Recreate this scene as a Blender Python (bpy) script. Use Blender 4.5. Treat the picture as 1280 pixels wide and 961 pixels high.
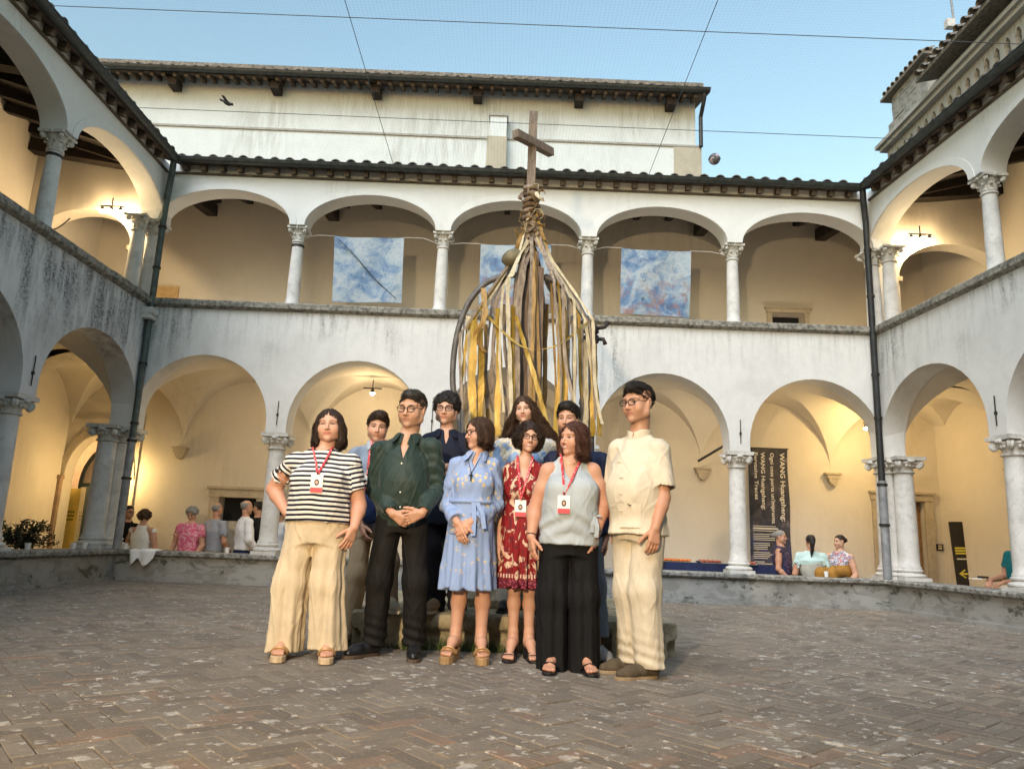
import bpy, math, random
import numpy as np
from mathutils import Vector, Matrix
for o in list(bpy.data.objects): bpy.data.objects.remove(o)
sc = bpy.context.scene
COL = sc.collection
rnd = random.Random(7)
R = math.radians

# ------------------------------------------------------------------ camera
FPX, IW, IH = 937.79, 1280.0, 961.0
YAW, PITCH, ROLL = 0.0021, 0.2046, 0.0398
CAM = np.array([0.0, 0.0, 0.8])
_f = np.array([math.sin(YAW)*math.cos(PITCH), math.cos(YAW)*math.cos(PITCH), math.sin(PITCH)])
_r = np.array([math.cos(YAW), -math.sin(YAW), 0.0]); _u = np.cross(_r, _f)
_r, _u = math.cos(ROLL)*_r+math.sin(ROLL)*_u, -math.sin(ROLL)*_r+math.cos(ROLL)*_u
cd = bpy.data.cameras.new('camera'); cam = bpy.data.objects.new('camera', cd); COL.objects.link(cam)
cd.sensor_width = 36; cd.lens = 36*FPX/IW; cd.clip_end = 500; cd.clip_start = 0.05
m = Matrix(((_r[0], _u[0], -_f[0], 0), (_r[1], _u[1], -_f[1], 0), (_r[2], _u[2], -_f[2], CAM[2]), (0, 0, 0, 1)))
cam.matrix_world = m
sc.camera = cam
def ray(x, y): return _f+_r*((x-IW/2)/FPX)-_u*((y-IH/2)/FPX)
def atY(x, y, Y): d = ray(x, y); return CAM+d*(Y/d[1])
def atX(x, y, X): d = ray(x, y); return CAM+d*(X/d[0])
def atZ(x, y, Z): d = ray(x, y); return CAM+d*((Z-CAM[2])/d[2])

# ------------------------------------------------------------------ sky, sun, exposure
SUN_EL, SUN_AZ = R(18), R(205)          # azimuth measured clockwise from +Y: behind the camera, a little left
w = bpy.data.worlds.new('World'); sc.world = w; w.use_nodes = True
nt = w.node_tree; nt.nodes.clear()
sky = nt.nodes.new('ShaderNodeTexSky'); sky.sky_type = 'NISHITA'; sky.sun_disc = False
sky.sun_elevation = SUN_EL; sky.sun_rotation = SUN_AZ
sky.air_density = 2.2; sky.dust_density = 1.0; sky.ozone_density = 3.0; sky.altitude = 300
bg = nt.nodes.new('ShaderNodeBackground'); bg.inputs[1].default_value = 0.09
ow = nt.nodes.new('ShaderNodeOutputWorld')
nt.links.new(sky.outputs[0], bg.inputs[0]); nt.links.new(bg.outputs[0], ow.inputs[0])
sl = bpy.data.lights.new('sun', 'SUN'); sl.energy = 1.15; sl.angle = R(40); sl.color = (.95, .97, 1.0)
so = bpy.data.objects.new('sun', sl); COL.objects.link(so)
sdir = Vector((math.sin(SUN_AZ)*math.cos(R(48)), math.cos(SUN_AZ)*math.cos(R(48)), math.sin(R(48))))
so.rotation_euler = (-sdir).to_track_quat('-Z', 'Y').to_euler(); so.location = (-6, -20, 30)
sc.view_settings.view_transform = 'Standard'; sc.view_settings.look = 'None'
sc.view_settings.exposure = 1.68; sc.view_settings.gamma = 1.0

# ------------------------------------------------------------------ materials
MATS = {}
class NT:
    def __init__(s, name):
        s.m = bpy.data.materials.new(name); s.m.use_nodes = True; s.t = s.m.node_tree
        s.b = s.t.nodes['Principled BSDF']; s.tc = None
    def n(s, typ, **kw):
        nd = s.t.nodes.new(typ)
        for k, v in kw.items():
            if k.startswith('i_'):
                key = k[2:]; key = int(key) if key.isdigit() else key
                nd.inputs[key].default_value = v
            else: setattr(nd, k, v)
        return nd
    def l(s, a, b): s.t.links.new(a, b)
    def coord(s, kind='Object', scale=(1, 1, 1), loc=(0, 0, 0)):
        if s.tc is None: s.tc = s.n('ShaderNodeTexCoord')
        mp = s.n('ShaderNodeMapping'); mp.inputs['Scale'].default_value = scale; mp.inputs['Location'].default_value = loc
        s.l(s.tc.outputs[kind], mp.inputs[0]); return mp.outputs[0]
    def noise(s, co, scale=5, detail=4, rough=.6, dist=0):
        nd = s.n('ShaderNodeTexNoise'); nd.inputs['Scale'].default_value = scale; nd.inputs['Detail'].default_value = detail
        nd.inputs['Roughness'].default_value = rough; nd.inputs['Distortion'].default_value = dist
        s.l(co, nd.inputs['Vector']); return nd.outputs['Fac']
    def ramp(s, fac, stops, mode='LINEAR'):
        nd = s.n('ShaderNodeValToRGB'); nd.color_ramp.interpolation = mode
        el = nd.color_ramp.elements
        while len(el) < len(stops): el.new(.5)
        for e, (p, c) in zip(el, stops):
            e.position = p; e.color = (*c, 1) if len(c) == 3 else c
        s.l(fac, nd.inputs[0]); return nd.outputs[0]
    def mr(s, fac, a, b, c=0., d=1.):
        nd = s.n('ShaderNodeMapRange'); nd.inputs[1].default_value = a; nd.inputs[2].default_value = b
        nd.inputs[3].default_value = c; nd.inputs[4].default_value = d; nd.clamp = True
        s.l(fac, nd.inputs[0]); return nd.outputs[0]
    def math(s, op, a, b=None, c=None):
        nd = s.n('ShaderNodeMath', operation=op)
        for i, v in enumerate((a, b, c)):
            if v is None: continue
            if isinstance(v, (int, float)): nd.inputs[i].default_value = v
            else: s.l(v, nd.inputs[i])
        return nd.outputs[0]
    def mix(s, fac, a, b, blend='MIX'):
        nd = s.n('ShaderNodeMix', data_type='RGBA', blend_type=blend)
        for i, v in ((0, fac), (6, a), (7, b)):
            if isinstance(v, (int, float)): nd.inputs[i].default_value = v
            elif isinstance(v, (tuple, list)): nd.inputs[i].default_value = (*v, 1) if len(v) == 3 else v
            else: s.l(v, nd.inputs[i])
        return nd.outputs[2]
    def bump(s, h, strength=.3, dist=.01, normal=None):
        nd = s.n('ShaderNodeBump'); nd.inputs['Strength'].default_value = strength; nd.inputs['Distance'].default_value = dist
        s.l(h, nd.inputs['Height'])
        if normal is not None: s.l(normal, nd.inputs['Normal'])
        return nd.outputs[0]
    def fin(s, col=None, rough=.8, metal=0., normal=None, spec=None, emit=None, alpha=None):
        b = s.b
        if col is not None:
            if isinstance(col, tuple): b.inputs['Base Color'].default_value = (*col, 1)
            else: s.l(col, b.inputs['Base Color'])
        if isinstance(rough, (int, float)): b.inputs['Roughness'].default_value = rough
        else: s.l(rough, b.inputs['Roughness'])
        b.inputs['Metallic'].default_value = metal
        if spec is not None: b.inputs['Specular IOR Level'].default_value = spec
        if normal is not None: s.l(normal, b.inputs['Normal'])
        if emit: b.inputs['Emission Color'].default_value = (*emit[0], 1); b.inputs['Emission Strength'].default_value = emit[1]
        return s.m
def simple(name, c, rough=.75, var=.18, scale=9, bump=.15, bscale=60, metal=0, spec=.4, dist=.006, stretch=(1, 1, 1), tint=None):
    if name in MATS: return MATS[name]
    t = NT(name); co = t.coord('Object', stretch)
    n1 = t.noise(co, scale, 5); n2 = t.noise(co, bscale, 4)
    lo = tuple(max(0, v*(1-var)) for v in c); hi = tuple(min(1, v*(1+var)) for v in c)
    if tint: lo = tint
    col = t.ramp(n1, [(.3, lo), (.7, hi)])
    MATS[name] = t.fin(col, rough, metal, t.bump(n2, bump, dist) if bump else None, spec)
    return MATS[name]

def plaster(name, base, stain=(.10, .10, .09), amount=.5, drips=None, streak=(5, 5, .55), patch=None, thr=.48):
    """lime-washed wall: soft blotches, vertical mould streaks, optional drip band below a ledge at height z=drips"""
    t = NT(name); co = t.coord('Object'); g = t.n('ShaderNodeNewGeometry')
    blot = t.noise(co, 1.3, 6, .65, .4); fine = t.noise(co, 22, 5, .65); mid = t.noise(t.coord('Object', (1, 1, .6), (2, 5, 9)), 4.5, 6, .7, .5)
    c0 = t.ramp(blot, [(.28, tuple(v*(1-.22*amount) for v in base)), (.5, tuple(v*.95 for v in base)), (.72, base)])
    c0 = t.mix(t.mr(mid, .48, .68, 0, .28*amount), c0, tuple(v*.62 for v in base))
    c0 = t.mix(t.mr(fine, .38, .75, 0, .22), c0, tuple(v*.78 for v in base))
    st = t.noise(t.coord('Object', streak), 1.6, 6, .68, .3); big = t.noise(t.coord('Object', (1, 1, .8), (3, 7, 1)), .6, 3, .5)
    msk = t.math('MULTIPLY', t.mr(st, .42, .60), t.mr(big, thr, thr+.14))
    if drips is not None:
        sp = t.n('ShaderNodeSeparateXYZ'); t.l(t.tc.outputs['Object'], sp.inputs[0])
        msk = t.math('MULTIPLY', msk, t.mr(sp.outputs[2], drips-1.5, drips-.5, .08, 1))
        band2 = t.math('MULTIPLY', t.mr(t.noise(t.coord('Object', (7, 7, .5)), 1.5, 6, .72), .50, .68), t.mr(sp.outputs[2], drips-.75, drips, 0, .75))
        msk = t.math('MINIMUM', t.math('ADD', msk, band2), 1.)
    speck = t.mr(t.noise(co, 30, 6, .78), .36, .58, .15, 1)
    msk = t.math('MULTIPLY', t.math('MULTIPLY', msk, speck), amount)
    col = t.mix(msk, c0, stain)
    if patch:   # lost plaster showing grey render, moss
        pn = t.mr(t.noise(t.coord('Object', (1, 1, 2.2), (9, 2, 5)), 2.6, 6, .62, .6), .50, .56)
        col = t.mix(t.math('MULTIPLY', pn, patch[1]), col, patch[0])
        pm = t.mr(t.noise(t.coord('Object', (1, 1, 1.6), (1, 12, 8)), 2.1, 7, .7, .5), .56, .62)
        col = t.mix(t.math('MULTIPLY', pm, patch[1]), col, patch[2])
    h = t.math('ADD', t.noise(co, 3.0, 4, .5), t.math('MULTIPLY', fine, .35))
    MATS[name] = t.fin(col, .9, 0, t.bump(h, .35, .02), .2)
    return MATS[name]

M_white = plaster('white_limewash', (.68, .675, .65), stain=(.13, .13, .12), amount=.8, drips=4.27, thr=.50)
M_white_mould = plaster('white_limewash_mouldy', (.66, .665, .66), stain=(.07, .075, .075), amount=.98, drips=4.27, streak=(3.4, 3.4, .6), thr=.40)
M_white_up = plaster('white_limewash_clean', (.70, .70, .68), amount=.22)
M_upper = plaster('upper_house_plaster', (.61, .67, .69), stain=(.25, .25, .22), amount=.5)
M_cream = plaster('cream_interior_plaster', (.68, .62, .525), stain=(.35, .27, .18), amount=.3)
M_vault = plaster('vault_plaster', (.67, .62, .535), stain=(.34, .27, .19), amount=.3)
M_parapet = plaster('weathered_parapet_plaster', (.33, .325, .305), stain=(.05, .05, .045), amount=.95, streak=(2, 2, 1.5), patch=((.22, .21, .19), .8, (.055, .06, .035)))
def stone(name, c, dark=(.06, .06, .055), amt=.8, sc1=14, lo=.48, hi=.66, bump=.5, rough=.85):
    t = NT(name); co = t.coord('Object')
    a = t.noise(co, sc1, 7, .72); b = t.noise(co, 3.2, 4, .6); p = t.noise(co, 70, 4, .7)
    col = t.ramp(b, [(.3, tuple(v*.78 for v in c)), (.7, c)])
    col = t.mix(t.math('MULTIPLY', t.mr(a, lo, hi), amt), col, dark)
    pit = t.mr(p, .30, .42, 1, 0)
    col = t.mix(t.math('MULTIPLY', pit, .55), col, tuple(v*.4 for v in c))
    h = t.math('SUBTRACT', t.math('ADD', a, t.math('MULTIPLY', b, .5)), t.math('MULTIPLY', pit, .5))
    MATS[name] = t.fin(col, rough, 0, t.bump(h, bump, .012), .25); return MATS[name]
M_trav = stone('travertine', (.70, .685, .65), (.36, .35, .33), .5, 9)
M_capital = stone('carved_travertine', (.66, .64, .59), (.20, .18, .15), .6, 22)
M_cornice = stone('lichen_cornice_stone', (.36, .34, .29), (.05, .05, .045), .85, 16, .42, .62)
M_cap = stone('parapet_cap_stone', (.42, .41, .38), (.06, .06, .05), .9, 14, .40, .62)
M_step = stone('mossy_step_stone', (.44, .38, .26), (.09, .085, .045), .7, 7, .46, .62)
M_greystone = stone('tower_stone', (.36, .36, .34), (.13, .13, .12), .8, 5, .45, .65)
M_frame = stone('door_frame_stone', (.55, .47, .35), (.30, .24, .17), .5, 12)
M_wood_dark = simple('dark_timber', (.028, .02, .015), .85, .5, 12, .4, 60, stretch=(1, 6, 1))
M_wood_eave = simple('eave_timber', (.10, .075, .055), .85, .5, 8, .4, 50)
M_tile = simple('clay_roof_tile', (.19, .165, .14), .9, .5, 14, .5, 60, tint=(.075, .075, .065))
M_gutter = simple('dark_grey_gutter_metal', (.055, .062, .062), .5, .35, 12, .15, 60, metal=.4)
M_pipe = simple('grey_green_downpipe_metal', (.075, .095, .09), .5, .35, 7, .15, 60, metal=.35)
M_pipe_black = simple('black_downpipe_metal', (.03, .032, .033), .5, .35, 7, .15, 60, metal=.35)
M_pipe_grey = simple('grey_cast_iron_pipe', (.24, .25, .26), .6, .3, 9, .2, 60, metal=.2)
M_iron = simple('dark_iron', (.045, .04, .038), .6, .4, 16, .3, 80, metal=.6)
M_black = simple('void_shade', (.012, .012, .013), .8, .2, 5, 0)
M_floor = simple('loggia_floor', (.30, .25, .20), .8, .25, 3, .2, 30)

# ------------------------------------------------------------------ mesh helpers
class MB:
    def __init__(s): s.v = []; s.f = []; s.mi = []
    def add(s, vs, fs, mi=0):
        o = len(s.v); s.v.extend([tuple(map(float, v)) for v in vs]); s.f.extend([tuple(i+o for i in f) for f in fs]); s.mi.extend([mi]*len(fs)); return s
    def box(s, x0, x1, y0, y1, z0, z1, mi=0):
        return s.add([(x0,y0,z0),(x1,y0,z0),(x1,y1,z0),(x0,y1,z0),(x0,y0,z1),(x1,y0,z1),(x1,y1,z1),(x0,y1,z1)],
                     [(0,3,2,1),(4,5,6,7),(0,1,5,4),(1,2,6,5),(2,3,7,6),(3,0,4,7)], mi)
    def bar(s, a, b, w, h, up=(0, 0, 1), mi=0):
        a, b = Vector(a), Vector(b); d = (b-a).normalized(); u = Vector(up); r = d.cross(u)
        if r.length < 1e-4: r = d.cross(Vector((1, 0, 0)))
        r.normalize(); u = r.cross(d)
        vs = [p+r*sx*w/2+u*sz*h/2 for p in (a, b) for sx, sz in ((-1,-1),(1,-1),(1,1),(-1,1))]
        return s.add(vs, [(0,1,2,3),(7,6,5,4),(0,4,5,1),(1,5,6,2),(2,6,7,3),(3,7,4,0)], mi)
    def lathe(s, prof, n=20, c=(0, 0, 0), mi=0, a0=0, a1=2*math.pi):
        full = abs(a1-a0-2*math.pi) < 1e-6; k = n if full else n+1
        vs = [(c[0]+r*math.cos(a0+(a1-a0)*i/n), c[1]+r*math.sin(a0+(a1-a0)*i/n), c[2]+z) for r, z in prof for i in range(k)]
        fs = [(j*k+i, j*k+(i+1) % k, (j+1)*k+(i+1) % k, (j+1)*k+i) for j in range(len(prof)-1) for i in range(n)]
        if full: fs += [tuple(range(k-1, -1, -1)), tuple((len(prof)-1)*k+i for i in range(k))]
        return s.add(vs, fs, mi)
    def tube(s, pts, r, n=8, mi=0, closed=False, flat=None):
        pts = [Vector(p) for p in pts]; m = len(pts); rr = r if isinstance(r, (list, tuple)) else [r]*m
        vs = []; prev = None
        for i, p in enumerate(pts):
            d = (pts[(i+1) % m]-pts[i-1]) if closed else (pts[min(i+1, m-1)]-pts[max(i-1, 0)])
            d.normalize()
            if prev is None:
                x = d.cross(Vector((0, 0, 1)));
                if x.length < .05: x = d.cross(Vector((1, 0, 0)))
            else: x = prev-d*prev.dot(d)
            x.normalize(); prev = x; y = d.cross(x)
            for k in range(n):
                a = 2*math.pi*k/n; vs.append(p+x*rr[i]*math.cos(a)+y*rr[i]*(flat or 1)*math.sin(a))
        fs = [(j*n+k, j*n+(k+1) % n, ((j+1) % m)*n+(k+1) % n, ((j+1) % m)*n+k) for j in range(m if closed else m-1) for k in range(n)]
        if not closed: fs += [tuple(range(n-1, -1, -1)), tuple((m-1)*n+k for k in range(n))]
        return s.add(vs, fs, mi)
    def ribbon(s, pts, side, w, th=.0015, mi=0):
        """flat strip along pts; side: vector or list of vectors giving width direction"""
        pts = [Vector(p) for p in pts]; m = len(pts); vs = []
        for i, p in enumerate(pts):
            sd = Vector(side[i] if isinstance(side, list) else side).normalized(); d = (pts[min(i+1, m-1)]-pts[max(i-1, 0)]).normalized()
            nn = d.cross(sd).normalized(); ww = w[i] if isinstance(w, (list, tuple)) else w
            for a, b in ((-1, -1), (1, -1), (1, 1), (-1, 1)): vs.append(p+sd*a*ww/2+nn*b*th/2)
        fs = [(j*4+k, j*4+(k+1) % 4, j*4+4+(k+1) % 4, j*4+4+k) for j in range(m-1) for k in range(4)]
        fs += [(3, 2, 1, 0), (m*4-4, m*4-3, m*4-2, m*4-1)]
        return s.add(vs, fs, mi)
    def prism(s, poly, y0, y1, mi=0, axis='y'):
        n = len(poly); P = (lambda a, b, c: (a, c, b)) if axis == 'y' else ((lambda a, b, c: (c, a, b)) if axis == 'x' else (lambda a, b, c: (a, b, c)))
        vs = [P(a, b, y0) for a, b in poly]+[P(a, b, y1) for a, b in poly]
        fs = [tuple(range(n)), tuple(range(2*n-1, n-1, -1))]+[(i, i+n, (i+1) % n+n, (i+1) % n) for i in range(n)]
        return s.add(vs, fs, mi)
    def ball(s, c, r, n=10, mi=0, noise=0):
        rx, ry, rz = r if isinstance(r, (tuple, list)) else (r, r, r); m = max(4, n//2+1); vs = [(c[0], c[1], c[2]-rz)]
        for j in range(1, m):
            t = math.pi*j/m
            for i in range(n):
                a = 2*math.pi*i/n; q = 1+noise*(rnd.random()-.5)
                vs.append((c[0]+rx*q*math.sin(t)*math.cos(a), c[1]+ry*q*math.sin(t)*math.sin(a), c[2]-rz*q*math.cos(t)))
        vs.append((c[0], c[1], c[2]+rz)); L = len(vs)-1
        fs = [(0, 1+(i+1) % n, 1+i) for i in range(n)]+[(L, L-n+i, L-n+(i+1) % n) for i in range(n)]
        fs += [(1+j*n+i, 1+j*n+(i+1) % n, 1+(j+1)*n+(i+1) % n, 1+(j+1)*n+i) for j in range(m-2) for i in range(n)]
        return s.add(vs, fs, mi)
    def xf(s, M):
        s.v = [tuple(M @ Vector(v)) for v in s.v]; return s
    def mesh(s, name, mats, smooth=None):
        me = bpy.data.meshes.new(name); me.from_pydata(s.v, [], s.f)
        for mt in (mats if isinstance(mats, (list, tuple)) else [mats]): me.materials.append(mt)
        if any(s.mi): me.polygons.foreach_set('material_index', s.mi)
        if smooth is not None: me.shade_smooth() if smooth is True else me.set_sharp_from_angle(angle=R(smooth))
        if smooth is not None and smooth is not True: me.polygons.foreach_set('use_smooth', [True]*len(me.polygons)); me.set_sharp_from_angle(angle=R(smooth))
        me.update(); return me
    def build(s, name, mats, parent=None, smooth=None, loc=None, bevel=0):
        o = link(name, s.mesh(name, mats, smooth), parent, loc)
        if bevel:
            b = o.modifiers.new('bevel', 'BEVEL'); b.width = bevel; b.segments = 2; b.limit_method = 'ANGLE'; b.angle_limit = R(40)
        return o
def link(name, data, parent=None, loc=None, rz=None):
    o = bpy.data.objects.new(name, data); COL.objects.link(o)
    if parent is not None: o.parent = parent
    if loc is not None: o.location = loc
    if rz is not None: o.rotation_euler = (0, 0, rz)
    return o
def tag(o, label=None, cat=None, group=None, kind=None):
    if label: o['label'] = label
    if cat: o['category'] = cat
    if group: o['group'] = group
    if kind: o['kind'] = kind
    return o
def empty(name, loc=(0, 0, 0), rz=0, label=None, cat=None, group=None):
    o = link(name, None, None, loc, rz); o.empty_display_size = .1; return tag(o, label, cat, group)
def light(name, loc, energy, color, parent=None, typ='POINT', r=.05, target=None, size=None, blend=.5):
    l = bpy.data.lights.new(name, typ); l.energy = energy; l.color = color; l.shadow_soft_size = r
    if typ == 'SPOT': l.spot_size = size; l.spot_blend = blend
    o = link(name, l, parent, loc)
    if target is not None: o.rotation_euler = (Vector(target)-Vector(loc)).to_track_quat('-Z', 'Y').to_euler()
    return o
# ================================================================== setting
D, XL, XR = 11.846, -6.062, 6.05
ZP, ZLC, ZC, ZUC, ZG = .44, 2.30, 4.394, 5.771, 6.75
DEP = 2.15; FLZ = -.22; UPF = 3.8
# ---- ground sheet under everything
tag(MB().add([(-150, -150, -.5), (150, -150, -.5), (150, 150, -.5), (-150, 150, -.5)], [(0, 1, 2, 3)]).build('ground', simple('earth', (.16, .13, .10), .95)), kind='structure')
tag(MB().box(-9, 9.6, -5, 14.3, FLZ-.2, FLZ).build('walkway_floor', M_floor), kind='structure')

# ---- courtyard paving: herringbone bricks
def brick_mat():
    t = NT('worn_paving_brick'); g = t.n('ShaderNodeNewGeometry'); P = g.outputs['Position']
    at = t.n('ShaderNodeAttribute'); at.attribute_name = 'tint'
    def nz(sc, det=5, ro=.6, di=0, mapping=None):
        nd = t.n('ShaderNodeTexNoise'); nd.inputs['Scale'].default_value = sc; nd.inputs['Detail'].default_value = det
        nd.inputs['Roughness'].default_value = ro; nd.inputs['Distortion'].default_value = di; t.l(P, nd.inputs['Vector']); return nd.outputs['Fac']
    base = t.ramp(at.outputs['Fac'], [(0, (.150, .120, .092)), (.3, (.205, .170, .132)), (.7, (.255, .214, .168)), (.92, (.285, .245, .195)), (1, (.27, .175, .12))])
    big = nz(.75, 4, .6, .5)
    col = t.mix(t.mr(big, .35, .65), base, t.mix(.55, base, (.115, .108, .102)))
    grime = t.mr(nz(9, 6, .7), .40, .72)
    col = t.mix(t.math('MULTIPLY', grime, .6), col, (.10, .088, .076))
    fine = nz(60, 5, .75)
    col = t.mix(t.mr(fine, .42, .7, 0, .5), col, (.36, .31, .25))
    col = t.mix(t.mr(nz(120, 4, .7), .52, .68, 0, .6), col, (.06, .05, .043))
    # lichen: pale round spots, in colonies
    vor = t.n('ShaderNodeTexVoronoi'); vor.inputs['Scale'].default_value = 9.0; vor.inputs['Randomness'].default_value = 1
    wr = t.n('ShaderNodeVectorMath', operation='ADD'); wn = t.n('ShaderNodeTexNoise'); wn.inputs['Scale'].default_value = 22; wn.inputs['Detail'].default_value = 3
    t.l(P, wn.inputs['Vector']); sc_ = t.n('ShaderNodeVectorMath', operation='SCALE'); sc_.inputs['Scale'].default_value = .085
    t.l(wn.outputs['Color'], sc_.inputs[0]); t.l(P, wr.inputs[0]); t.l(sc_.outputs[0], wr.inputs[1]); t.l(wr.outputs[0], vor.inputs['Vector'])
    wn2 = t.n('ShaderNodeTexWhiteNoise'); t.l(vor.outputs['Color'], wn2.inputs['Vector'])
    size = t.math('MULTIPLY', t.math('POWER', wn2.outputs['Value'], 2.6), .040)
    colony = t.mr(nz(.9, 4, .6, .6), .38, .60, .75, 1.6)
    size = t.math('MULTIPLY', t.math('MULTIPLY', size, colony), 7.0)
    spot = t.math('MULTIPLY', t.mr(t.math('SUBTRACT', size, vor.outputs['Distance']), -.02, .07), t.mr(nz(45, 5, .75), .34, .56, .25, 1))
    vor2 = t.n('ShaderNodeTexVoronoi'); vor2.inputs['Scale'].default_value = 24; t.l(wr.outputs[0], vor2.inputs['Vector'])
    wn3 = t.n('ShaderNodeTexWhiteNoise'); t.l(vor2.outputs['Color'], wn3.inputs['Vector'])
    s2 = t.math('MULTIPLY', t.math('MULTIPLY', t.math('POWER', wn3.outputs['Value'], 3.0), .36), colony)
    spot2 = t.mr(t.math('SUBTRACT', s2, vor2.outputs['Distance']), -.02, .04)
    lich = t.math('MAXIMUM', spot, t.math('MULTIPLY', spot2, .8))
    col = t.mix(t.math('MULTIPLY', lich, .85), col, (.50, .48, .44))
    h = t.math('ADD', t.math('MULTIPLY', fine, .6), nz(14, 5, .6))
    MATS['brick'] = t.fin(col, t.mr(fine, .3, .7, .62, .9), 0, t.bump(h, .6, .008), .3); return t.m
M_brick = brick_mat()
COURT = (XL+.3, XR+.9, D-.3)
paving = tag(MB().add([(XL-.1, -3.0, -.007), (XR+1.3, -3.0, -.007), (XR+.1, D-.2, -.007), (XL-.1, D-.2, -.007)], [(0, 1, 2, 3)]).build('courtyard_paving', simple('joint_dirt', (.05, .042, .036), .95, .4, 20)), kind='structure')
NB = 3; BW = .084; BL = BW*NB
def brick_verts(cx, cy, a, l, w, z):
    c, s = math.cos(a), math.sin(a); hl, hw = l/2-.0016, w/2-.0016; ch = .004; out = []
    for (lx, ly, zz) in [(-hl, -hw, -.02), (hl, -hw, -.02), (hl, hw, -.02), (-hl, hw, -.02), (-hl, -hw, z-.005), (hl, -hw, z-.005), (hl, hw, z-.005), (-hl, hw, z-.005),
                         (-hl+ch, -hw+ch, z), (hl-ch, -hw+ch, z), (hl-ch, hw-ch, z), (-hl+ch, hw-ch, z)]:
        out.append((cx+lx*c-ly*s, cy+lx*s+ly*c, zz))
    return out
BF = [(0,1,5,4),(1,2,6,5),(2,3,7,6),(3,0,4,7),(4,5,9,8),(5,6,10,9),(6,7,11,10),(7,4,8,11),(8,9,10,11)]
TH = R(41); br = random.Random(3)
bricks = []
cth, sth = math.cos(TH), math.sin(TH)
N = 190
# herringbone (2:1): horizontal brick at (x, y), vertical next to it, stepped along the diagonal
for i in range(-N, N):
    for j in range(-N, N):
        k = (i-j) % (2*NB)
        if k == 0: cx, cy, a = (i+NB/2)*BW, (j+.5)*BW, 0
        elif k == 2*NB-1: cx, cy, a = (i+.5)*BW, (j+NB/2)*BW, math.pi/2
        else: continue
        x = cx*cth-cy*sth; y = cx*sth+cy*cth+5.5
        if not (-3 < y < D-.33 and XL+.28 < x < XR+.9): continue
        if x > XR-.28+.071*(D-y): continue
        if -1.0 < x < 1.15 and 5.85 < y < 7.8: continue
        bricks.append((x, y, a+TH))
def seen(b):
    d = np.array([b[0], b[1], 0])-CAM; zc = d@_f
    if zc < .5: return None
    px, py = IW/2+FPX*(d@_r)/zc, IH/2-FPX*(d@_u)/zc
    return zc if -30 < px < IW+30 and py < IH+25 else None
vis = sorted([(seen(b), b) for b in bricks if seen(b) is not None])
near = set(id(b) for _, b in vis[:300])
def zj(x, y): return .003*math.sin(1.7*x+.6)*math.cos(1.3*y)+br.uniform(-.0035, .0035)
variants = []
for q in range(12):
    mb = MB().add(brick_verts(0, 0, 0, BL, BW, br.uniform(-.003, .003)), BF); me = mb.mesh('brick', M_brick)
    a = me.attributes.new('tint', 'FLOAT', 'POINT'); a.data.foreach_set('value', [q/11.0]*len(me.vertices)); variants.append(me)
for _, b in vis[:300]:
    o = link('brick', br.choice(variants), paving, (b[0], b[1], zj(b[0], b[1])*.6)); o.rotation_euler = (br.gauss(0, .006), br.gauss(0, .006), b[2]+br.gauss(0, .012))
V, Fc, T = [], [], []
for b in bricks:
    if id(b) in near: continue
    o = len(V); V += brick_verts(b[0], b[1], b[2]+br.gauss(0, .012), BL, BW, zj(b[0], b[1])); Fc += [tuple(i+o for i in f) for f in BF]; T += [br.random()]*12
mb = MB(); mb.v, mb.f, mb.mi = V, Fc, [0]*len(Fc); me = mb.mesh('brick_field', M_brick)
me.attributes.new('tint', 'FLOAT', 'POINT').data.foreach_set('value', T)
tag(link('brick_field', me, paving), kind='stuff')

# ------------------------------------------------------------------ shared column meshes
def volute(mb, c, ang, r, depth):
    """one scroll: a disc with spiral rim facing direction ang (horizontal)"""
    d = Vector((math.cos(ang), math.sin(ang), 0)); sd = Vector((-math.sin(ang), math.cos(ang), 0)); c = Vector(c); pts = []
    for i in range(26):
        a = -math.pi/2+i*.42; rr = r*(1-i/30)
        pts.append(c+sd*rr*math.cos(a)+Vector((0, 0, 1))*rr*math.sin(a)+d*(.5*depth*(i/26)))
    mb.tube(pts, [.24*r*(1-.6*i/26) for i in range(26)], 5)
    n = 12; ring = [(c+sd*r*.9*math.cos(2*math.pi*k/n)+Vector((0, 0, r*.9*math.sin(2*math.pi*k/n)))) for k in range(n)]
    mb.add([p-d*depth*.5 for p in ring]+[p+d*depth*.25 for p in ring], [tuple(range(n-1, -1, -1)), tuple(range(n, 2*n))]+[(k, (k+1) % n, n+(k+1) % n, n+k) for k in range(n)])
def leaf(mb, ang, r0, r1, z0, z1, w):
    d = Vector((math.cos(ang), math.sin(ang), 0)); sd = Vector((-d.y, d.x, 0)); vs = []; n = 6
    for i in range(n+1):
        t = i/n; rr = r0+(r1-r0)*t**2.5; z = z0+(z1-z0)*math.sin(t*math.pi*.62)/math.sin(math.pi*.62); ww = w*(1-.55*t**3)
        for s in (-1, -.4, .4, 1): vs.append(d*(rr+.012*(1-abs(s)))+sd*ww*s/2+Vector((0, 0, z)))
    mb.add(vs, [(i*4+k, i*4+k+1, i*4+k+5, i*4+k+4) for i in range(n) for k in range(3)])
    mb.ball(d*(r1+.004)+Vector((0, 0, vs[-1][2])), (.022, .022, .016), 6)
def abacus(mb, hw, z0, z1):
    poly = []
    for q in range(4):
        for t in np.linspace(-1, 1, 7)[:-1]:
            a = R(90*q); x = hw*t; y = -hw*(1-.13*(1-t*t)); poly.append((x*math.cos(a)-y*math.sin(a), x*math.sin(a)+y*math.cos(a)))
    mb.prism(poly, z0, z1, axis='z')
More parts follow.
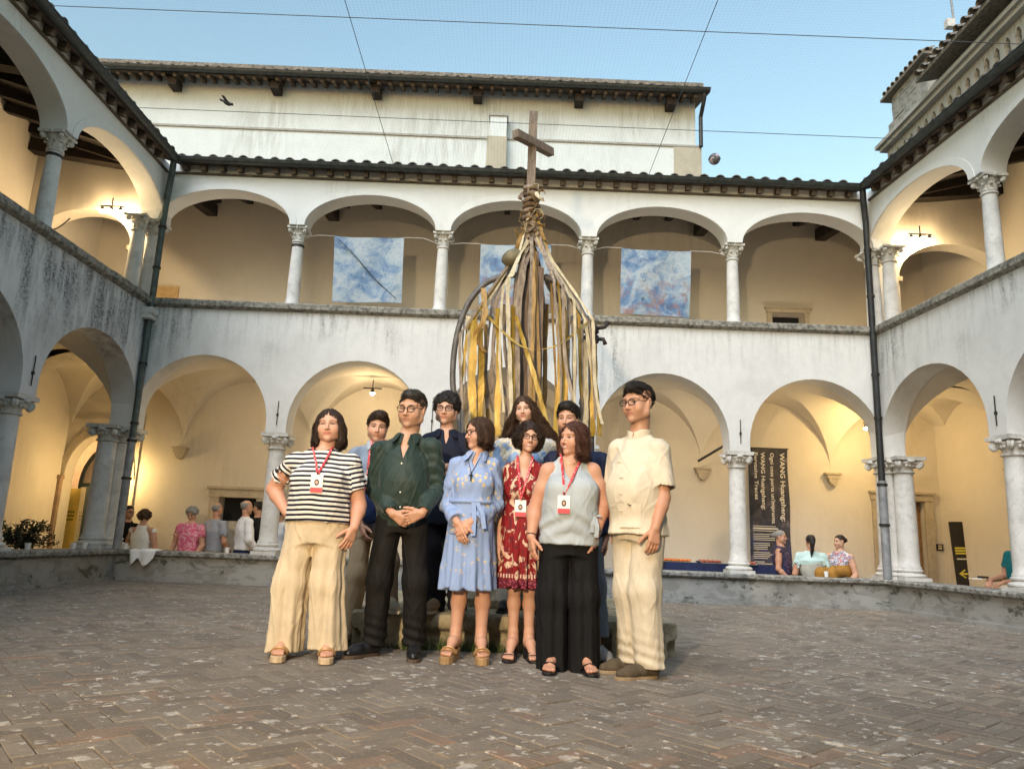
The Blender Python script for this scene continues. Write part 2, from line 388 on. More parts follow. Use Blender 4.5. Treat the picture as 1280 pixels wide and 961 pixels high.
def low_capital():
    mb = MB(); mb.lathe([(.125, 2.045), (.148, 2.055), (.15, 2.07), (.13, 2.085), (.128, 2.13), (.165, 2.175), (.19, 2.20), (.17, 2.235)], 20)
    abacus(mb, .215, 2.245, 2.30)
    for q in range(4):
        a = R(45+90*q); volute(mb, (.215*math.cos(a), .215*math.sin(a), 2.185), a+R(78), .062, .05)
        volute(mb, (.20*math.cos(a), .20*math.sin(a), 2.185), a-R(78), .062, .05)
        b = R(90*q); mb.ball((.19*math.cos(b), .19*math.sin(b), 2.225), (.05, .05, .032), 8)
        for k in (-1, 0, 1): mb.ball((.165*math.cos(b+k*.27), .165*math.sin(b+k*.27), 2.165), (.022, .022, .03), 6)
    return mb.mesh('capital', M_capital, 45)
def up_capital():
    mb = MB(); mb.lathe([(.088, 5.505), (.108, 5.515), (.108, 5.535), (.09, 5.55), (.088, 5.60), (.10, 5.68), (.13, 5.725), (.12, 5.735)], 18)
    abacus(mb, .165, 5.735, 5.771)
    for q in range(8): leaf(mb, R(45*q+22.5), .092, .125, 5.555, 5.635, .06)
    for q in range(4):
        a = R(45+90*q); leaf(mb, a, .094, .175, 5.58, 5.70, .07)
        volute(mb, (.165*math.cos(a), .165*math.sin(a), 5.70), a+R(80), .036, .04); volute(mb, (.165*math.cos(a), .165*math.sin(a), 5.70), a-R(80), .036, .04)
        b = R(90*q); mb.ball((.14*math.cos(b), .14*math.sin(b), 5.745), (.03, .03, .03), 7)
    return mb.mesh('capital', M_capital, 45)
def shaft(z0, z1, r0, r1, n=22):
    pr = [(r0*1.12, z0), (r0*1.12, z0+.03), (r0, z0+.05)]
    for i in range(1, 13):
        t = i/12; pr.append((r0+(r1-r0)*t+.004*math.sin(math.pi*t)+rnd.uniform(-.0012, .0012), z0+.05+(z1-z0-.05)*t))
    return pr
ME = {
 'lo_shaft': MB().lathe(shaft(.61, 2.05, .135, .122)).mesh('column', M_trav, 50),
 'lo_base': MB().box(-.19, .19, -.19, .19, .438, .49).lathe([(.185, .49), (.2, .505), (.2, .525), (.18, .54), (.152, .552), (.15, .565), (.17, .578), (.17, .595), (.15, .612)], 22).mesh('base', M_trav, 40),
 'lo_cap': low_capital(),
 'up_shaft': MB().lathe(shaft(4.455, 5.51, .105, .09)).mesh('column', M_trav, 50),
 'up_base': MB().box(-.14, .14, -.14, .14, 4.392, 4.418).lathe([(.135, 4.418), (.14, 4.43), (.125, 4.445), (.112, 4.458)], 20).mesh('base', M_trav, 40),
 'up_cap': up_capital(),
 'up_ring': MB().lathe([(.098, 5.44), (.104, 5.445), (.104, 5.475), (.098, 5.48)], 20).mesh('iron_ring', M_iron, 40),
 'anchor': MB().bar((0, 0, 2.42), (0, 0, 2.80), .010, .012, (0, 1, 0)).box(-.014, .014, -.012, .02, 2.56, 2.60).mesh('wall_anchor', M_iron),
}
def column(wing, u, v, lo=True, sc_=1.0, ring=False):
    k = 'lo' if lo else 'up'
    o = link('column', ME[k+'_shaft'], wing, (u, v, 0)); o.scale = (sc_, sc_, 1); o.rotation_euler = (0, 0, rnd.choice((0, 1, 2, 3))*math.pi/2)
    link('base', ME[k+'_base'], o); link('capital', ME[k+'_cap'], o)
    if ring: link('iron_ring', ME['up_ring'], o)
    return o
# ------------------------------------------------------------------ arcade wall
def arch_pts(c, half, zs, stilt, rise, n=22):
    P = [(c-half, zs)] if stilt else []
    P += [(c-half*math.cos(math.pi*i/n), zs+stilt+rise*math.sin(math.pi*i/n)) for i in range(n+1)]
    if stilt: P.append((c+half, zs))
    return P
def arch_wall(mb, u0, bay, nb, zs, ztop, half, stilt, rise, v0, v1, e0=0, e1=0):
    for i in range(nb):
        c = u0+bay*(i+.5); P = arch_pts(c, half, zs, stilt, rise)
        L = [(c-bay/2-(e0 if i == 0 else 0), zs)]+P+[(c+bay/2+(e1 if i == nb-1 else 0), zs)]
        for v, fl in ((v0, 0), (v1, 1)):
            vs = [(x, v, z) for x, z in L]+[(x, v, ztop) for x, z in L]; n = len(L)
            fs = []
            for k in range(n-1):
                if abs(L[k][0]-L[k+1][0]) < 1e-9: continue
                f = (k, k+1, n+k+1, n+k); fs.append(f if not fl else f[::-1])
            mb.add(vs, fs)
        n = len(L); mb.add([(x, v0, z) for x, z in L]+[(x, v1, z) for x, z in L], [(k, n+k, n+k+1, k+1) for k in range(n-1)])
    ua, ub = u0-e0, u0+bay*nb+e1
    mb.add([(ua, v0, ztop), (ub, v0, ztop), (ub, v1, ztop), (ua, v1, ztop)], [(0, 1, 2, 3)])
    for u in (ua, ub): mb.add([(u, v0, zs), (u, v1, zs), (u, v1, ztop), (u, v0, ztop)], [(0, 1, 2, 3)])
    return mb
def holed_wall(mb, u0, u1, z0, z1, holes, v, th=.3):
    """vertical wall at v..v+th with rectangular openings (ua, ub, za, zb)"""
    xs = sorted({u0, u1, *[h[i] for h in holes for i in (0, 1)]}); zs = sorted({z0, z1, *[h[i] for h in holes for i in (2, 3)]})
    for a, b in zip(xs, xs[1:]):
        for c, d in zip(zs, zs[1:]):
            if any(h[0] <= a and b <= h[1] and h[2] <= c and d <= h[3] for h in holes): continue
            for vv in (v, v+th): mb.add([(a, vv, c), (b, vv, c), (b, vv, d), (a, vv, d)], [(0, 1, 2, 3)])
    for a, b, c, d in holes:
        for q in ([(a, c), (a, d)], [(b, c), (b, d)], [(a, d), (b, d)], [(a, c), (b, c)]):
            mb.add([(q[0][0], v, q[0][1]), (q[1][0], v, q[1][1]), (q[1][0], v+th, q[1][1]), (q[0][0], v+th, q[0][1])], [(0, 1, 2, 3)])
    return mb
TILE = MB().lathe([(.088, -.22), (.074, .24)], 10, a0=0, a1=math.pi)
def tile_mesh():
    mb = MB(); n = 8
    for (r, y) in ((.098, -.24), (.078, .24), (.064, .24), (.084, -.24)):
        pass
    vs = []
    for r, y in ((.098, -.24), (.08, .24)):
        for rr in (r, r-.014):
            for i in range(n+1): a = math.pi*i/n; vs.append((rr*math.cos(a), y, rr*math.sin(a)))
    k = n+1; fs = []
    for i in range(n):
        fs += [(i, i+1, 2*k+i+1, 2*k+i), (k+i+1, k+i, 3*k+i, 3*k+i+1), (i+1, i, k+i, k+i+1)]
    fs += [(0, 2*k, 3*k, k), (n, k+n, 3*k+n, 2*k+n)]
    return mb.add(vs, fs).mesh('tile', M_tile, 40)
ME['tile'] = tile_mesh()
SLOPE = R(17)
def eaves(parent, u0, u1, v, zg, rows=2, gut=.07, step=.255, raf=.3, deep=.36, rlen=None, wall_v=-.19, board=True, top_v=2.4, name='roof'):
    """roof sheet with tile rows, gutter, rafter ends along the line v (gutter centre line), height zg"""
    dz = math.tan(SLOPE)*(top_v-v)
    roof = MB().add([(u0, v+.03, zg-.03), (u1, v+.03, zg-.03), (u1, top_v, zg-.03+dz), (u0, top_v, zg-.03+dz), (u0, v+.03, zg-.065), (u1, v+.03, zg-.065), (u1, top_v, zg-.065+dz), (u0, top_v, zg-.065+dz)],
                    [(0, 1, 2, 3), (7, 6, 5, 4), (0, 4, 5, 1), (1, 5, 6, 2), (3, 2, 6, 7), (0, 3, 7, 4)]).build(name, M_wood_eave, parent)
    n = int((u1-u0)/step)
    for r_ in range(rows):
        for i in range(n):
            o = link('tile', ME['tile'], roof, (u0+(i+.5)*step+rnd.uniform(-.008, .008), v+.20+r_*.40+rnd.uniform(-.015, .015), zg-.005+math.tan(SLOPE)*(.17+r_*.40)+rnd.uniform(-.006, .006)))
            o.rotation_euler = (SLOPE-.03, rnd.gauss(0, .02), rnd.gauss(0, .03))
    g = MB(); pr = [(gut*math.cos(a), gut*math.sin(a)) for a in np.linspace(math.pi, 2*math.pi, 9)]+[((gut-.008)*math.cos(a), (gut-.008)*math.sin(a)) for a in np.linspace(2*math.pi, math.pi, 9)]
    nu = max(2, int((u1-u0)/1.2)); vs = []
    for i in range(nu+1):
        u = u0+(u1-u0)*i/nu; j = rnd.uniform(-.006, .006)
        vs += [(u, v-.02+a, zg-.0+b+j) for a, b in pr]
    k = len(pr); g.add(vs, [(i*k+q, i*k+(q+1) % k, (i+1)*k+(q+1) % k, (i+1)*k+q) for i in range(nu) for q in range(k)])
    g.tube([(u0, v-.02-gut, zg), (u1, v-.02-gut, zg)], .011, 6)
    g.build('gutter', M_gutter, parent, 40)
    if raf:
        me = MB().box(-.04, .04, 0, wall_v-v+.02, -.045, .045).mesh('rafter_end', M_wood_eave)
        for i in range(int((u1-u0)/raf)):
            o = link('rafter_end', me, roof, (u0+(i+.5)*raf+rnd.uniform(-.01, .01), v+.07, zg-.105)); o.rotation_euler = (SLOPE*.8, 0, 0)
    return roof
def stones(parent, name, u0, u1, v0, v1, z0, z1, mat, lo=1.1, hi=2.0, prof=None):
    """a run of cut stones laid end to end"""
    u = u0
    while u < u1-.01:
        l = rnd.uniform(lo, hi); b = min(u1, u+l)
        if u1-b < .5: b = u1
        j = rnd.uniform(-.004, .004); k = rnd.uniform(-.005, .005)
        poly = prof or [(v0, z0), (v0-.0, z0+.02), (v0, z1-.015), (v0+.015, z1), (v1-.015, z1), (v1, z1-.015), (v1, z0)]
        MB().prism([(a+j, c+k) for a, c in poly], u+.003, b-.003, axis='x').build(name, mat, parent)
        u = b
def wing(label, loc, rz, u0, bay, nb, wall_mat, holes_lo=(), holes_up=(), ends=(0, 0), ring=(), corner=(0, 0), bext=(0, 0), coff=(.2, .2), cv=0, depth=DEP):
    W_ = empty('cloister_wing', loc, rz, label, 'building')
    u1 = u0+bay*nb; e0, e1 = ends
    a_lo = bay/2-.16; a_up = bay/2-.125
    arch_wall(MB(), u0, bay, nb, ZLC+.002, 4.262, a_lo, .14, 1.06, -.19, .19, corner[0], corner[1]).build('arcade_wall', wall_mat, W_, 35)
    arch_wall(MB(), u0, bay, nb, ZUC+.002, ZG+.02, a_up, .0, .575, -.17, .17, corner[0], corner[1]).build('loggia_wall', M_white_up, W_, 35)
    # raised archivolts of the loggia
    for i in range(nb):
        c = u0+bay*(i+.5); A = arch_pts(c, a_up+.003, ZUC+.004, 0, .578, 24); B = [(min(max(c+(x-c)*(1+.11/a_up), c-bay/2+.004), c+bay/2-.004), ZUC+.004+(z-ZUC-.004)*1.19+.0) for x, z in A]
        n = len(A); mb = MB(); mb.add([(x, -.188, z) for x, z in A]+[(x, -.182, z) for x, z in B]+[(x, -.16, z) for x, z in B]+[(x, -.16, z) for x, z in A],
               [(q*n+k, q*n+k+1, ((q+1) % 4)*n+k+1, ((q+1) % 4)*n+k) for q in range(4) for k in range(n-1)])
        mb.build('archivolt', M_white_up, W_, 35)
    # balcony ledge
    stones(W_, 'cornice_stone', u0-corner[0], u1+corner[1], -.27, .2, 4.264, ZC, M_cornice, .9, 1.9, [(-.2, 4.264), (-.25, 4.285), (-.27, 4.30), (-.275, 4.375), (-.26, ZC), (.2, ZC), (.2, 4.264)])
    # low parapet with cap stones and plinth
    MB().box(u0-corner[0]*1.3, u1+corner[1]*1.3, -.26, .22, FLZ, .352).box(u0+.3*bool(corner[0]), u1-.3*bool(corner[1]), -.335, -.262, FLZ, .05).build('parapet', M_parapet, W_)
    stones(W_, 'cap_stone', u0-corner[0]*1.7, u1+corner[1]*1.7, -.33, .28, .355, ZP, M_cap, 1.0, 1.9, [(-.27, .355), (-.30, .37), (-.33, .385), (-.335, .425), (-.32, ZP), (.26, ZP), (.28, .425), (.28, .355)])
    for i in range(nb+1):
        u = u0+bay*i; last = i in (0, nb)
        if last and corner[0 if i == 0 else 1]:
            s = 1 if i == 0 else -1; off = coff[0 if i == 0 else 1]
            column(W_, u+s*off, cv, True, 1.12); column(W_, u+s*off, cv, False, 1.15)
        else:
            column(W_, u, 0); column(W_, u, 0, False, 1, i in ring)
            link('wall_anchor', ME['anchor'], W_, (u+.01, -.205, 0))
    # upper floor, back walls, vaults, timber ceiling
    x0, x1 = u0-e0, u1+e1; y0, y1 = x0-bext[0], x1+bext[1]
    MB().box(x0, x1, .19, depth, UPF-.1, UPF).build('upper_floor', M_floor, W_)
    holed_wall(MB(), y0, y1, FLZ, UPF-.1, holes_lo, depth).build('lower_back_wall', M_cream, W_)
    holed_wall(MB(), y0, y1, UPF, 7.35, holes_up, depth).build('upper_back_wall', M_cream, W_)
    def vq(i, j, n):
        a, b, c, d = j*(n+1)+i, j*(n+1)+i+1, (j+1)*(n+1)+i+1, (j+1)*(n+1)+i
        return ((a, d, c), (a, c, b)) if (i < n/2) == (j < n/2) else ((a, d, b), (d, c, b))
    def vault(c, b):
        n = 22; vs = []; vm = (.19+depth)/2; hv = (depth-.19)/2
        for j in range(n+1):
            for i in range(n+1):
                x = -1+2*i/n; y = -1+2*j/n
                x, y = math.sin(x*math.pi/2), math.sin(y*math.pi/2)
                z = 2.25+1.30*max(math.sqrt(max(0, 1-x*x)), math.sqrt(max(0, 1-y*y)))
                vs.append((c+x*b/2, vm+y*hv, z))
        MB().add(vs, [t for j in range(n) for i in range(n) for t in vq(i, j, n)]).build('vault', M_vault, W_, 25)
    for i in range(nb): vault(u0+bay*(i+.5), bay)
    if e0: vault(u0-e0/2, e0)
    if e1: vault(u1+e1/2, e1)
    cb = MB(); cb.prism([(-.17, 2.25), (.17, 2.25), (.17, 2.20), (.145, 2.185), (.14, 2.14), (.115, 2.12), (.105, 2.06), (.06, 2.0), (0, 1.97), (-.06, 2.0), (-.105, 2.06), (-.115, 2.12), (-.14, 2.14), (-.145, 2.185), (-.17, 2.2)], -.15, 0)
    cb.box(-.19, .19, -.175, 0, 2.205, 2.245).box(-.155, .155, -.16, 0, 2.125, 2.16)
    cb.v = [(a*.78, b*.8, 2.262+(c-2.25)*.85) for a, b, c in cb.v]
    me = cb.mesh('corbel', M_frame)
    for i in range(nb+1): link('corbel', me, W_, (u0+bay*i, depth, 0))
    # ceiling boards and beams
    MB().add([(x0, .17, 6.70), (x1, .17, 6.70), (x1, depth, 7.32), (x0, depth, 7.32)], [(0, 3, 2, 1)]).build('ceiling_boards', M_wood_dark, W_)
    nbm = int((x1-x0)/.62)
    for i in range(nbm):
        u = x0+(i+.5)*(x1-x0)/nbm; MB().bar((u, .0, 6.60), (u, depth, 7.23), .11, .14).build('rafter', M_wood_dark, W_)
    for i in range(nb+1):
        u = min(max(u0+bay*i, x0+.2), x1-.2)+(.9 if 0 < i < nb else 0)*0; MB().bar((u, .17, 6.72), (u, depth-.002, 6.98), .2, .22).build('beam', M_wood_dark, W_)
    for k, vv in enumerate((.75, 1.35)):
        MB().bar((x0, vv, 6.79+vv*.28), (x1, vv, 6.79+vv*.28), .1, .1).build('purlin', M_wood_dark, W_)
    return W_
ZR = lambda x, y: atY(x, y, D+DEP)[2]
UR = lambda x, y: atY(x, y, D+DEP)[0]-XL
bR_ = (XR-XL)/5
rear = wing('white two-storey arcade with three paintings hung in its upper loggia', (XL, D, 0), 0, 0, bR_, 5, M_white,
     holes_lo=[(UR(275, 622), UR(322, 622), FLZ, ZR(300, 622)), (UR(1098, 624), UR(1154, 626), FLZ, 1.80), (-2.14, -.80, FLZ, 2.55)],
     holes_up=[(UR(964, 394), UR(1004, 394), UPF, 5.33)], ends=(DEP, DEP+.25), corner=(.17, .17), ring=(1,), coff=(.0, .08))
left = wing('mould-streaked white arcade wing beside the grey-green downpipe', (XL, D, 0), R(90), -5*2.812, 2.812, 5, M_white_mould, ends=(DEP, 0), corner=(0, .17), ring=(4,), bext=(0, DEP), coff=(.2, .22), cv=.14)
right = wing('clean white arcade wing joined to the rear by a black downpipe', (XR, D, 0), R(-90)+.0707, 0, 2.692, 5, M_white, ends=(0, DEP), corner=(.17, 0), bext=(DEP, 0), coff=(.2, .2), cv=.10)
front = wing('white arcade wing closing the court behind the photographer', (XR+.95, D-14.05, 0), R(180), 0, 2.61, 5, M_white, ends=(DEP, DEP))
# eaves of the four wings
ex = .35
eaves(rear, ex, 12.112-ex, -.36, ZG+.03, top_v=4.6)
eaves(left, -14.0, -ex, -.36, ZG+.03)
eaves(right, ex, 13.3, -.36, ZG+.03)
eaves(front, ex, 12.7, -.36, ZG+.03)
for wg, a, b in ((rear, -2.3, 14.4), (left, -16, 0), (right, 0, 15), (front, -2.3, 15)):   # roof sheets run on over the corners, above the loggia
    MB().add([(a, .3, ZG+.20), (b, .3, ZG+.20), (b, 2.5, ZG+.87), (a, 2.5, ZG+.87)], [(0, 1, 2, 3)]).build('roof_deck', M_tile, wg)
# small eave board line under the rafters
for wg, a, b in ((rear, .2, 11.9), (left, -14, -.2), (right, .2, 13.3)):
    MB().box(a, b, -.205, -.172, ZG-.155, ZG-.125).build('eave_board', M_wood_eave, wg)
# diaphragm arches closing the loggia corners
def diaphragm(parent, u0, u1, v0, v1, mat):
    c = (u0+u1)/2; h = (u1-u0)/2
    mb = arch_wall(MB(), u0, u1-u0, 1, 5.35, 7.3, h-.16, 0, .62, v0, v1)
    mb.build('diaphragm_arch', mat, parent, 35)
    for s, ua in ((1, u0), (-1, u1)):
        a, b = sorted((ua, ua+s*.16)); MB().box(a, b, v0, v1, UPF, 5.352).build('pilaster', mat, parent)
        a, b = sorted((ua, ua+s*.20)); MB().box(a, b, v0-.03, v1+.03, 5.27, 5.348).build('impost', M_frame, parent)
diaphragm(rear, -DEP, -.2, -.02, .30, M_cream)
diaphragm(rear, 12.112+.2, 12.112+DEP+.2, -.02, .30, M_cream)
# corner piers
for sx, X in ((1, XL), (-1, XR)):
    wgp = rear; u = X-XL-sx*.14
    MB().box(u-.16, u+.16, -.02, .30, ZP+.001, ZLC).build('corner_pier', M_trav, wgp); MB().box(u-.13, u+.13, -.02, .24, ZC+.001, ZUC).build('corner_pier', M_trav, wgp)

# ---- door and window frames on the rear walls
def stone_frame(parent, ua, ub, zb, v, w, z0=FLZ, mat=None):
    mat = mat or M_frame; f = MB().box(ua-w, ua, v-.06, v+.01, z0, zb).box(ub, ub+w, v-.06, v+.01, z0, zb).build('door_frame', mat, parent)
    MB().box(ua-w-.02, ub+w+.02, v-.075, v+.01, zb+.002, zb+w*.85).build('lintel', mat, f)
    MB().box(ua-w-.05, ub+w+.05, v-.11, v+.01, zb+w*.85+.002, zb+w*1.15).build('lintel_moulding', mat, f)
    return f
h1 = (UR(275, 622), UR(322, 622), ZR(300, 622)); stone_frame(rear, h1[0], h1[1], h1[2], DEP, .17)
MB().box(h1[0], h1[1], DEP+.25, DEP+.29, FLZ, h1[2]).build('door_or_void', M_black, rear)  # near-black sheet, its colour stands in for the shade inside the opening
MB().box(h1[0]+.03, h1[1]-.03, DEP+.13, DEP+.17, FLZ, .95).build('lower_shutter', simple('pale_door_paint', (.5, .47, .40), .6), rear)
h2 = (UR(1098, 624), UR(1154, 626)); stone_frame(rear, h2[0], h2[1], 1.80, DEP, .14)
M_doorwood = simple('warm_door_wood', (.34, .20, .09), .6, .3, 10, .2, 50, stretch=(1, 1, 5))
dl = MB().box(h2[0]+.01, h2[1]-.01, DEP+.12, DEP+.16, FLZ, 1.795).build('door_or_void', M_doorwood, rear)
for k in range(4):
    w_ = (h2[1]-h2[0]-.1)/4; MB().box(h2[0]+.05+k*w_+.008, h2[0]+.05+(k+1)*w_-.008, DEP+.10, DEP+.118, FLZ+.05, 1.75).build('plank', M_doorwood, dl)
h3 = (UR(964, 394), UR(1004, 394)); stone_frame(rear, h3[0], h3[1], 5.33, DEP, .09, UPF)
MB().box(h3[0], h3[1], DEP+.24, DEP+.28, UPF, 5.33).build('door_or_void', M_black, rear)  # dark sheet again: darkness of the upper doorway put into the colour
bx = lambda x0, y0, x1, y1, Y: (atY(x0, y0, Y), atY(x1, y1, Y))
a, b = bx(187, 358, 222, 378, D+DEP)
MB().box(a[0]-XL, b[0]-XL, DEP-.05, DEP-.001, 4.7, a[2]).build('wall_cupboard', simple('ochre_panel', (.50, .34, .16), .7), rear)
a, b = bx(1077, 408, 1091, 420, D+DEP)
MB().box(a[0]-XL, b[0]-XL, DEP-.06, DEP-.001, 4.6, a[2]).build('wall_cupboard', simple('ochre_panel', (.50, .34, .16), .7), rear)
# passage behind the arched opening at the end of the left walkway
pas = tag(empty('glass_door', (XL-1.50, D+DEP, FLZ)), 'arched glass door ajar with yellow notice sheet in the left walkway end', 'door')
PX = 0.0
ar = MB(); arch_wall(ar, -.98, 1.96, 1, 1.85, 2.95, .80, 0, .80, -.04, .26); ar.box(-.98, -.80, -.04, .26, 0, 1.85).box(.80, .98, -.04, .26, 0, 1.85)
ar.build('arch_surround', M_cream, pas, 35)
P = arch_pts(0, .82, 1.85, 0, .82, 20); Q = [(x*1.16, 1.85+(z-1.85)*1.16) for x, z in P]
n = len(P); MB().add([(x, -.065, z) for x, z in P]+[(x, -.065, z) for x, z in Q]+[(x, -.03, z) for x, z in Q], [(q*n+k, q*n+k+1, (q+1)*n+k+1, (q+1)*n+k) for q in range(2) for k in range(n-1)]).build('arch_moulding', M_frame, pas, 35)
M_brown = simple('brown_pilaster_stone', (.30, .20, .13), .8, .3, 6, .3, 40)
MB().box(-1.0, -.80, -.13, -.045, 0, 1.80).box(-1.03, -.77, -.15, -.043, 1.80, 1.87).build('pilaster', M_brown, pas)
P = arch_pts(0, .78, 1.75, 0, .78, 20); Q = [(x*.90, 1.75+(z-1.75)*.90) for x, z in P]
fr = MB(); fr.add([(x, .45, z) for x, z in P]+[(x, .45, z) for x, z in Q]+[(x, .53, z) for x, z in Q]+[(x, .53, z) for x, z in P], [(q*n+k, q*n+k+1, ((q+1) % 4)*n+k+1, ((q+1) % 4)*n+k) for q in range(4) for k in range(n-1)])
fr.box(-.78, -.71, .45, .53, 0, 1.75).box(.71, .78, .45, .53, 0, 1.75).box(-.71, .71, .45, .53, 1.70, 1.77)
fr.build('door_frame', simple('dark_green_door_paint', (.02, .03, .028), .5), pas, 35)
def glass_mat():
    t = NT('door_glass'); b = t.b; b.inputs['Base Color'].default_value = (.75, .86, .83, 1); b.inputs['Roughness'].default_value = .05
    b.inputs['Transmission Weight'].default_value = .85; b.inputs['IOR'].default_value = 1.3; return t.m
M_glass = glass_mat()
MB().prism([(x*.9, z) for x, z in [(p[0], 1.77+(p[1]-1.75)*.9) for p in P]], .485, .495).build('fanlight_pane', simple('fanlight_glass', (.22, .17, .15), .2), pas)
for k in range(4):
    MB().box(.02, .66, .485, .495, .06+k*.41, .42+k*.41).build('pane', simple('rosy_pane', (.22, .16, .15), .15), pas)
MB().box(-.02, .02, .46, .52, 0, 1.70).box(.66, .71, .46, .52, 0, 1.7).add([], []).build('stile', simple('cream_door_paint', (.55, .45, .33), .5), pas)
for k in range(5): MB().box(.021, .659, .465, .515, .0+k*.41, .055+k*.41).build('rail', simple('cream_door_paint', (.55, .45, .33), .5), pas)
lf = MB().box(0, .62, -.02, .02, 0, 1.68).build('open_leaf', M_glass, pas, loc=(-.71, .44, .0)); lf.rotation_euler = (0, 0, R(-38))
MB().box(-.01, .03, -.03, .03, 0, 1.69).box(.59, .63, -.03, .03, 0, 1.69).build('leaf_frame', simple('dark_green_door_paint', (.02, .03, .028), .5), lf)
nx0 = (atY(76, 650, D+DEP+.34)[0]-(XL-1.5))/.74; nx1 = (atY(97, 650, D+DEP+.34)[0]-(XL-1.5))/.74
nt_ = MB().box(nx0, nx1, .34, .347, .05, 1.66).build('notice_sheet', simple('yellow_sheet', (.80, .58, .13), .6, .08), pas)
for k in range(3): MB().box(nx0+.08+.01*k, nx1-.10-.01*k, .3375, .3385, 1.20-k*.07, 1.24-k*.07).build('print_line', simple('olive_print', (.30, .24, .02), .7), nt_)
MB().box(-.99, .99, 1.4, 1.45, 0, 3.0).box(-1.04, -.985, .27, 1.45, 0, 3.0).box(.985, 1.04, .27, 1.45, 0, 3.0).box(-1.0, 1.0, .27, 1.45, 2.96, 3.0).build('passage_end', simple('passage_wall', (.42, .30, .20), .8), pas)

light('assumed_passage_light', (.3, .9, 2.3), 22, (1.0, .78, .45), pas, 'POINT', .06)  # assumed passage lamp, unseen, added to light the notice sheet
pl_ = MB().lathe([(.05, 2.5), (.08, 2.42), (.06, 2.38)], 12, (.3, .9, 0)).build('assumed_passage_lamp', M_iron, pas)
pas.scale = (.74, 1, 1)
# ---- downpipes
def pipe(parent, pts, r, mat, brackets):
    o = MB().tube(pts, r, 12).build('downpipe', mat, parent, 50)
    for p in brackets: MB().lathe([(r*1.0, -.02), (r*1.25, -.02), (r*1.25, .02), (r*1.0, .02)], 12, p).build('bracket', M_iron, o)
    return o
ov = .33
c0 = (ov, -ov); g0 = (.145+.06, -.145-.06-.08)
# left corner: swan neck from the gutter, grey-green pipe, then cast iron lower length
cx, cy = .30, -.30
pipe(rear, [(ov, -ov-.02, ZG), (ov, -ov-.02, ZG-.22), (cx, cy, ZG-.30), (.26, -.26, ZG-.62), (.25, -.25, ZG-.9), (.25, -.25, 2.1)], .05, M_pipe, [(.25, -.25, z) for z in (5.6, 4.9, 3.3, 2.35)])
MB().box(.12, .36, -.42, -.2, 4.10, 4.19).box(.14, .33, -.40, -.2, 4.02, 4.10).build('stone_bracket', M_trav, rear)
pipe(rear, [(.25, -.25, 2.12), (.25, -.25, .45)], .06, M_pipe_grey, [(.25, -.25, 2.08), (.25, -.25, 1.5)])
uR = 12.112
pipe(rear, [(uR-ov, -ov-.02, ZG), (uR-ov, -ov-.02, ZG-.22), (uR-.30, -.30, ZG-.32), (uR-.27, -.27, ZG-.6), (uR-.26, -.26, 1.9)], .05, M_pipe_black, [(uR-.26, -.26, z) for z in (5.7, 4.9, 3.6, 2.9)])
pipe(rear, [(uR-.26, -.26, 1.92), (uR-.26, -.26, .45)], .062, M_pipe_grey, [(uR-.26, -.26, 1.86), (uR-.26, -.26, 1.25)])
MB().lathe([(.02, -.12), (.06, -.06), (.09, 0), (.085, .05), (.04, .07)], 10, (uR-.02, -.40, 4.13)).box(uR-.10, uR+.06, -.33, -.19, 4.05, 4.2).build('stone_bracket', M_trav, rear, 45)

# ------------------------------------------------------------------ lamps in the loggias, some of them assumed, with unseen fill lamps added in the vaults
M_bulb = NT('lit_bulb').fin((1, .9, .7), .3, emit=((1.0, .80, .45), 40))
def lampset(name, loc, label, n, energy, spread, drop=.18, col=(1.0, .73, .40), r=.06, bulb=.04):
    e = empty(name, loc, 0, label, 'lamp', None)
    MB().bar((-.04-spread, 0, 0), (.04+spread, 0, 0), .03, .02).bar((0, 0, 0), (0, 0, .15), .015, .015, (0, 1, 0)).build('lamp_bar', M_iron, e)
    for k in range(n):
        x = (k-(n-1)/2)*spread*(2/(n-1) if n > 1 else 0)
        o = MB().lathe([(.012, -.01), (.035, -.045), (.042, -.075), (.038, -.075)], 12, (x, 0, 0)).build('lamp_head', M_iron, e, 40)
        MB().ball((x, 0, -.085), bulb, 10).build('bulb', M_bulb, o, True)
    light(name+'_light', (0, -.02, -drop), energy, col, e, 'POINT', r)
    return e
WARM = (1.0, .84, .62)
p = atY(140, 258, D-.22); lampset('spot_lamp', (p[0], D-.22, p[2]), 'triple spotlight under the small arch above the mouldy wing', 3, 26, .15)
p = atY(1150, 293, D-.22); lampset('spot_lamp', (p[0], D-.22, p[2]), 'triple spotlight under the small arch above the clean wing', 3, 18, .15)
p = atY(466, 484, 13.0); lampset('spot_lamp', (p[0], 13.0, p[2]-.02), 'single lit ceiling spotlight in the vault behind the striped shirt', 1, 7, .12, .25)
for k, (u_, en) in enumerate(((.9, 15), (4.4, 5), (7.6, 4), (11.0, 8))):   # assumed uplighters, unseen behind the balustrade wall, added to brighten the loggia
    e = empty('assumed_uplighter', (XL+u_, D+.9, UPF), 0, 'assumed floor uplighter hidden behind the balcony wall of '+('the first bay', 'the second bay', 'the fourth bay', 'the last bay')[k], 'lamp')
    MB().lathe([(.07, 0), (.075, .02), (.05, .05), (.06, .12), (.075, .14)], 14).build('housing', M_iron, e, 40)
    MB().lathe([(.06, .125), (.05, .135), (.01, .137)], 14).build('lens', M_bulb, e, 40)
    light('uplighter_light', (0, 0, .2), en, WARM, e, 'POINT', .06)
q_ = atY(146, 560, D+1.8); lampset('spot_lamp', (q_[0], D+1.8, 1.9), 'assumed vault lamp hidden behind the left corner columns', 2, 13, .1, .2, (1.0, .66, .24))  # unseen lamp assumed here, added for the yellow glow in the corner
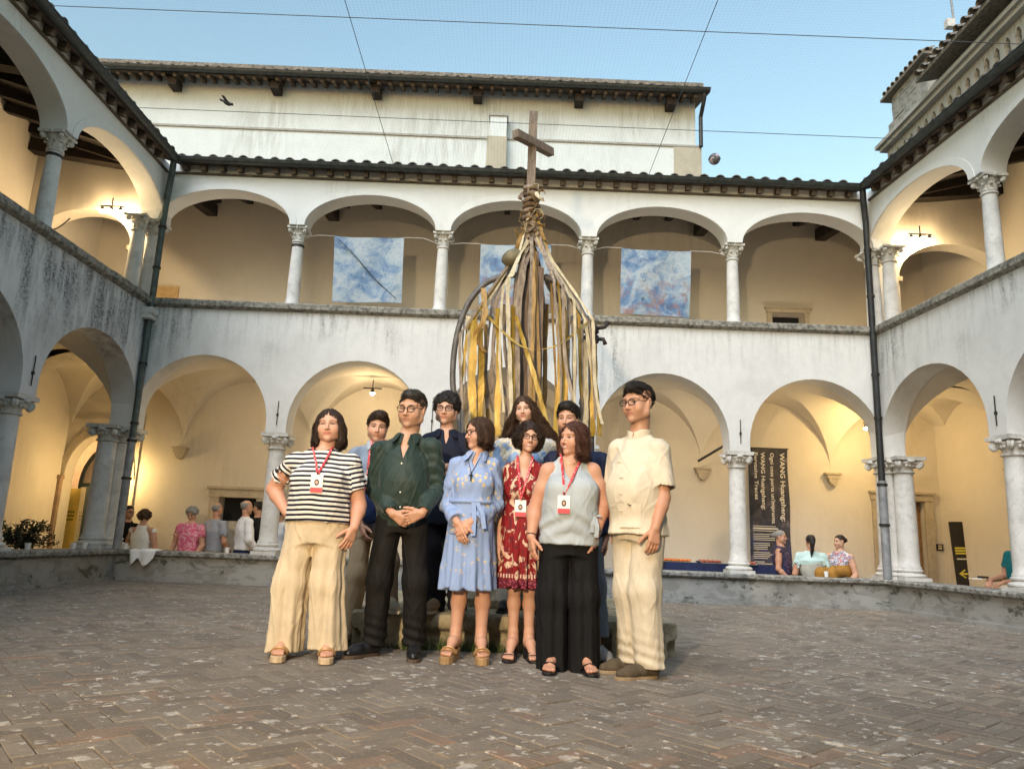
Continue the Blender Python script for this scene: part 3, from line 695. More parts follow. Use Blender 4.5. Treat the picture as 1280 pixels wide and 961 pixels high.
lampset('spot_lamp', (XR+.30, D+1.1, 3.05), 'assumed vault lamp hidden behind the right corner columns', 2, 18, .1, .2, (1.0, .68, .28))  # another unseen lamp, assumed behind these columns to warm the wall
lampset('spot_lamp', (XL+4*bR_, D+.36, 3.0), 'added fill lamp hidden above the tall dark banner', 2, 4, .1, .2, (1.0, .84, .62))  # here and below: unseen fill lamps added to brighten the vaulted walkway
lampset('spot_lamp', (XL+bR_, D+.36, 3.0), 'added fill lamp hidden above the serving hatch', 2, 4, .1, .2, (1.0, .84, .62))
lampset('spot_lamp', (XL+3*bR_, D+.36, 3.0), 'added fill lamp hidden above the blue-clothed table', 2, 3, .1, .2, (1.0, .84, .62))
# ================================================================== buildings behind
def upper_house():
    Y = 16.5; e = empty('upper_house', (0, Y, 6.5), 0, 'tall white house rising behind the rear arcade roof', 'building')
    z = lambda v: v-6.5
    zs = .8+(9.88-.8)*Y/16; xr = 4.10*Y/16; xl = -13
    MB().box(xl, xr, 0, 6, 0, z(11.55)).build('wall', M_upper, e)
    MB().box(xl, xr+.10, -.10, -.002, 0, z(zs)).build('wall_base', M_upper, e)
    MB().box(xl, xr+.12, -.13, -.001, z(zs), z(zs)+.05).build('string_course', simple('grey_string_course', (.30, .30, .28), .9), e)
    MB().box(xr-.55, xr+.11, -.125, -.1, 0, z(zs)-.01).build('stain_patch', plaster('mossy_corner_plaster', (.42, .40, .33), stain=(.13, .12, .08), amount=1.0), e)
    a = atY(613, 145, Y-.3); b = atY(634, 145, Y-.3)
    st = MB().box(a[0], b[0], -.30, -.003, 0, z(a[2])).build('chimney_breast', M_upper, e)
    MB().box(a[0]-.03, b[0]+.03, -.33, -.004, z(a[2])+.001, z(a[2])+.06).build('coping', simple('grey_string_course', (.30, .30, .28), .9), st)
    MB().box(a[0]-.05, b[0]+.02, -.35, -.302, 0, z(zs)-.05).build('lower_block', plaster('mossy_corner_plaster', (.42, .40, .33)) if 'mossy_corner_plaster' not in MATS else MATS['mossy_corner_plaster'], st)
    gz = z(.8+(11.45-.8)*(Y-.52)/16)
    eaves(e, xl, xr+.22, -.52, gz, rows=1, gut=.085, step=.27, raf=.27, wall_v=-.05, top_v=3)
    MB().add([(xl, -.48, gz-.09), (xr+.2, -.48, gz-.09), (xr+.2, 0.0, gz+.10), (xl, 0.0, gz+.10)], [(0, 1, 2, 3)]).build('soffit', M_wood_eave, e)
    for x in (85, 213, 342, 469, 597, 725, 840):
        p = atY(x, 112, Y-.35)
        MB().box(p[0]-.105, p[0]+.105, -.34, -.002, gz-.30, gz-.10).build('eave_bracket', M_wood_dark, e)
    MB().tube([(xr+.10, -.50, gz-.02), (xr+.10, -.48, gz-.2), (xr+.09, -.16, gz-.5), (xr+.09, -.16, z(zs))], .05, 8).build('downpipe', M_pipe_black, e, 40)
    MB().box(xl, xr+.2, -.05, 6, gz+.3, gz+.5).build('roof_body', M_tile, e)
upper_house()
def tower():
    X = 12.2; yn = atX(1158, 70, X)[1]; yf = atX(1114, 130, X)[1]; zt = atX(1158, 70, X)[2]
    e = empty('bell_tower', (X, yn, 8), 0, 'square grey stone tower with a tiled hipped roof', 'tower')
    dp = yf-yn; wd = 3.2; z1 = zt-8
    # coursed stone blocks
    MB().box(.02, wd, .02, dp, -2, z1).build('core', M_greystone, e)
    r_ = random.Random(5); zz = 0; row = 0
    me = [MB().box(-.0, .05, 0, l, 0, .27).mesh('stone', M_greystone) for l in (.30, .42, .52)]; mf = [MB().box(0, l, -.0, .05, 0, .27).mesh('stone', M_greystone) for l in (.30, .42, .52)]
    while zz < z1-.28:
        y = 0
        while y < dp-.2:
            k = r_.randrange(3); link('stone', me[k], e, (-.03+r_.uniform(-.012, .012), y, zz)); y += (.31, .43, .53)[k]
        x = 0
        while x < wd-.2:
            k = r_.randrange(3); link('stone', mf[k], e, (x, -.03+r_.uniform(-.012, .012), zz)); x += (.31, .43, .53)[k]
        zz += .28
    o = .24
    ap = (wd/2, dp/2, z1+.9)
    c = [(-o, -o, z1), (wd+o, -o, z1), (wd+o, dp+o, z1), (-o, dp+o, z1)]
    rf = MB().add(c+[ap]+[(p[0], p[1], p[2]-.09) for p in c], [(0, 1, 4), (1, 2, 4), (2, 3, 4), (3, 0, 4), (0, 5, 6, 1), (1, 6, 7, 2), (2, 7, 8, 3), (3, 8, 5, 0), (8, 7, 6, 5)]).build('roof', M_tile, e)
    for i in range(14): link('tile', ME['tile'], rf, (-o+.13+i*.27, -o+.2, z1+.10)).rotation_euler = (R(24), 0, 0)
    n = int((dp+2*o)/.27)
    for i in range(n):
        t_ = link('tile', ME['tile'], rf, (-o+.2, -o+.13+i*.27, z1+.10)); t_.rotation_euler = (R(24), 0, R(-90))
    m0 = atX(1196, 52, X+1.4); 
    an = empty('roof_antenna', tuple(m0), 0, 'thin metal mast with small box rising beside the stone tower', 'antenna')
    t = atX(1189, 0, X+1.4)-m0
    MB().tube([(0, 0, -.5), tuple(t*1.3)], .035, 8).build('mast', M_pipe_grey, an)
    q = t*.42; MB().box(q[0]-.28, q[0]-.03, q[1]-.1, q[1]+.1, q[2]-.16, q[2]+.12).build('aerial_box', simple('aerial_white', (.5, .5, .5), .6), an)
tower()
def church():
    X = 10.0; e = empty('church_side_wall', (X, 0, 8), 0, 'pale church side wall with row of small trefoil niches under its cornice', 'building')
    y1 = atX(1108, 172, X)[1]; ya = 8.0
    zc_ = 12.0-8; zl = 11.55-8
    M_ch = plaster('church_plaster', (.42, .41, .38), stain=(.15, .15, .13), amount=.9)
    yk = atX(1176, 116, X)[1]
    MB().box(0, .5, ya, y1, -2, zl-.55).build('wall', M_ch, e)
    # niche band: piers and trefoil heads, dark recess behind
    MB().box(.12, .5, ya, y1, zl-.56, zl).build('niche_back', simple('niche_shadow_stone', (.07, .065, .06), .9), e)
    n = int((y1-ya)/.34)
    head = MB(); 
    P = [(-.17, .55), (-.17, 0), (-.085, 0), (-.085, .18), (-.10, .24), (-.07, .30), (-.05, .36), (0, .40), (.05, .36), (.07, .30), (.10, .24), (.085, .18), (.085, 0), (.17, 0), (.17, .55)]
    vs = [(0, a, b) for a, b in P]+[(.12, a, b) for a, b in P]; k = len(P)
    for i in range(1, k-2): pass
    L = [(-.17, 0), (-.085, 0), (-.085, .18), (-.10, .24), (-.07, .30), (-.05, .36), (0, .40), (.05, .36), (.07, .30), (.10, .24), (.085, .18), (.085, 0), (.17, 0)]
    for (a, b), (c, d) in zip(L, L[1:]):
        head.add([(0, a, b), (0, c, d), (0, c, .55), (0, a, .55)], [(0, 1, 2, 3)]); head.add([(0, a, b), (0, c, d), (.12, c, d), (.12, a, b)], [(0, 1, 2, 3)])
    me = head.mesh('niche', M_ch)
    for i in range(n): link('niche', me, e, (0, y1-.17-i*.34, zl-.55))
    MB().box(-.16, .4, ya, y1+.1, zl+.002, zl+.12).box(-.24, .4, ya, y1+.2, zl+.12, zl+.22).build('cornice', M_ch, e)
    MB().box(.0, .4, ya, yk+.4, zl+.225, zl+.52).build('attic_wall', M_ch, e)
    y2 = atX(1150, 112, X-.4)[1]
    MB().add([(-.5, ya, zl+.55), (-.5, y2, zl+.55), (3, y2, zl+1.4), (3, ya, zl+1.4), (-.5, ya, zl+.44), (-.5, y2, zl+.44), (3, y2, zl+1.29), (3, ya, zl+1.29)],
             [(0, 1, 2, 3), (7, 6, 5, 4), (0, 4, 5, 1), (1, 5, 6, 2), (2, 6, 7, 3), (3, 7, 4, 0)]).build('roof', M_tile, e)
    for i in range(int((y2-ya)/.27)): link('tile', ME['tile'], e, (-.38, ya+.14+i*.27, zl+.58)).rotation_euler = (R(14), 0, R(-90))
church()

# ================================================================== bird net and cables over the court
ZN = 7.2
M_wire = simple('steel_cable', (.10, .11, .12), .5, .2, 5, 0, metal=.5)
for a, b, lab in (((-6.5, 8.40, ZN), (6.9, 8.37, ZN), 'thin steel cable crossing the open court nearest the camera'), ((-6.5, 10.69, ZN), (6.6, 10.69, ZN), 'thin steel cable crossing the court close to the rear eave'),
                  ((-2.22, -2, ZN), (-2.22, 12.2, ZN), 'thin steel cable running back to the eave left of the cross'), ((2.29, -2, ZN), (2.29, 12.2, ZN), 'thin steel cable running back to the eave right of the cross')):
    tag(MB().tube([a, b], .005, 6).build('net_cable', M_wire), lab, 'cable', 'cables carrying the bird net')
def net_mat():
    t = NT('bird_net_mesh'); g = t.n('ShaderNodeNewGeometry'); sp = t.n('ShaderNodeSeparateXYZ'); t.l(g.outputs['Position'], sp.inputs[0])
    def lines(ax):
        fr = t.math('FRACT', t.math('MULTIPLY', sp.outputs[ax], 1/.05)); return t.math('LESS_THAN', t.math('ABSOLUTE', t.math('SUBTRACT', fr, .5)), .009)
    m_ = t.math('MAXIMUM', lines(0), lines(1))
    tr = t.n('ShaderNodeBsdfTransparent'); mx = t.n('ShaderNodeMixShader'); t.b.inputs['Base Color'].default_value = (.05, .05, .05, 1)
    t.l(m_, mx.inputs[0]); t.l(tr.outputs[0], mx.inputs[1]); t.l(t.b.outputs[0], mx.inputs[2])
    t.l(mx.outputs[0], t.t.nodes['Material Output'].inputs[0]); return t.m
nm = MB(); nx, ny = 20, 22
vs = [(-6.3+12.7*i/nx, -1.8+13.9*j/ny, ZN-.015-.05*abs(math.sin(i*.9)*math.sin(j*.8))) for j in range(ny+1) for i in range(nx+1)]
nm.add(vs, [(j*(nx+1)+i, j*(nx+1)+i+1, (j+1)*(nx+1)+i+1, (j+1)*(nx+1)+i) for j in range(ny) for i in range(nx)])
tag(nm.build('bird_net', net_mat(), None, True), 'fine grey bird net stretched over the whole court', 'net')
# ball caught above the net, bird
p = atY(893, 199, 11.3)
M_ball = NT('ball_leather'); co = M_ball.coord('Object'); 
M_ball = M_ball.fin(M_ball.ramp(M_ball.noise(co, 9, 2), [(.45, (.10, .10, .11)), (.52, (.42, .36, .38))], 'CONSTANT'), .6)
bl = tag(MB().ball((0, 0, 0), .095, 20).build('stray_ball', M_ball, None, True, tuple(p)), 'small grey ball resting on the net beside the tall white house', 'ball')
MB().tube([(.097*math.cos(a), .097*math.sin(a), 0) for a in np.linspace(0, 2*math.pi, 24)[:-1]], .004, 5, closed=True).build('seam', M_iron, bl)
p = atY(284, 129, 10.6)
bd = empty('bird', tuple(p), R(35), 'small dark bird in front of the tall white house', 'bird'); bd.rotation_euler = (0, R(28), R(0))
M_bird = simple('dark_feathers', (.02, .022, .024), .7, .4, 30)
MB().ball((0, 0, 0), (.075, .035, .035), 12).ball((.075, 0, .018), (.026, .022, .022), 10).prism([(.095, .012), (.125, .004), (.095, .02)], -.006, .006).build('body', M_bird, bd, True)
for s in (-1, 1): MB().add([(.03, s*.03, .01), (-.05, s*.03, .01), (-.09, s*.10, .03), (-.03, s*.12, .035), (.03, s*.03, .018), (-.05, s*.03, .018), (-.09, s*.10, .034), (-.03, s*.12, .039)], [(0, 1, 2, 3), (7, 6, 5, 4), (0, 4, 5, 1), (1, 5, 6, 2), (2, 6, 7, 3), (3, 7, 4, 0)]).build('wing', M_bird, bd)
MB().prism([(-.06, -.01), (-.13, -.018), (-.13, 0), (-.06, .012)], -.02, .02).build('tail', M_bird, bd)

# ================================================================== paintings hung between the loggia columns
def canvas_mat(name, seed, rust, diag):
    t = NT(name); co = t.coord('Object', (1, 1, 1), (seed*3.1, seed, seed*1.7))
    a = t.noise(co, 2.2, 6, .65, .8); b = t.noise(co, 5.5, 6, .7, 1.2); c = t.noise(co, 16, 5, .7, .4)
    col = t.ramp(a, [(.32, (.05, .10, .20)), (.42, (.11, .19, .31)), (.50, (.24, .31, .37)), (.58, (.34, .38, .40)), (.70, (.12, .20, .32))])
    col = t.mix(t.mr(b, .52, .66, 0, .55), col, (.40, .43, .45)); col = t.mix(t.mr(c, .56, .7, 0, .6), col, (.07, .15, .33))
    if rust:
        sp = t.n('ShaderNodeSeparateXYZ'); t.l(t.tc.outputs['Object'], sp.inputs[0])
        low = t.mr(sp.outputs[2], .35, -.35, 0, 1)
        col = t.mix(t.math('MULTIPLY', t.mr(t.noise(co, 4.2, 6, .7, 1), .48, .60), t.math('MULTIPLY', low, .9)), col, (.24, .13, .11))
    n = t.noise(co, 3, 3); MATS[name] = t.fin(col, .55, 0, t.bump(n, .5, .03), .3); return t.m
def painting(pxs, seed, rust, label, diag, marks):
    q = [atY(x, y, D) for x, y in pxs]; c = sum(q)/4; e = empty('hanging_painting', tuple(c), 0, label, 'painting', 'paintings hung in the upper loggia')
    q = [v-c for v in q]; n = 12; vs = []
    for j in range(n+1):
        for i in range(n+1):
            s, t = i/n, j/n; p_ = (q[0]*(1-s)+q[1]*s)*(1-t)+(q[3]*(1-s)+q[2]*s)*t
            vs.append((p_[0], .02*math.sin(5*s+seed)*t+.015*math.sin(9*s+4*t), p_[2]-.02*math.sin(math.pi*s)*(1-t)))
    fr = [(j*(n+1)+i, j*(n+1)+i+1, (j+1)*(n+1)+i+1, (j+1)*(n+1)+i) for j in range(n) for i in range(n)]
    mb = MB().add(vs, fr); o = len(vs); mb.add([(a, b+.012, c_) for a, b, c_ in vs], [f[::-1] for f in fr])
    cv = mb.build('canvas', canvas_mat('blue_canvas_%d' % seed, seed, rust, diag), e, True)
    M_ink = simple('black_ink_stroke', (.03, .045, .07), .6, .4, 20)
    def stroke(P, w, mat):
        MB().tube([(a, -.028, b) for a, b in P], [w*(.5+.5*math.sin(math.pi*(i+.5)/len(P))) for i in range(len(P))], 6, flat=.25).build('brush_stroke', mat, cv, True)
    if diag: stroke([(q[0][0]+.06+1.05*t, q[0][2]-.05-1.02*t+.02*math.sin(7*t)) for t in np.linspace(0, 1, 14)], .022, M_ink)
    M_pale = simple('pale_stroke', (.60, .66, .70), .6, .2, 20)
    r_ = random.Random(seed)
    for k in range(marks):   # small curling signs
        x, z = r_.uniform(-.42, .48), r_.uniform(-.45, .45); a0 = r_.uniform(0, 6); R_ = r_.uniform(.018, .035)
        stroke([(x+R_*math.cos(a0+t), z+R_*1.5*math.sin(a0+t)) for t in np.linspace(0, 4.2, 12)]+[(x+R_*math.cos(a0+4.2)+.012*i, z+R_*1.5*math.sin(a0+4.2)+.02*i) for i in (1, 2)], .0055, r_.choice((M_ink, M_pale)))
    for (a, s) in ((q[0], -1), (q[1], 1)):
        x1 = (math.floor((c[0]-XL)/bR_)+(0 if s < 0 else 1))*bR_+XL-c[0]
        MB().tube([(a[0], 0, a[2]), ((a[0]+x1)/2, 0, a[2]-.02+.02), (x1-s*.09, 0, 5.55-c[2]+.06)], .006, 5).build('hanging_cord', simple('pale_cord', (.5, .47, .42), .8), e)
painting([(418, 295), (505, 297), (502, 379), (415, 377)], 1, False, 'blue abstract painting crossed by a dark diagonal brush stroke', True, 5)
painting([(601, 305), (689, 306), (687, 387), (598, 386)], 2, True, 'pale blue abstract painting hanging behind the wooden cross', False, 3)
painting([(777, 310), (864, 314), (862, 397), (775, 392)], 3, True, 'blue abstract painting with rust hand prints low down', False, 9)

# ================================================================== banner and sign
def text_mesh(body, size, mat, parent, loc, rot, name='lettering', extr=.001, font_bold=True, width=None):
    cu = bpy.data.curves.new('t', 'FONT'); cu.body = body; cu.size = size; cu.extrude = extr; cu.resolution_u = 2; cu.offset = size*.018 if font_bold else 0
    ob = bpy.data.objects.new('t', cu); COL.objects.link(ob)
    dg = bpy.context.evaluated_depsgraph_get(); me = bpy.data.meshes.new_from_object(ob.evaluated_get(dg)); bpy.data.objects.remove(ob)
    me.materials.clear(); me.materials.append(mat)
    if width:
        xs = [v.co.x for v in me.vertices]; k = width/max(.001, max(xs)-min(xs))
        for v in me.vertices: v.co.x *= k
    o = link(name, me, parent, loc); o.rotation_euler = rot; return o
def banner():
    Y = D+DEP-.03; q = [atY(935, 560, Y), atY(984, 563, Y)]; x0, x1 = q[0][0], q[1][0]; zt = q[0][2]; zb = .05
    e = empty('tall_banner', (x0, Y, zb), 0, 'tall dark exhibition banner with pale sideways lettering on the rear wall', 'banner')
    w_, h = x1-x0, zt-zb
    t = NT('banner_print'); co = t.coord('Object', (1, 1, 1), (4, 0, 2)); a = t.noise(co, 3.2, 7, .7, .9); b = t.noise(co, 9, 6, .7, .6)
    sp = t.n('ShaderNodeSeparateXYZ'); t.l(t.tc.outputs['Object'], sp.inputs[0])
    col = t.ramp(a, [(.3, (.010, .012, .026)), (.45, (.028, .028, .040)), (.58, (.060, .052, .056)), (.72, (.10, .09, .10))])
    col = t.mix(t.math('MULTIPLY', t.mr(b, .45, .6), t.mr(sp.outputs[2], 1.4, .8, 0, .8)), col, (.05, .06, .17))
    col = t.mix(t.math('MULTIPLY', t.mr(t.noise(co, 6, 5, .6), .56, .66), .6), col, (.20, .17, .18))
    n = 14; vs = []
    for j in range(n+1):
        for i in range(7): vs.append((w_*i/6+.012*math.sin(j*.9)*(i/6)+.02*(1-j/n)*(i/6), .008*math.sin(i*1.3+j*.7), h*j/n))
    fs = [(j*7+i, j*7+i+1, j*7+i+8, j*7+i+7) for j in range(n) for i in range(6)]
    mb = MB().add(vs, fs); mb.add([(a_, b_+.006, c_) for a_, b_, c_ in vs], [f[::-1] for f in fs])
    cl = mb.build('cloth', t.fin(col, .6), e, True)
    ink = simple('banner_lettering', (.72, .68, .60), .7, .05, 5, 0)
    rot = (R(90), R(90), 0)
    for x, s, L_, wd_, y_ in ((.845, .122, 'WANG Huangsheng:', 1.26, .05), (.60, .095, "Ogni cosa porta un'impronta", 1.30, .05), (.36, .105, 'WANG Huangsheng:', 1.06, .05), (.19, .095, 'Pervasive Traces', .87, .05)):
        o = text_mesh(L_, s, ink, cl, (w_*x-.035, -.018, h-y_-.02), rot, width=wd_)
    r_ = random.Random(11); z = h-1.42
    for k in range(17):   # small print
        l_ = r_.choice((.20, .26, .33, .40, .30)) if k > 2 else (.42, .46, .40)[k]; hgt = .028 if k == 1 else .012
        MB().box(.05, .05+l_, -.0135, -.0125, z-hgt, z).build('print_line', ink, cl); z -= hgt+(.05 if k % 4 == 2 else .022)
    MB().bar((-.02, 0, h+.01), (w_+.02, 0, h+.01), .02, .02).build('top_rail', M_iron, e)
banner()
def sign():
    q0, q1, q2, q3 = atY(1190, 651, 13.35), atY(1218, 652, 13.35), atY(1229, 738, 13.35), atY(1197, 732, 13.35)
    w_ = q1[0]-q0[0]; h = q0[2]+.22; e = empty('direction_sign', (q0[0]+w_/2+.05, 13.35, FLZ), 0, 'dark freestanding sign panel with yellow left-pointing arrow', 'sign'); e.rotation_euler = (R(-3), R(-2.0), R(-8))
    M_p = simple('dark_brown_panel', (.022, .017, .013), .5, .2, 5, 0)
    pn = MB().box(-w_/2, w_/2, -.02, .02, .04, h).build('panel', M_p, e, bevel=.004)
    MB().box(w_/2, w_/2+.03, -.06, .25, .0, h).box(-w_/2, w_/2, .02, .25, 0, .05).build('side_board', M_p, e)
    yel = simple('yellow_print', (.62, .52, .06), .6, .05, 5, 0); wh = simple('white_print', (.65, .62, .5), .6, .05, 5, 0)
    z = h*.46
    MB().prism([(-.15, z), (-.05, z+.075), (-.03, z+.06), (-.095, z+.014), (.12, z+.014), (.135, z+.04), (.15, z+.04), (.145, z), (.15, z-.04), (.135, z-.04), (.12, z-.014), (.095-.19, z-.014), (-.03, z-.06), (-.05, z-.075)], -.024, -.0205).build('arrow', yel, pn)
    for k in range(3): MB().box(-.16, .12+.03*(k % 2), -.023, -.0205, h*.66+.045*k, h*.66+.045*k+.03).build('print_line', yel, pn)
    MB().box(-.15, .15, -.023, -.0205, h*.605, h*.605+.022).build('print_line', wh, pn)
    s = empty('wall_socket', (7.93+.05, D+DEP-.012, .98), 0, 'small black switch plate beside the wooden door', 'switch')
    MB().box(-.06, .06, -.01, .01, -.06, .06).build('plate', M_iron, s); MB().box(-.035, .035, -.014, -.0101, -.035, .0).box(-.035, .035, -.014, -.0101, .01, .04).build('rocker', simple('switch_cream', (.55, .45, .3), .5), s)
sign()
# iron bracket and festoon chain in the left loggia, brace bar in the fourth lower bay
p = atY(85, 278, D+.2)
br_ = empty('wall_bracket', (XL-DEP, D-.5, 5.55), 0, 'black iron bracket with a hanging chain near the triple spotlight', 'bracket')
MB().bar((0, 0, 0), (.38, 0, .02), .03, .03).bar((.0, 0, -.08), (.0, 0, .08), .03, .03, (0, 1, 0)).bar((.36, 0, -.04), (.36, 0, .07), .03, .03, (0, 1, 0)).build('arm', M_iron, br_)
MB().tube([(.38+.55*t, .15*t, -.02-.5*(t-t*t)*1.6+.12*t) for t in np.linspace(0, 1, 14)], .012, 6).build('chain', M_iron, br_)
a, b = atY(873, 576, D+1.2), atY(905, 557, D+.6)
tag(MB().tube([tuple(a-a), tuple(b-a)], .022, 8).build('tie_bar', M_iron, None, True, tuple(a)), 'slanting iron tie bar beside the column left of the banner', 'tie bar')

# ================================================================== tables behind the rear wall, things on the cap stones
M_navy = simple('navy_tablecloth', (.012, .02, .07), .8, .3, 6, .3, 20)
M_paper = simple('white_paper', (.78, .78, .76), .6, .05, 6, 0)
def table(x0, x1, y0, y1, label):
    e = empty('buffet_table', ((x0+x1)/2, (y0+y1)/2, FLZ), 0, label, 'table'); w_, d_ = (x1-x0)/2, (y1-y0)/2
    vs = []; n = 40
    for i in range(n):
        a = 2*math.pi*i/n; cx_, sy = math.cos(a), math.sin(a); k = 1/max(abs(cx_), abs(sy)); wob = 1+.015*math.sin(9*a)
        vs += [(w_*cx_*k, d_*sy*k, .78), (w_*cx_*k*wob+.02*math.sin(14*a), d_*sy*k*wob+.02*math.cos(13*a), .05)]
    MB().add(vs, [(2*i, 2*i+1, (2*i+3) % (2*n), (2*i+2) % (2*n)) for i in range(n)]+[tuple(2*i for i in range(n))]).build('cloth', M_navy, e)
    for sx in (-1, 1):
        for sy in (-1, 1): MB().box(sx*w_*.9-.02, sx*w_*.9+.02, sy*d_*.85-.02, sy*d_*.85+.02, 0, .77).build('leg', M_iron, e)
    return e
table(2.6, 4.55, 12.35, 12.95, 'long table under navy cloth behind the rear parapet')
def tray(x, y, z, l, label, col):
    e = empty('food_tray', (x, y, z), rnd.uniform(-.2, .2), label, 'tray', 'food trays')
    MB().prism([(-l/2, .03), (-l/2+.03, 0), (l/2-.03, 0), (l/2, .03), (l/2-.012, .032), (l/2-.035, .008), (-l/2+.035, .008), (-l/2+.012, .032)], -.12, .12).build('tray', simple('foil_tray', (.5, .48, .44), .35, metal=.7), e)
    mt = simple('food_%s' % label[:9].replace(' ', '_'), col, .6, .35, 30, .3, 60)
    me = MB().ball((0, 0, 0), (.035, .03, .022), 8, noise=.2).mesh('bite', mt, True)
    for k in range(int(l/.07)*3): link('bite', me, e, (-l/2+.06+(k//3)*.07, -.07+(k % 3)*.07, .03)).rotation_euler = (0, 0, rnd.uniform(0, 3))
tz = FLZ+.785
tray(2.78, 12.5, tz, .5, 'orange pastries in a tray at the end of the navy table', (.55, .16, .03))
tray(3.35, 12.5, tz, .4, 'reddish savouries in a low tray on the navy table', (.30, .07, .04))
tray(3.9, 12.45, tz, .4, 'pink sliced meat in a tray on the navy table', (.45, .14, .10))
def cup(px, py, Y, label):
    q = atY(px, py, Y); e = empty('paper_cup', (q[0], Y, ZP), 0, label, 'cup')
    MB().lathe([(.026, .001), (.036, .085), (.034, .085), (.025, .008)], 14).build('cup_body', M_paper, e, 40)
    MB().tube([(.036*math.cos(a), .036*math.sin(a), .085) for a in np.linspace(0, 2*math.pi, 15)[:-1]], .0025, 5, closed=True).build('rim', M_paper, e)
def cupX(px, X, label):
    q = atX(px, 680, X); e = empty('paper_cup', (X, q[1], ZP), 0, label, 'cup')
    MB().lathe([(.026, .001), (.036, .085), (.034, .085), (.025, .008)], 14).build('cup_body', M_paper, e, 40)
    MB().tube([(.036*math.cos(a), .036*math.sin(a), .085) for a in np.linspace(0, 2*math.pi, 15)[:-1]], .0025, 5, closed=True).build('rim', M_paper, e)
cupX(35, XL, 'white paper cup on the parapet in front of the olive bush')
cupX(92, XL, 'white paper cup on the parapet left of another cup by the corner columns'); cupX(106, XL, 'white paper cup nearer the corner columns than its neighbour')
cup(157, 682, D-.1, 'white paper cup before the woman in black'); cup(1033, 720, D-.1, 'white paper cup on the parapet between the two seated women')
cup(284, 688, D-.12, 'white paper cup on the parapet before the man in navy trousers')
# cloth over the parapet edge
q = atY(181, 684, D-.33); vs = []; n = 12
for j in range(n+1):
    for i in range(n+1):
        s, t = i/n-.5, j/n; ln = t*.42; y = .12-min(ln, .16)
        z = .012+.012*math.sin(7*s+3*t) if ln < .16 else .012-(ln-.16)*(.42+.5*abs(math.sin(4.5*s+1)))
        vs.append((s*.42*(1-.25*t), y-(0.02+.02*math.sin(11*s))*(ln > .16)-.0, z))
nb_ = MB().add(vs, [(j*(n+1)+i, j*(n+1)+i+1, (j+1)*(n+1)+i+1, (j+1)*(n+1)+i) for j in range(n) for i in range(n)]).build('white_cloth', simple('white_cotton', (.78, .78, .77), .85, .05, 8, .3, 30), None, True, (q[0], D-.31, ZP))
tag(nb_, 'crumpled white cloth hanging over the parapet edge', 'cloth')
sm_ = nb_.modifiers.new('s', 'SOLIDIFY'); sm_.thickness = .006
# ================================================================== well with iron frame, cross and ribbons
WX, WY = .10, 6.95; ZS = .25
M_rust = simple('grey_galvanised_iron', (.12, .115, .11), .55, .35, 14, .3, 80, metal=.35)
well = empty('well', (WX, WY, 0), 0, 'stone well on a square moulded step under an arched iron frame', 'well')
def step_ring(hx, z0, z1, bulge):
    prof = [(0, z0), (-.05, z0), (-.055, z0+.02), (-.03, z0+.05), (-.03, z1-.12), (-.0, z1-.11), (.02, z1-.095)]
    prof = [(-.045, z0), (-.05, z1-.135), (-.035, z1-.125), (-.03, z1-.118), (-.004, z1-.112)]+[(.0+bulge*math.sin(a)*.8, z1-.055-.052*math.cos(a)) for a in np.linspace(.35, math.pi-.35, 6)]+[(-.012, z1-.006), (-.03, z1)]
    return prof
def moulded_block(u0, u1, side, hx):
    """one length of moulded step stone on one side of the square"""
    pr = [(hx+a, b) for a, b in step_ring(hx, -.01, ZS, .032)]+[(hx-.45, ZS), (hx-.45, -.01)]
    mb = MB().prism([(-a, b) for a, b in pr], u0+.003, u1-.003, axis='x')
    mb.xf(Matrix.Rotation(side*math.pi/2, 4, 'Z')); return mb
HX = 1.17
for side in range(4):
    u = -HX-.03
    while u < HX-.2:
        l = rnd.choice((.62, .8, 1.05)); b = min(HX+.03, u+l)
        if HX-b < .4: b = HX+.03
        moulded_block(u, b, side, HX).build('step_stone', M_step, well, 40).location = (0, 0, rnd.uniform(-.006, .006)); u = b
MB().box(-.75, .75, -.75, .75, 0, ZS-.004).build('step_paving', M_step, well)
MB().lathe([(.60, ZS), (.62, ZS+.06), (.55, ZS+.09), (.52, ZS+.14), (.52, ZS+.62), (.56, ZS+.66), (.60, ZS+.70), (.60, ZS+.80), (.44, ZS+.80), (.42, ZS+.3), (.01, ZS+.28)], 8, a0=R(22.5), a1=R(382.5)).build('well_head', M_step, well, 30)
# iron frame: four legs curving in to a crown ring
def leg(px_pts, Y, r=.035):
    P = [atY(x, y, Y)-np.array([WX, WY, 0]) for x, y in px_pts]; return P
def spline(P, n=6):
    P = [np.array(p, float) for p in P]; out = []
    for i in range(len(P)-1):
        p0, p1, p2, p3 = P[max(i-1, 0)], P[i], P[i+1], P[min(i+2, len(P)-1)]
        for k in range(n):
            t = k/n; out.append(.5*((2*p1)+(-p0+p2)*t+(2*p0-5*p1+4*p2-p3)*t*t+(-p0+3*p1-3*p2+p3)*t**3))
    out.append(P[-1]); return out
LegL = leg([(577, 760), (576, 640), (575, 530), (566, 480), (570, 425), (584, 382), (606, 355), (632, 345), (650, 344)], WY-.02)
LegL[0][2] = ZS; LegL = spline(LegL)
MB().tube(LegL, .029, 10).build('frame_leg', M_rust, well, True)
LegR = leg([(742, 780), (740, 640), (739, 530), (738, 420), (728, 392), (710, 364), (690, 350), (672, 345)], WY+.02); LegR[0][2] = ZS; LegR = spline(LegR)
MB().tube(LegR, .029, 10).build('frame_leg', M_rust, well, True)
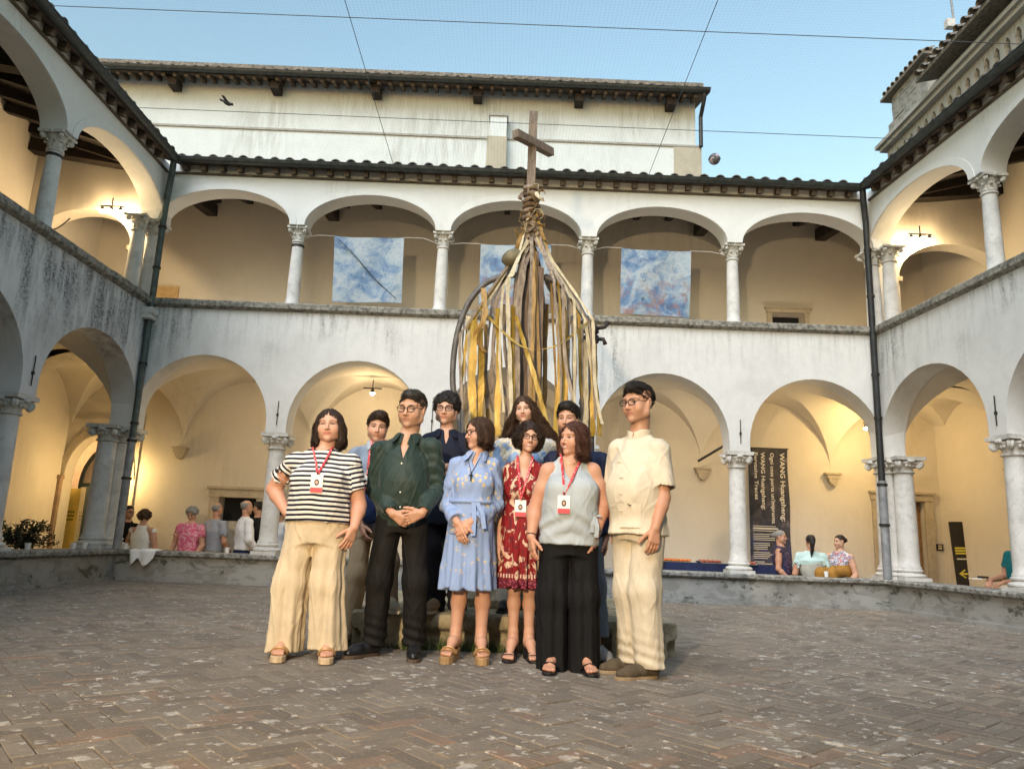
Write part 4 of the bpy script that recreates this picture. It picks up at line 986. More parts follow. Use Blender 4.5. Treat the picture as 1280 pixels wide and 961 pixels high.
for sgn, xx in ((1, .42),):
    P = [(xx, sgn*.66, ZS), (xx, sgn*.66, 2.4), (xx, sgn*.62, 2.75), (xx, sgn*.45, 3.12), (xx*.6, sgn*.2, 3.3), (xx*.5, 0, 3.33)]
    MB().tube(spline(P), .03, 10).build('frame_leg', M_rust, well, True)
q = atY(739, 418, WY)-np.array([WX, WY, 0])
pl = MB().lathe([(.05, -.09), (.075, -.08), (.075, -.02), (.055, 0), (.075, .02), (.07, .07), (.05, .09)], 12, tuple(q)).build('pulley_collar', M_iron, well, 40)
MB().tube([tuple(q+np.array([.02, -.02, .05])), tuple(q+np.array([.12, -.06, .06])), tuple(q+np.array([.16, -.06, .11]))], .02, 8).tube([tuple(q+np.array([.02, -.02, -.05])), tuple(q+np.array([.11, -.06, -.06])), tuple(q+np.array([.13, -.06, -.11]))], .02, 8).build('handle', M_iron, pl, True)
MB().lathe([(.055, ZS), (.07, ZS+.03), (.05, ZS+.08), (.06, ZS+.14), (.04, ZS+.2), (.055, ZS+.27), (.035, ZS+.34), (.035, ZS+.6)], 12, (.66, -.55, 0)).build('baluster_foot', M_trav, well, 40)
MB().lathe([(.055, ZS), (.07, ZS+.03), (.05, ZS+.08), (.06, ZS+.14), (.04, ZS+.2), (.055, ZS+.27), (.035, ZS+.34), (.035, ZS+.6)], 12, (-.66, -.55, 0)).build('baluster_foot', M_trav, well, 40)
# grass at the foot of the step
gm = MB(); gr = random.Random(9)
for k in range(420):
    x = -.35+gr.gauss(0, .30) if k % 3 else gr.uniform(-1.1, 1.2); y = 5.75-WY+WY-gr.uniform(-.02, .05); h = gr.uniform(.03, .11)*(1 if abs(x+.35) < .35 else .6); a = gr.uniform(0, 6.28); lx, ly = math.cos(a)*.03, math.sin(a)*.03-.01
    gm.add([(x-.004, y, -.005), (x+.004, y, -.005), (x+lx*.6+.003, y+ly*.6, h*.6), (x+lx, y+ly, h)], [(0, 1, 2), (0, 2, 3)])
tag(gm.build('grass_tufts', simple('step_grass', (.05, .085, .02), .8, .5, 40, 0)), 'sparse green weeds along the foot of the well step', 'weeds', kind='stuff')

# ---- the cross
M_cross = simple('weathered_cross_timber', (.20, .155, .115), .85, .45, 8, .6, 60, stretch=(6, 6, 1), tint=(.09, .07, .055))
cr = empty('wooden_cross', (WX, WY, ZS+.28), 0, 'tall weathered wooden cross rising from the well', 'cross')
loc = lambda x, y, Y=WY: atY(x, y, Y)-np.array([WX, WY, ZS+.28])
top, mid = loc(667, 141), loc(666, 235)
MB().bar((top[0]-.005, 0, 0), tuple(top), .085, .075, (0, 1, 0)).build('upright', M_cross, cr, bevel=.006)
a, b = loc(644, 167, WY-.26), loc(689, 191, WY+.22)
MB().bar(tuple(a), tuple(b), .075, .085).build('cross_arm', M_cross, cr, bevel=.006)
# ---- bundle of boards and driftwood around the upright, and ribbons
M_drift = simple('grey_driftwood', (.20, .15, .11), .9, .5, 7, .6, 70, stretch=(7, 7, .6), tint=(.085, .062, .048))
M_gold = NT('gold_ribbon'); co = M_gold.coord('Object', (4, 4, 1)); nz_ = M_gold.noise(co, 5, 5)
M_gold = M_gold.fin(M_gold.ramp(nz_, [(.3, (.22, .125, .015)), (.5, (.36, .225, .03)), (.72, (.50, .36, .10))]), .42, .25, M_gold.bump(M_gold.noise(M_gold.coord('Object'), 30, 4), .3, .01))
M_straw = simple('pale_straw_ribbon', (.48, .42, .28), .6, .35, 9, .3, 50, stretch=(4, 4, 1))
M_taupe = simple('grey_brown_ribbon', (.26, .21, .155), .75, .45, 9, .4, 50, stretch=(4, 4, 1), tint=(.12, .09, .07))
M_ochre = simple('brown_gold_ribbon', (.28, .17, .05), .6, .4, 9, .4, 50, stretch=(4, 4, 1))
sculp = empty('ribbon_sculpture', (WX, WY, ZS+.28), 0, 'tent of gold and brown ribbons gathered on the wooden cross', 'sculpture')
sr = random.Random(21)
for k in range(13):      # upright boards packed round the post
    x = -.13+.30*(k % 7)/6+sr.uniform(-.015, .015); y = -.09 if k < 7 else .10
    tp = sr.uniform(2.75, 3.2) if abs(x) < .1 else sr.uniform(2.4, 2.9)
    MB().bar((x*1.15+sr.uniform(-.03, .03), y+sr.uniform(-.02, .02), 0), (x*.75+.03, y*.7, tp), sr.uniform(.05, .085), .022, (0, 1, 0)).build('board', M_drift, sculp)
def L3(px, py, dy): return atY(px, py, WY+dy)-np.array([WX, WY, ZS+.28])
def rib(P, w, mat, twist=0, th=.003, name='ribbon', flut=.0):
    pts = spline(P, 7); n = len(pts); ph = sr.uniform(0, 6); out = []; side = []
    for i, p in enumerate(pts):
        t = i/(n-1); out.append((p[0]+flut*math.sin(ph+9*t)*t, p[1]+flut*math.cos(ph*2+7*t)*t, p[2]))
        a = .35*math.sin(ph)+.5*twist*t+.35*math.sin(5*t+ph); side.append((math.cos(a), math.sin(a), .05*math.sin(3*t)))
    return MB().ribbon(out, side, [w*(.86+.16*math.sin(1.7*i+ph)+.06*sr.random()) for i in range(n)], th).build(name, mat, sculp)
apex = lambda dx, dy, z=0: L3(664+dx, 262+z, dy)
# stays fanning from the binding down to the crown, then falling vertically
spec_l = [(-58, 352, 520, 0), (-66, 372, 545, 2), (-48, 365, 515, 1), (-40, 378, 540, 0), (-72, 395, 560, 3), (-55, 392, 560, 0), (-34, 390, 560, 2), (-80, 410, 560, 2), (-26, 400, 540, 3), (-60, 405, 545, 1), (-44, 410, 555, 2), (-86, 425, 570, 0)]
mats = [M_gold, M_straw, M_taupe, M_ochre]; pick = [0, 1, 2, 1, 3, 2, 0, 2]
for k, (dx, yk, yb, mi) in enumerate(spec_l):
    if k == 5: continue
    dy = sr.uniform(-.5, .2); x = 664+dx; yk = 314+1.18*abs(dx)+sr.uniform(-5, 9); yb -= sr.choice((0, 0, 20, 45))
    mi = pick[(k*3+1) % 8]; rib([apex(sr.uniform(-6, 2), -.05, sr.uniform(0, 40)), L3(664+dx*.5, 285+(yk-285)*.5, dy*.5), L3(664+dx*.93, 285+(yk-285)*.93, dy*.95), L3(x-sr.uniform(0, 3), yk+9, dy), L3(x-4+sr.uniform(-5, 5), (yk+yb)/2+15, dy), L3(x-3+sr.uniform(-6, 6), yb, dy)], sr.uniform(.022, .040), mats[mi], sr.uniform(-1.2, 1.2), flut=.015)
spec_r = [(30, 352, 530, 1), (38, 375, 545, 0), (46, 372, 545, 0), (52, 392, 560, 2), (60, 398, 560, 3), (68, 408, 565, 0), (24, 385, 545, 2), (44, 402, 560, 2), (72, 420, 570, 2), (56, 385, 550, 1), (34, 398, 560, 3), (76, 430, 575, 0)]
for k, (dx, yk, yb, mi) in enumerate(spec_r):
    if k == 2: continue
    dy = sr.uniform(-.5, .25); x = 664+dx; yk = 314+1.18*abs(dx)+sr.uniform(-5, 9); yb -= sr.choice((0, 0, 20, 45))
    mi = pick[(k*3+2) % 8]; rib([apex(sr.uniform(-2, 7), -.05, sr.uniform(0, 40)), L3(664+dx*.5, 285+(yk-285)*.5, dy*.5), L3(664+dx*.93, 285+(yk-285)*.93, dy*.95), L3(x+sr.uniform(0, 3), yk+9, dy), L3(x+5+sr.uniform(-5, 6), (yk+yb)/2+15, dy), L3(x+8+sr.uniform(-5, 6), yb, dy)], sr.uniform(.022, .040), mats[mi], sr.uniform(-1.2, 1.2), flut=.015)
for k in range(11):     # hanging close to the post
    dx = sr.uniform(-26, 26); dy = sr.choice((-.16, -.22, .2)); mi = sr.choice((2, 2, 3, 0, 2))
    rib([apex(dx*.15, dy*.4, sr.uniform(20, 80)), L3(664+dx*.6, 340, dy), L3(662+dx, 430, dy*1.3), L3(662+dx*1.15+sr.uniform(-4, 4), 545, dy*1.5)], sr.uniform(.03, .06), mats[mi], sr.uniform(-1, 1), flut=.012)
# free hanging gold strips from the two arches
for x, y0, y1, dy, mi, w_ in ((593, 400, 545, -.30, 0, .075), (600, 410, 545, -.25, 0, .06), (586, 395, 545, -.2, 1, .06), (622, 385, 545, -.35, 0, .06), (641, 382, 540, -.3, 0, .05), (607, 405, 540, .1, 3, .045), (630, 380, 500, .2, 2, .04),
                              (698, 388, 545, -.3, 0, .055), (706, 388, 550, -.33, 0, .055), (717, 400, 560, -.2, 2, .05), (727, 410, 560, .1, 2, .05), (741, 425, 545, -.15, 0, .06), (744, 430, 545, -.1, 0, .05), (732, 425, 545, -.05, 1, .05), (684, 380, 520, .2, 3, .05), (580, 400, 470, .2, 2, .02), (583, 410, 520, .25, 2, .015)):
    rib([L3(x, y0, dy), L3(x+sr.uniform(-3, 3), (y0+y1)/2, dy), L3(x+sr.uniform(-7, 7), y1, dy)], w_, mats[mi], sr.uniform(-.5, .5), flut=.01)
# crossing diagonal gold bands, swag to the pulley
rib([L3(600, 385, -.3), L3(640, 425, -.42), L3(668, 437, -.45), L3(700, 430, -.4), L3(726, 410, -.2), L3(738, 400, -.05)], .035, M_gold, .6)
rib([L3(645, 395, -.3), L3(656, 432, -.4), L3(668, 470, -.45), L3(680, 515, -.48), L3(687, 545, -.48)], .045, M_gold, .2)
rib([L3(604, 360, -.25), L3(606, 395, -.35), L3(595, 420, -.3), L3(606, 440, -.25)], .06, M_ochre, .8)
rib([L3(617, 440, -.2), L3(622, 470, -.2), L3(640, 510, -.2), L3(650, 545, -.2)], .045, M_taupe, .3)
# knots, bows and ties at the neck
for (x, y, r_, mi) in ((668, 238, .05, 1), (676, 244, .04, 3), (658, 246, .045, 2), (664, 256, .05, 3), (672, 268, .05, 1), (655, 272, .05, 3), (660, 284, .045, 1), (676, 276, .05, 3), (650, 290, .04, 0), (668, 290, .045, 2)):
    c_ = L3(x, y, -.10); a0 = sr.uniform(0, 6)
    P = [(c_[0]+r_*(1.0+.3*math.sin(3*t))*math.cos(t+a0), c_[1]-.02*math.sin(2*t), c_[2]+r_*1.15*math.sin(t+a0)) for t in np.linspace(0, 5.4, 16)]
    MB().ribbon(P, [(.25*math.sin(i), 1, .2*math.cos(i*.7)) for i in range(16)], .045, .003).build('bow_loop', mats[mi], sculp)
for x, y, x2, y2, mi in ((655, 290, 646, 312, 3), (676, 280, 681, 300, 3), (660, 300, 655, 318, 1), (670, 240, 680, 252, 1), (655, 240, 650, 250, 2)):
    rib([L3(x, y, -.1), L3((x+x2)/2-2, (y+y2)/2, -.14), L3(x2, y2, -.12)], .045, mats[mi], .8, name='bow_tail')
for z_ in np.linspace(0, 1, 9):
    c_ = L3(664, 236+62*z_, 0); MB().tube([(c_[0]+(.065+.02*z_)*math.cos(a), (.062+.02*z_)*math.sin(a), c_[2]+.01*math.sin(a+z_*7)) for a in np.linspace(0, 2*math.pi, 15)[:-1]], .022, 6, closed=True).build('binding', M_drift if int(z_*8) % 2 else M_taupe, sculp, True)
c_ = L3(641, 322, -.12); MB().ball((0, 0, 0), (.115, .085, .08), 14, noise=.06).xf(Matrix.Translation(Vector(c_)) @ Matrix.Rotation(R(-25), 4, 'Y')).build('cloth_bundle', simple('olive_sacking', (.15, .13, .08), .9, .35, 12, .5, 50), sculp, True)

# ================================================================== olive bush in a pot in the left walkway
def bush(loc, label, n=1900, r=.50, h=1.30, seed=1):
    e = empty('olive_bush', loc, 0, label, 'plant'); q = random.Random(seed)
    MB().lathe([(.13, 0), (.18, .28), (.20, .3), (.20, .33), (.17, .33), (.16, .29), (.01, .28)], 18).build('pot', simple('terracotta', (.30, .14, .08), .85), e, 40)
    tk = MB(); tips = []
    tk.tube([(0, 0, .25), (.01, .01, h*.45), (.02, 0, h*.6)], [.018, .015, .012], 7)
    for k in range(16):
        a = q.uniform(0, 6.28); el = q.uniform(.1, 1.1); l = q.uniform(.5, 1)*r; b = (.02, 0, h*q.uniform(.42, .62)); t_ = (b[0]+math.cos(a)*math.cos(el)*l, b[1]+math.sin(a)*math.cos(el)*l, b[2]+math.sin(el)*l)
        tk.tube([b, tuple((np.array(b)+t_)/2+np.array([0, 0, .02])), t_], [.008, .005, .002], 5); tips.append((b, t_))
    tk.build('trunk', simple('bush_bark', (.12, .09, .065), .9), e)
    lf = MB()
    for k in range(n):
        b, t_ = q.choice(tips); s = q.uniform(.35, 1.08); c = Vector(b).lerp(Vector(t_), s)+Vector((q.gauss(0, .03), q.gauss(0, .03), q.gauss(0, .03)))
        d = Vector((q.gauss(0, 1), q.gauss(0, 1), q.gauss(.2, .8))).normalized(); sd = d.cross(Vector((q.random(), q.random(), 1))).normalized(); L_ = q.uniform(.045, .08); w_ = .015
        lf.add([c-d*L_/2, c+sd*w_, c+d*L_/2, c-sd*w_], [(0, 1, 2, 3)])
    lf.build('crown', simple('olive_leaf', (.045, .06, .03), .7, .5, 25, 0), e)
bp = atX(20, 700, XL-1.0)
bush((XL-1.05, bp[1], FLZ), 'potted olive bush behind the left parapet')
# ================================================================== people: bodies, hair and clothes grown from distance fields
F = np.float32
def smin(a, b, k):
    h = np.clip(.5+.5*(b-a)/k, 0, 1); return b+(a-b)*h-k*h*(1-h)
def smax(a, b, k): return -smin(-a, -b, k)
def cap(P, a, b, ra, rb=None):
    rb = ra if rb is None else rb
    ax, ay, az = a; bx_, by, bz = b[0]-ax, b[1]-ay, b[2]-az; L = bx_*bx_+by*by+bz*bz+1e-12
    x, y, z = P[0]-F(ax), P[1]-F(ay), P[2]-F(az)
    t = np.clip((x*F(bx_)+y*F(by)+z*F(bz))/F(L), 0, 1)
    x = x-t*F(bx_); y = y-t*F(by); z = z-t*F(bz)
    return np.sqrt(x*x+y*y+z*z)-(F(ra)+F(rb-ra)*t)
def ell(P, c, r, Rm=None):
    x, y, z = P[0]-F(c[0]), P[1]-F(c[1]), P[2]-F(c[2])
    if Rm is not None: x, y, z = (x*F(Rm[0, 0])+y*F(Rm[1, 0])+z*F(Rm[2, 0]), x*F(Rm[0, 1])+y*F(Rm[1, 1])+z*F(Rm[2, 1]), x*F(Rm[0, 2])+y*F(Rm[1, 2])+z*F(Rm[2, 2]))
    a = np.sqrt((x/F(r[0]))**2+(y/F(r[1]))**2+(z/F(r[2]))**2); b = np.sqrt((x/F(r[0]**2))**2+(y/F(r[1]**2))**2+(z/F(r[2]**2))**2)
    return a*(a-1)/(b+F(1e-6))
def chain(P, pts, rad, k=.012):
    d = None
    for i in range(len(pts)-1):
        e = cap(P, pts[i], pts[i+1], rad[i], rad[i+1]); d = e if d is None else smin(d, e, F(k))
    return d
_g = np.random.RandomState(4).rand(32, 32, 32).astype(F)
def vnoise(x, y, z):
    xi, yi, zi = np.floor(x), np.floor(y), np.floor(z); fx, fy, fz = x-xi, y-yi, z-zi
    fx, fy, fz = (f*f*(3-2*f) for f in (fx, fy, fz)); i, j, k = (v.astype(np.int32) & 31 for v in (xi, yi, zi)); i1, j1, k1 = (i+1) & 31, (j+1) & 31, (k+1) & 31
    l = lambda a, b, t: a+(b-a)*t
    return l(l(l(_g[i, j, k], _g[i1, j, k], fx), l(_g[i, j1, k], _g[i1, j1, k], fx), fy), l(l(_g[i, j, k1], _g[i1, j, k1], fx), l(_g[i, j1, k1], _g[i1, j1, k1], fx), fy), fz)-F(.5)
def creases(x, y, z, seed, fx=9., fz=4.):
    """narrow pulled folds: thin ridges where a stretched noise crosses zero"""
    a = vnoise(x*F(fx)+z*F(2.5)+F(seed), y*F(fx), z*F(fz)+x*F(3)+F(seed*.7)); b = vnoise(x*F(fx*1.9)-z*F(5)+F(seed*1.3), y*F(fx*1.7), z*F(fz*1.8)-x*F(5))
    return -np.exp(-(a/F(.055))**2)-F(.6)*np.exp(-(b/F(.06))**2)+F(.35)
def surf(fn, lo, hi, h, B=8):
    """sparse surface nets: returns verts (n,3), quads (m,4)"""
    lo = np.array(lo, F); hi = np.array(hi, F); nb = np.maximum(1, np.ceil((hi-lo)/(h*B)).astype(int))
    g = np.stack(np.meshgrid(*[np.arange(n) for n in nb], indexing='ij'), -1).reshape(-1, 3)
    c = lo+(g.astype(F)+F(.5))*F(h*B)
    d = fn((c[:, 0], c[:, 1], c[:, 2])); g = g[np.abs(d) < h*B*.87*1.35+.012]
    if not len(g): return np.zeros((0, 3)), np.zeros((0, 4), int)
    q = np.arange(B+1); ox, oy, oz = np.meshgrid(q, q, q, indexing='ij'); off = np.stack([ox, oy, oz], -1).reshape(-1, 3)
    VK, VP, E = [], [], []
    CH = 90
    N1 = (nb*B+2).astype(np.int64)
    key = lambda a: (a[..., 0].astype(np.int64)+1)*(N1[1]+2)*(N1[2]+2)+(a[..., 1]+1)*(N1[2]+2)+a[..., 2]+1
    for s in range(0, len(g), CH):
        gb = g[s:s+CH]*B; I = gb[:, None, :]+off[None]; p = lo+I.reshape(-1, 3).astype(F)*F(h)
        v = fn((p[:, 0], p[:, 1], p[:, 2])).reshape(len(gb), B+1, B+1, B+1); sg = v < 0
        # cells
        cs = np.zeros((len(gb), B, B, B), np.int8)
        for a in (0, 1):
            for b in (0, 1):
                for c_ in (0, 1): cs += sg[:, a:a+B, b:b+B, c_:c_+B]
        act = np.argwhere((cs > 0) & (cs < 8))
        if len(act):
            n, i, j, k = act.T; corner = [v[n, i+a, j+b, k+c_] for a in (0, 1) for b in (0, 1) for c_ in (0, 1)]
            cp = np.array([(a, b, c_) for a in (0, 1) for b in (0, 1) for c_ in (0, 1)], F); acc = np.zeros((len(act), 3), F); cnt = np.zeros(len(act), F)
            for e0 in range(8):
                for bit in (1, 2, 4):
                    e1 = e0 | bit
                    if e1 == e0: continue
                    a, b = corner[e0], corner[e1]; m_ = (a < 0) != (b < 0)
                    t = np.where(m_, a/(a-b+np.where(m_, 0, 1)), 0)[:, None]
                    acc += np.where(m_[:, None], cp[e0]+(cp[e1]-cp[e0])*t, 0); cnt += m_
            cell = gb[n]+act[:, 1:]; VK.append(key(cell)); VP.append(lo+(cell+acc/cnt[:, None])*F(h))
        for ax in range(3):
            sl0 = [slice(None), slice(0, B), slice(0, B), slice(0, B)]; sl1 = list(sl0); sl1[ax+1] = slice(1, B+1)
            a, b = sg[tuple(sl0)], sg[tuple(sl1)]; e = np.argwhere(a != b)
            if len(e): E.append((ax, gb[e[:, 0]]+e[:, 1:], a[tuple(e.T)]))
    if not VK: return np.zeros((0, 3)), np.zeros((0, 4), int)
    VK = np.concatenate(VK); VP = np.concatenate(VP); o = np.argsort(VK); VK = VK[o]; VP = VP[o]; Q = []
    for ax, c, s in E:
        u, w_ = (ax+1) % 3, (ax+2) % 3; ids = []
        for du, dw in ((0, 0), (1, 0), (1, 1), (0, 1)):
            cc = c.copy(); cc[:, u] -= du; cc[:, w_] -= dw; kk = key(cc); ix = np.searchsorted(VK, kk); ix = np.minimum(ix, len(VK)-1); ids.append(np.where(VK[ix] == kk, ix, -1))
        q4 = np.stack(ids, 1); ok = (q4 >= 0).all(1); q4 = q4[ok]; s = s[ok]; q4[~s] = q4[~s][:, ::-1]; Q.append(q4)
    return VP, np.concatenate(Q)
def npmesh(name, V, Q, mats, attrs=None, smooth=True):
    me = bpy.data.meshes.new(name); n = len(V); m_ = len(Q); k = Q.shape[1] if m_ else 4
    me.vertices.add(n); me.vertices.foreach_set('co', np.asarray(V, F).ravel())
    me.loops.add(m_*k); me.loops.foreach_set('vertex_index', np.asarray(Q, np.int32).ravel())
    me.polygons.add(m_); me.polygons.foreach_set('loop_start', np.arange(0, m_*k, k, dtype=np.int32)); me.polygons.foreach_set('loop_total', np.full(m_, k, np.int32))
    me.polygons.foreach_set('use_smooth', np.ones(m_, bool)); me.update(calc_edges=True)
    for mt in (mats if isinstance(mats, (list, tuple)) else [mats]): me.materials.append(mt)
    for an, av in (attrs or {}).items():
        if av.ndim == 2:
            a = me.attributes.new(an, 'FLOAT_COLOR', 'POINT'); a.data.foreach_set('color', np.concatenate([av, np.ones((n, 1))], 1).astype(F).ravel())
        else:
            a = me.attributes.new(an, 'FLOAT', 'POINT'); a.data.foreach_set('value', av.astype(F))
    return me
def rotm(yaw, pitch=0, roll=0):
    """yaw>0 turns the face towards +X (image right); pitch>0 looks up; faces -Y at rest"""
    cy, sy = math.cos(yaw), math.sin(yaw); cp, sp_ = math.cos(-pitch), math.sin(-pitch); cr_, sr_ = math.cos(roll), math.sin(roll)
    Z = np.array([[cy, -sy, 0], [sy, cy, 0], [0, 0, 1]]); X = np.array([[1, 0, 0], [0, cp, -sp_], [0, sp_, cp]]); Yr = np.array([[cr_, 0, sr_], [0, 1, 0], [-sr_, 0, cr_]])
    return Z @ X @ Yr
def toloc(P, c, Rm):
    x, y, z = P[0]-F(c[0]), P[1]-F(c[1]), P[2]-F(c[2])
    return (x*F(Rm[0, 0])+y*F(Rm[1, 0])+z*F(Rm[2, 0]), x*F(Rm[0, 1])+y*F(Rm[1, 1])+z*F(Rm[2, 1]), x*F(Rm[0, 2])+y*F(Rm[1, 2])+z*F(Rm[2, 2]))
# ---- skin / cloth / hair materials
def skin_mat():
    t = NT('skin'); at = t.n('ShaderNodeAttribute'); at.attribute_name = 'Col'; co = t.coord('Object')
    n = t.noise(co, 60, 4); col = t.mix(t.mr(n, .3, .7, 0, .14), at.outputs['Color'], (.42, .17, .11), 'MIX')
    t.b.inputs['Subsurface Weight'].default_value = .08; t.b.inputs['Subsurface Radius'].default_value = (.012, .004, .002); t.b.inputs['Subsurface Scale'].default_value = .6
    return t.fin(col, .50, 0, t.bump(t.noise(co, 220, 3), .12, .002), .35)
M_skin = skin_mat()
def hair_mat(name, c, c2=None):
    t = NT(name); co = t.coord('Object', (26, 26, 5)); n = t.noise(co, 7, 4, .6, .6); c2 = c2 or tuple(v*2.1+.006 for v in c)
    at = t.n('ShaderNodeAttribute'); at.attribute_name = 'tone'
    col = t.ramp(t.math('ADD', t.math('MULTIPLY', n, .5), t.math('MULTIPLY', at.outputs['Fac'], .55)), [(.3, c), (.75, c2)])
    return t.fin(col, .5, 0, t.bump(n, .8, .008), .35)
HAIR = {}
def hmat(name, c, c2=None):
    if name not in HAIR: HAIR[name] = hair_mat('hair_'+name, c, c2)
    return HAIR[name]
def cloth(name, c, rough=.85, weave=700, var=.12, bump=.25, sheen=.0, crease=.35, spec=.2, crease_scale=9):
    if name in MATS: return MATS[name]
    t = NT(name); co = t.coord('Object'); n = t.noise(co, 7, 4); f = t.noise(t.coord('Object', (1, 1, .35)), crease_scale*2, 5, .6, .8)
    wv = t.noise(co, weave, 2)
    col = t.ramp(n, [(.3, tuple(v*(1-var) for v in c)), (.7, tuple(min(1, v*(1+var)) for v in c))])
    col = t.mix(t.mr(wv, .3, .7, 0, .18), col, tuple(v*.6 for v in c))
    nm_ = t.bump(wv, bump, .001); nm_ = t.bump(f, crease, .012, nm_)
    t.b.inputs['Sheen Weight'].default_value = sheen; t.b.inputs['Sheen Roughness'].default_value = .4
    MATS[name] = t.fin(col, rough, 0, nm_, spec); return t.m
def stripe_mat(name, a, b, attr, period, duty):
    t = NT(name); at = t.n('ShaderNodeAttribute'); at.attribute_name = attr; co = t.coord('Object')
    w_ = t.math('ADD', at.outputs['Fac'], t.math('MULTIPLY', t.noise(co, 5, 2), .012))
    fr = t.math('FRACT', t.math('MULTIPLY', w_, 1/period)); m_ = t.math('LESS_THAN', fr, duty)
    col = t.mix(m_, a, b); return t.fin(col, .85, 0, t.bump(t.noise(t.coord('Object', (1, 1, .4)), 18, 4, .6, .8), .3, .012), .2)
# ---- head
HEAD = dict(cran=(.074, .094, .086), jawx=.049, chin=0.0, nose=1.0, cheek=1.0, wid=1.0)
def head_fn(Q, hp):
    x, y, z = Q; ax = np.abs(x)/F(hp.get('wid', 1)); S = (ax, y, z); k = F(.022)
    d = ell(S, (0, .016, .034), (.0735, .094, .084))
    d = smin(d, ell(S, (0, -.020, -.034), (.061, .066, .078)), F(.03))
    jx, fat = hp.get('jaw', .047), hp.get('fat', 0)
    d = smin(d, cap(S, (0, -.060+.004*fat, -.098), (jx, -.006, -.064), .018+.006*fat, .021+.010*fat), F(.02))
    d = smin(d, cap(S, (jx, -.006, -.064), (.058, .008, -.012), .02+.006*fat, .017), F(.02))
    d = smin(d, ell(S, (.036, -.052, -.034), (.026, .024, .028+.004*fat)), F(.028))
    d = smin(d, cap(S, (.010, -.074, .024), (.044, -.060, .026), .010, .011), F(.014))
    # sockets
    d = smax(d, -ell(S, (.031, -.094, .003), (.017, .022, .0105)), F(.012))
    d = smin(d, ell(S, (.031, -.0640, .0010), (.0150, .0125, .0115)), F(.004))
    nl = hp.get('nose', 1)
    d = smin(d, cap(S, (0, -.079, .012), (0, -.0955-.007*nl, -.034), .0072, .0108), F(.010))
    d = smin(d, ell(S, (.0115, -.088, -.0375), (.0078, .0095, .0072)), F(.006))
    # muzzle, lips
    d = smin(d, ell(S, (0, -.063, -.064), (.027, .022, .024)), F(.016))
    sm_ = hp.get('smile', 0); mz = -.0645
    d = smin(d, cap(S, (0, -.0835, mz+.0055), (.020+.004*sm_, -.0725, mz+.001+.006*sm_), .0052, .003), F(.004))
    d = smin(d, cap(S, (0, -.0830, mz-.0065), (.018+.004*sm_, -.0725, mz-.001+.006*sm_), .0062, .003), F(.004))
    d = smin(d, ell(S, (0, -.068, -.100), (.020, .016, .016)), F(.014))
    # ears
    e = ell(S, (.0745, .014, -.006), (.0085, .020, .031), rotm(.35, 0, .12)); e = smax(e, -ell(S, (.084, .009, -.003), (.007, .011, .018)), F(.006))
    d = smin(d, e, F(.008))
    return d
def head_col(Q, base, hp):
    x, y, z = Q; ax = np.abs(x)/hp.get('wid', 1); n = len(x); C = np.tile(np.array(base, F), (n, 1))
    def blend(m_, c, a=1.0):
        m_ = np.clip(m_, 0, 1)[:, None]*a; C[:] = C*(1-m_)+np.array(c, F)*m_
    g = lambda v, c, s: np.exp(-((v-c)/s)**2)
    front = (y < -.03); B = np.array(base)
    blend(g(ax, .040, .02)*g(z, -.034, .02)*front, B*np.array([1.05, .86, .82]), .45)
    blend(g(x, 0, .014)*g(z, -.033, .013)*(y < -.085), B*np.array([1.05, .86, .82]), .4)
    blend(g(ax, .031, .019)*g(z, -.010, .008)*front, B*np.array([.9, .82, .80]), .3)
    if hp.get('stubble'): blend(np.clip((-.045-z)/.02, 0, 1)*(np.clip((.02-y)/.03, 0, 1))*(z > -.135), np.array(hp.get('stubc', (.12, .09, .08))), hp['stubble'])
    sm_ = hp.get('smile', 0); mz = -.0645+.006*sm_*(ax/.022)**2; mw = .0235+.004*sm_
    lip = ((ax/mw)**2+((z-mz+.0005)/.0115)**2 < 1) & (y < -.058); lc = hp.get('lip', tuple(B*np.array([.86, .50, .48])))
    blend(lip.astype(F), lc, .8)
    if hp.get('teeth'): blend((((ax/(mw*.72))**2+((z-mz)/.0048)**2 < 1) & (y < -.06)).astype(F), (.72, .68, .62), .95)
    else: blend(g(z, mz, .0016)*(ax < mw)*(y < -.06), tuple(B*.22), .85)
    blend(((((ax-.0068)/.0038)**2+((z+.0425)/.0028)**2 < 1) & (y < -.082)).astype(F), B*.18, .8)
    op = hp.get('eye', 1.0); ex = (ax-.031)/.0145
    eye = (ex**2+((z-.0010)/(.0082*op))**2 < 1) & (y < -.05)
    blend(eye.astype(F), (.20, .155, .135), .95); gz = hp.get('gaze', 0)
    ix = (x-np.sign(x)*.031*hp.get('wid', 1)-gz*.006)
    blend((((ix/.0086)**2+((z-.0012)/.0086)**2 < 1) & eye).astype(F), hp.get('iris', (.035, .018, .01)), 1)
    lid = g(np.sqrt(ex**2+((z-.0010)/(.0086*op))**2), 1.08, .24)*(z > .0005)*(y < -.05)
    blend(lid, (.03, .02, .018), .92*hp.get('lash', 1)); blend(g(np.sqrt(ex**2+((z-.0010)/(.0086*op))**2), 1.05, .14)*(z <= .0005)*(y < -.05), B*.35, .5)
    bz = .0225+.004*np.sin(np.clip((ax-.012)/.04, 0, 1)*math.pi)-.10*np.maximum(0, ax-.043)
    brow = g(z, bz, hp.get('browt', .0036))*np.clip((ax-.010)/.005, 0, 1)*np.clip((.055-ax)/.008, 0, 1)*(y < -.03)
    blend(brow, hp.get('browc', (.03, .02, .015)), hp.get('brow', .85))
    blend(g(np.sqrt(ex**2+((z-.006)/.013)**2), .9, .3)*(z > .006)*front, B*np.array([.72, .6, .56]), .35)
    return C
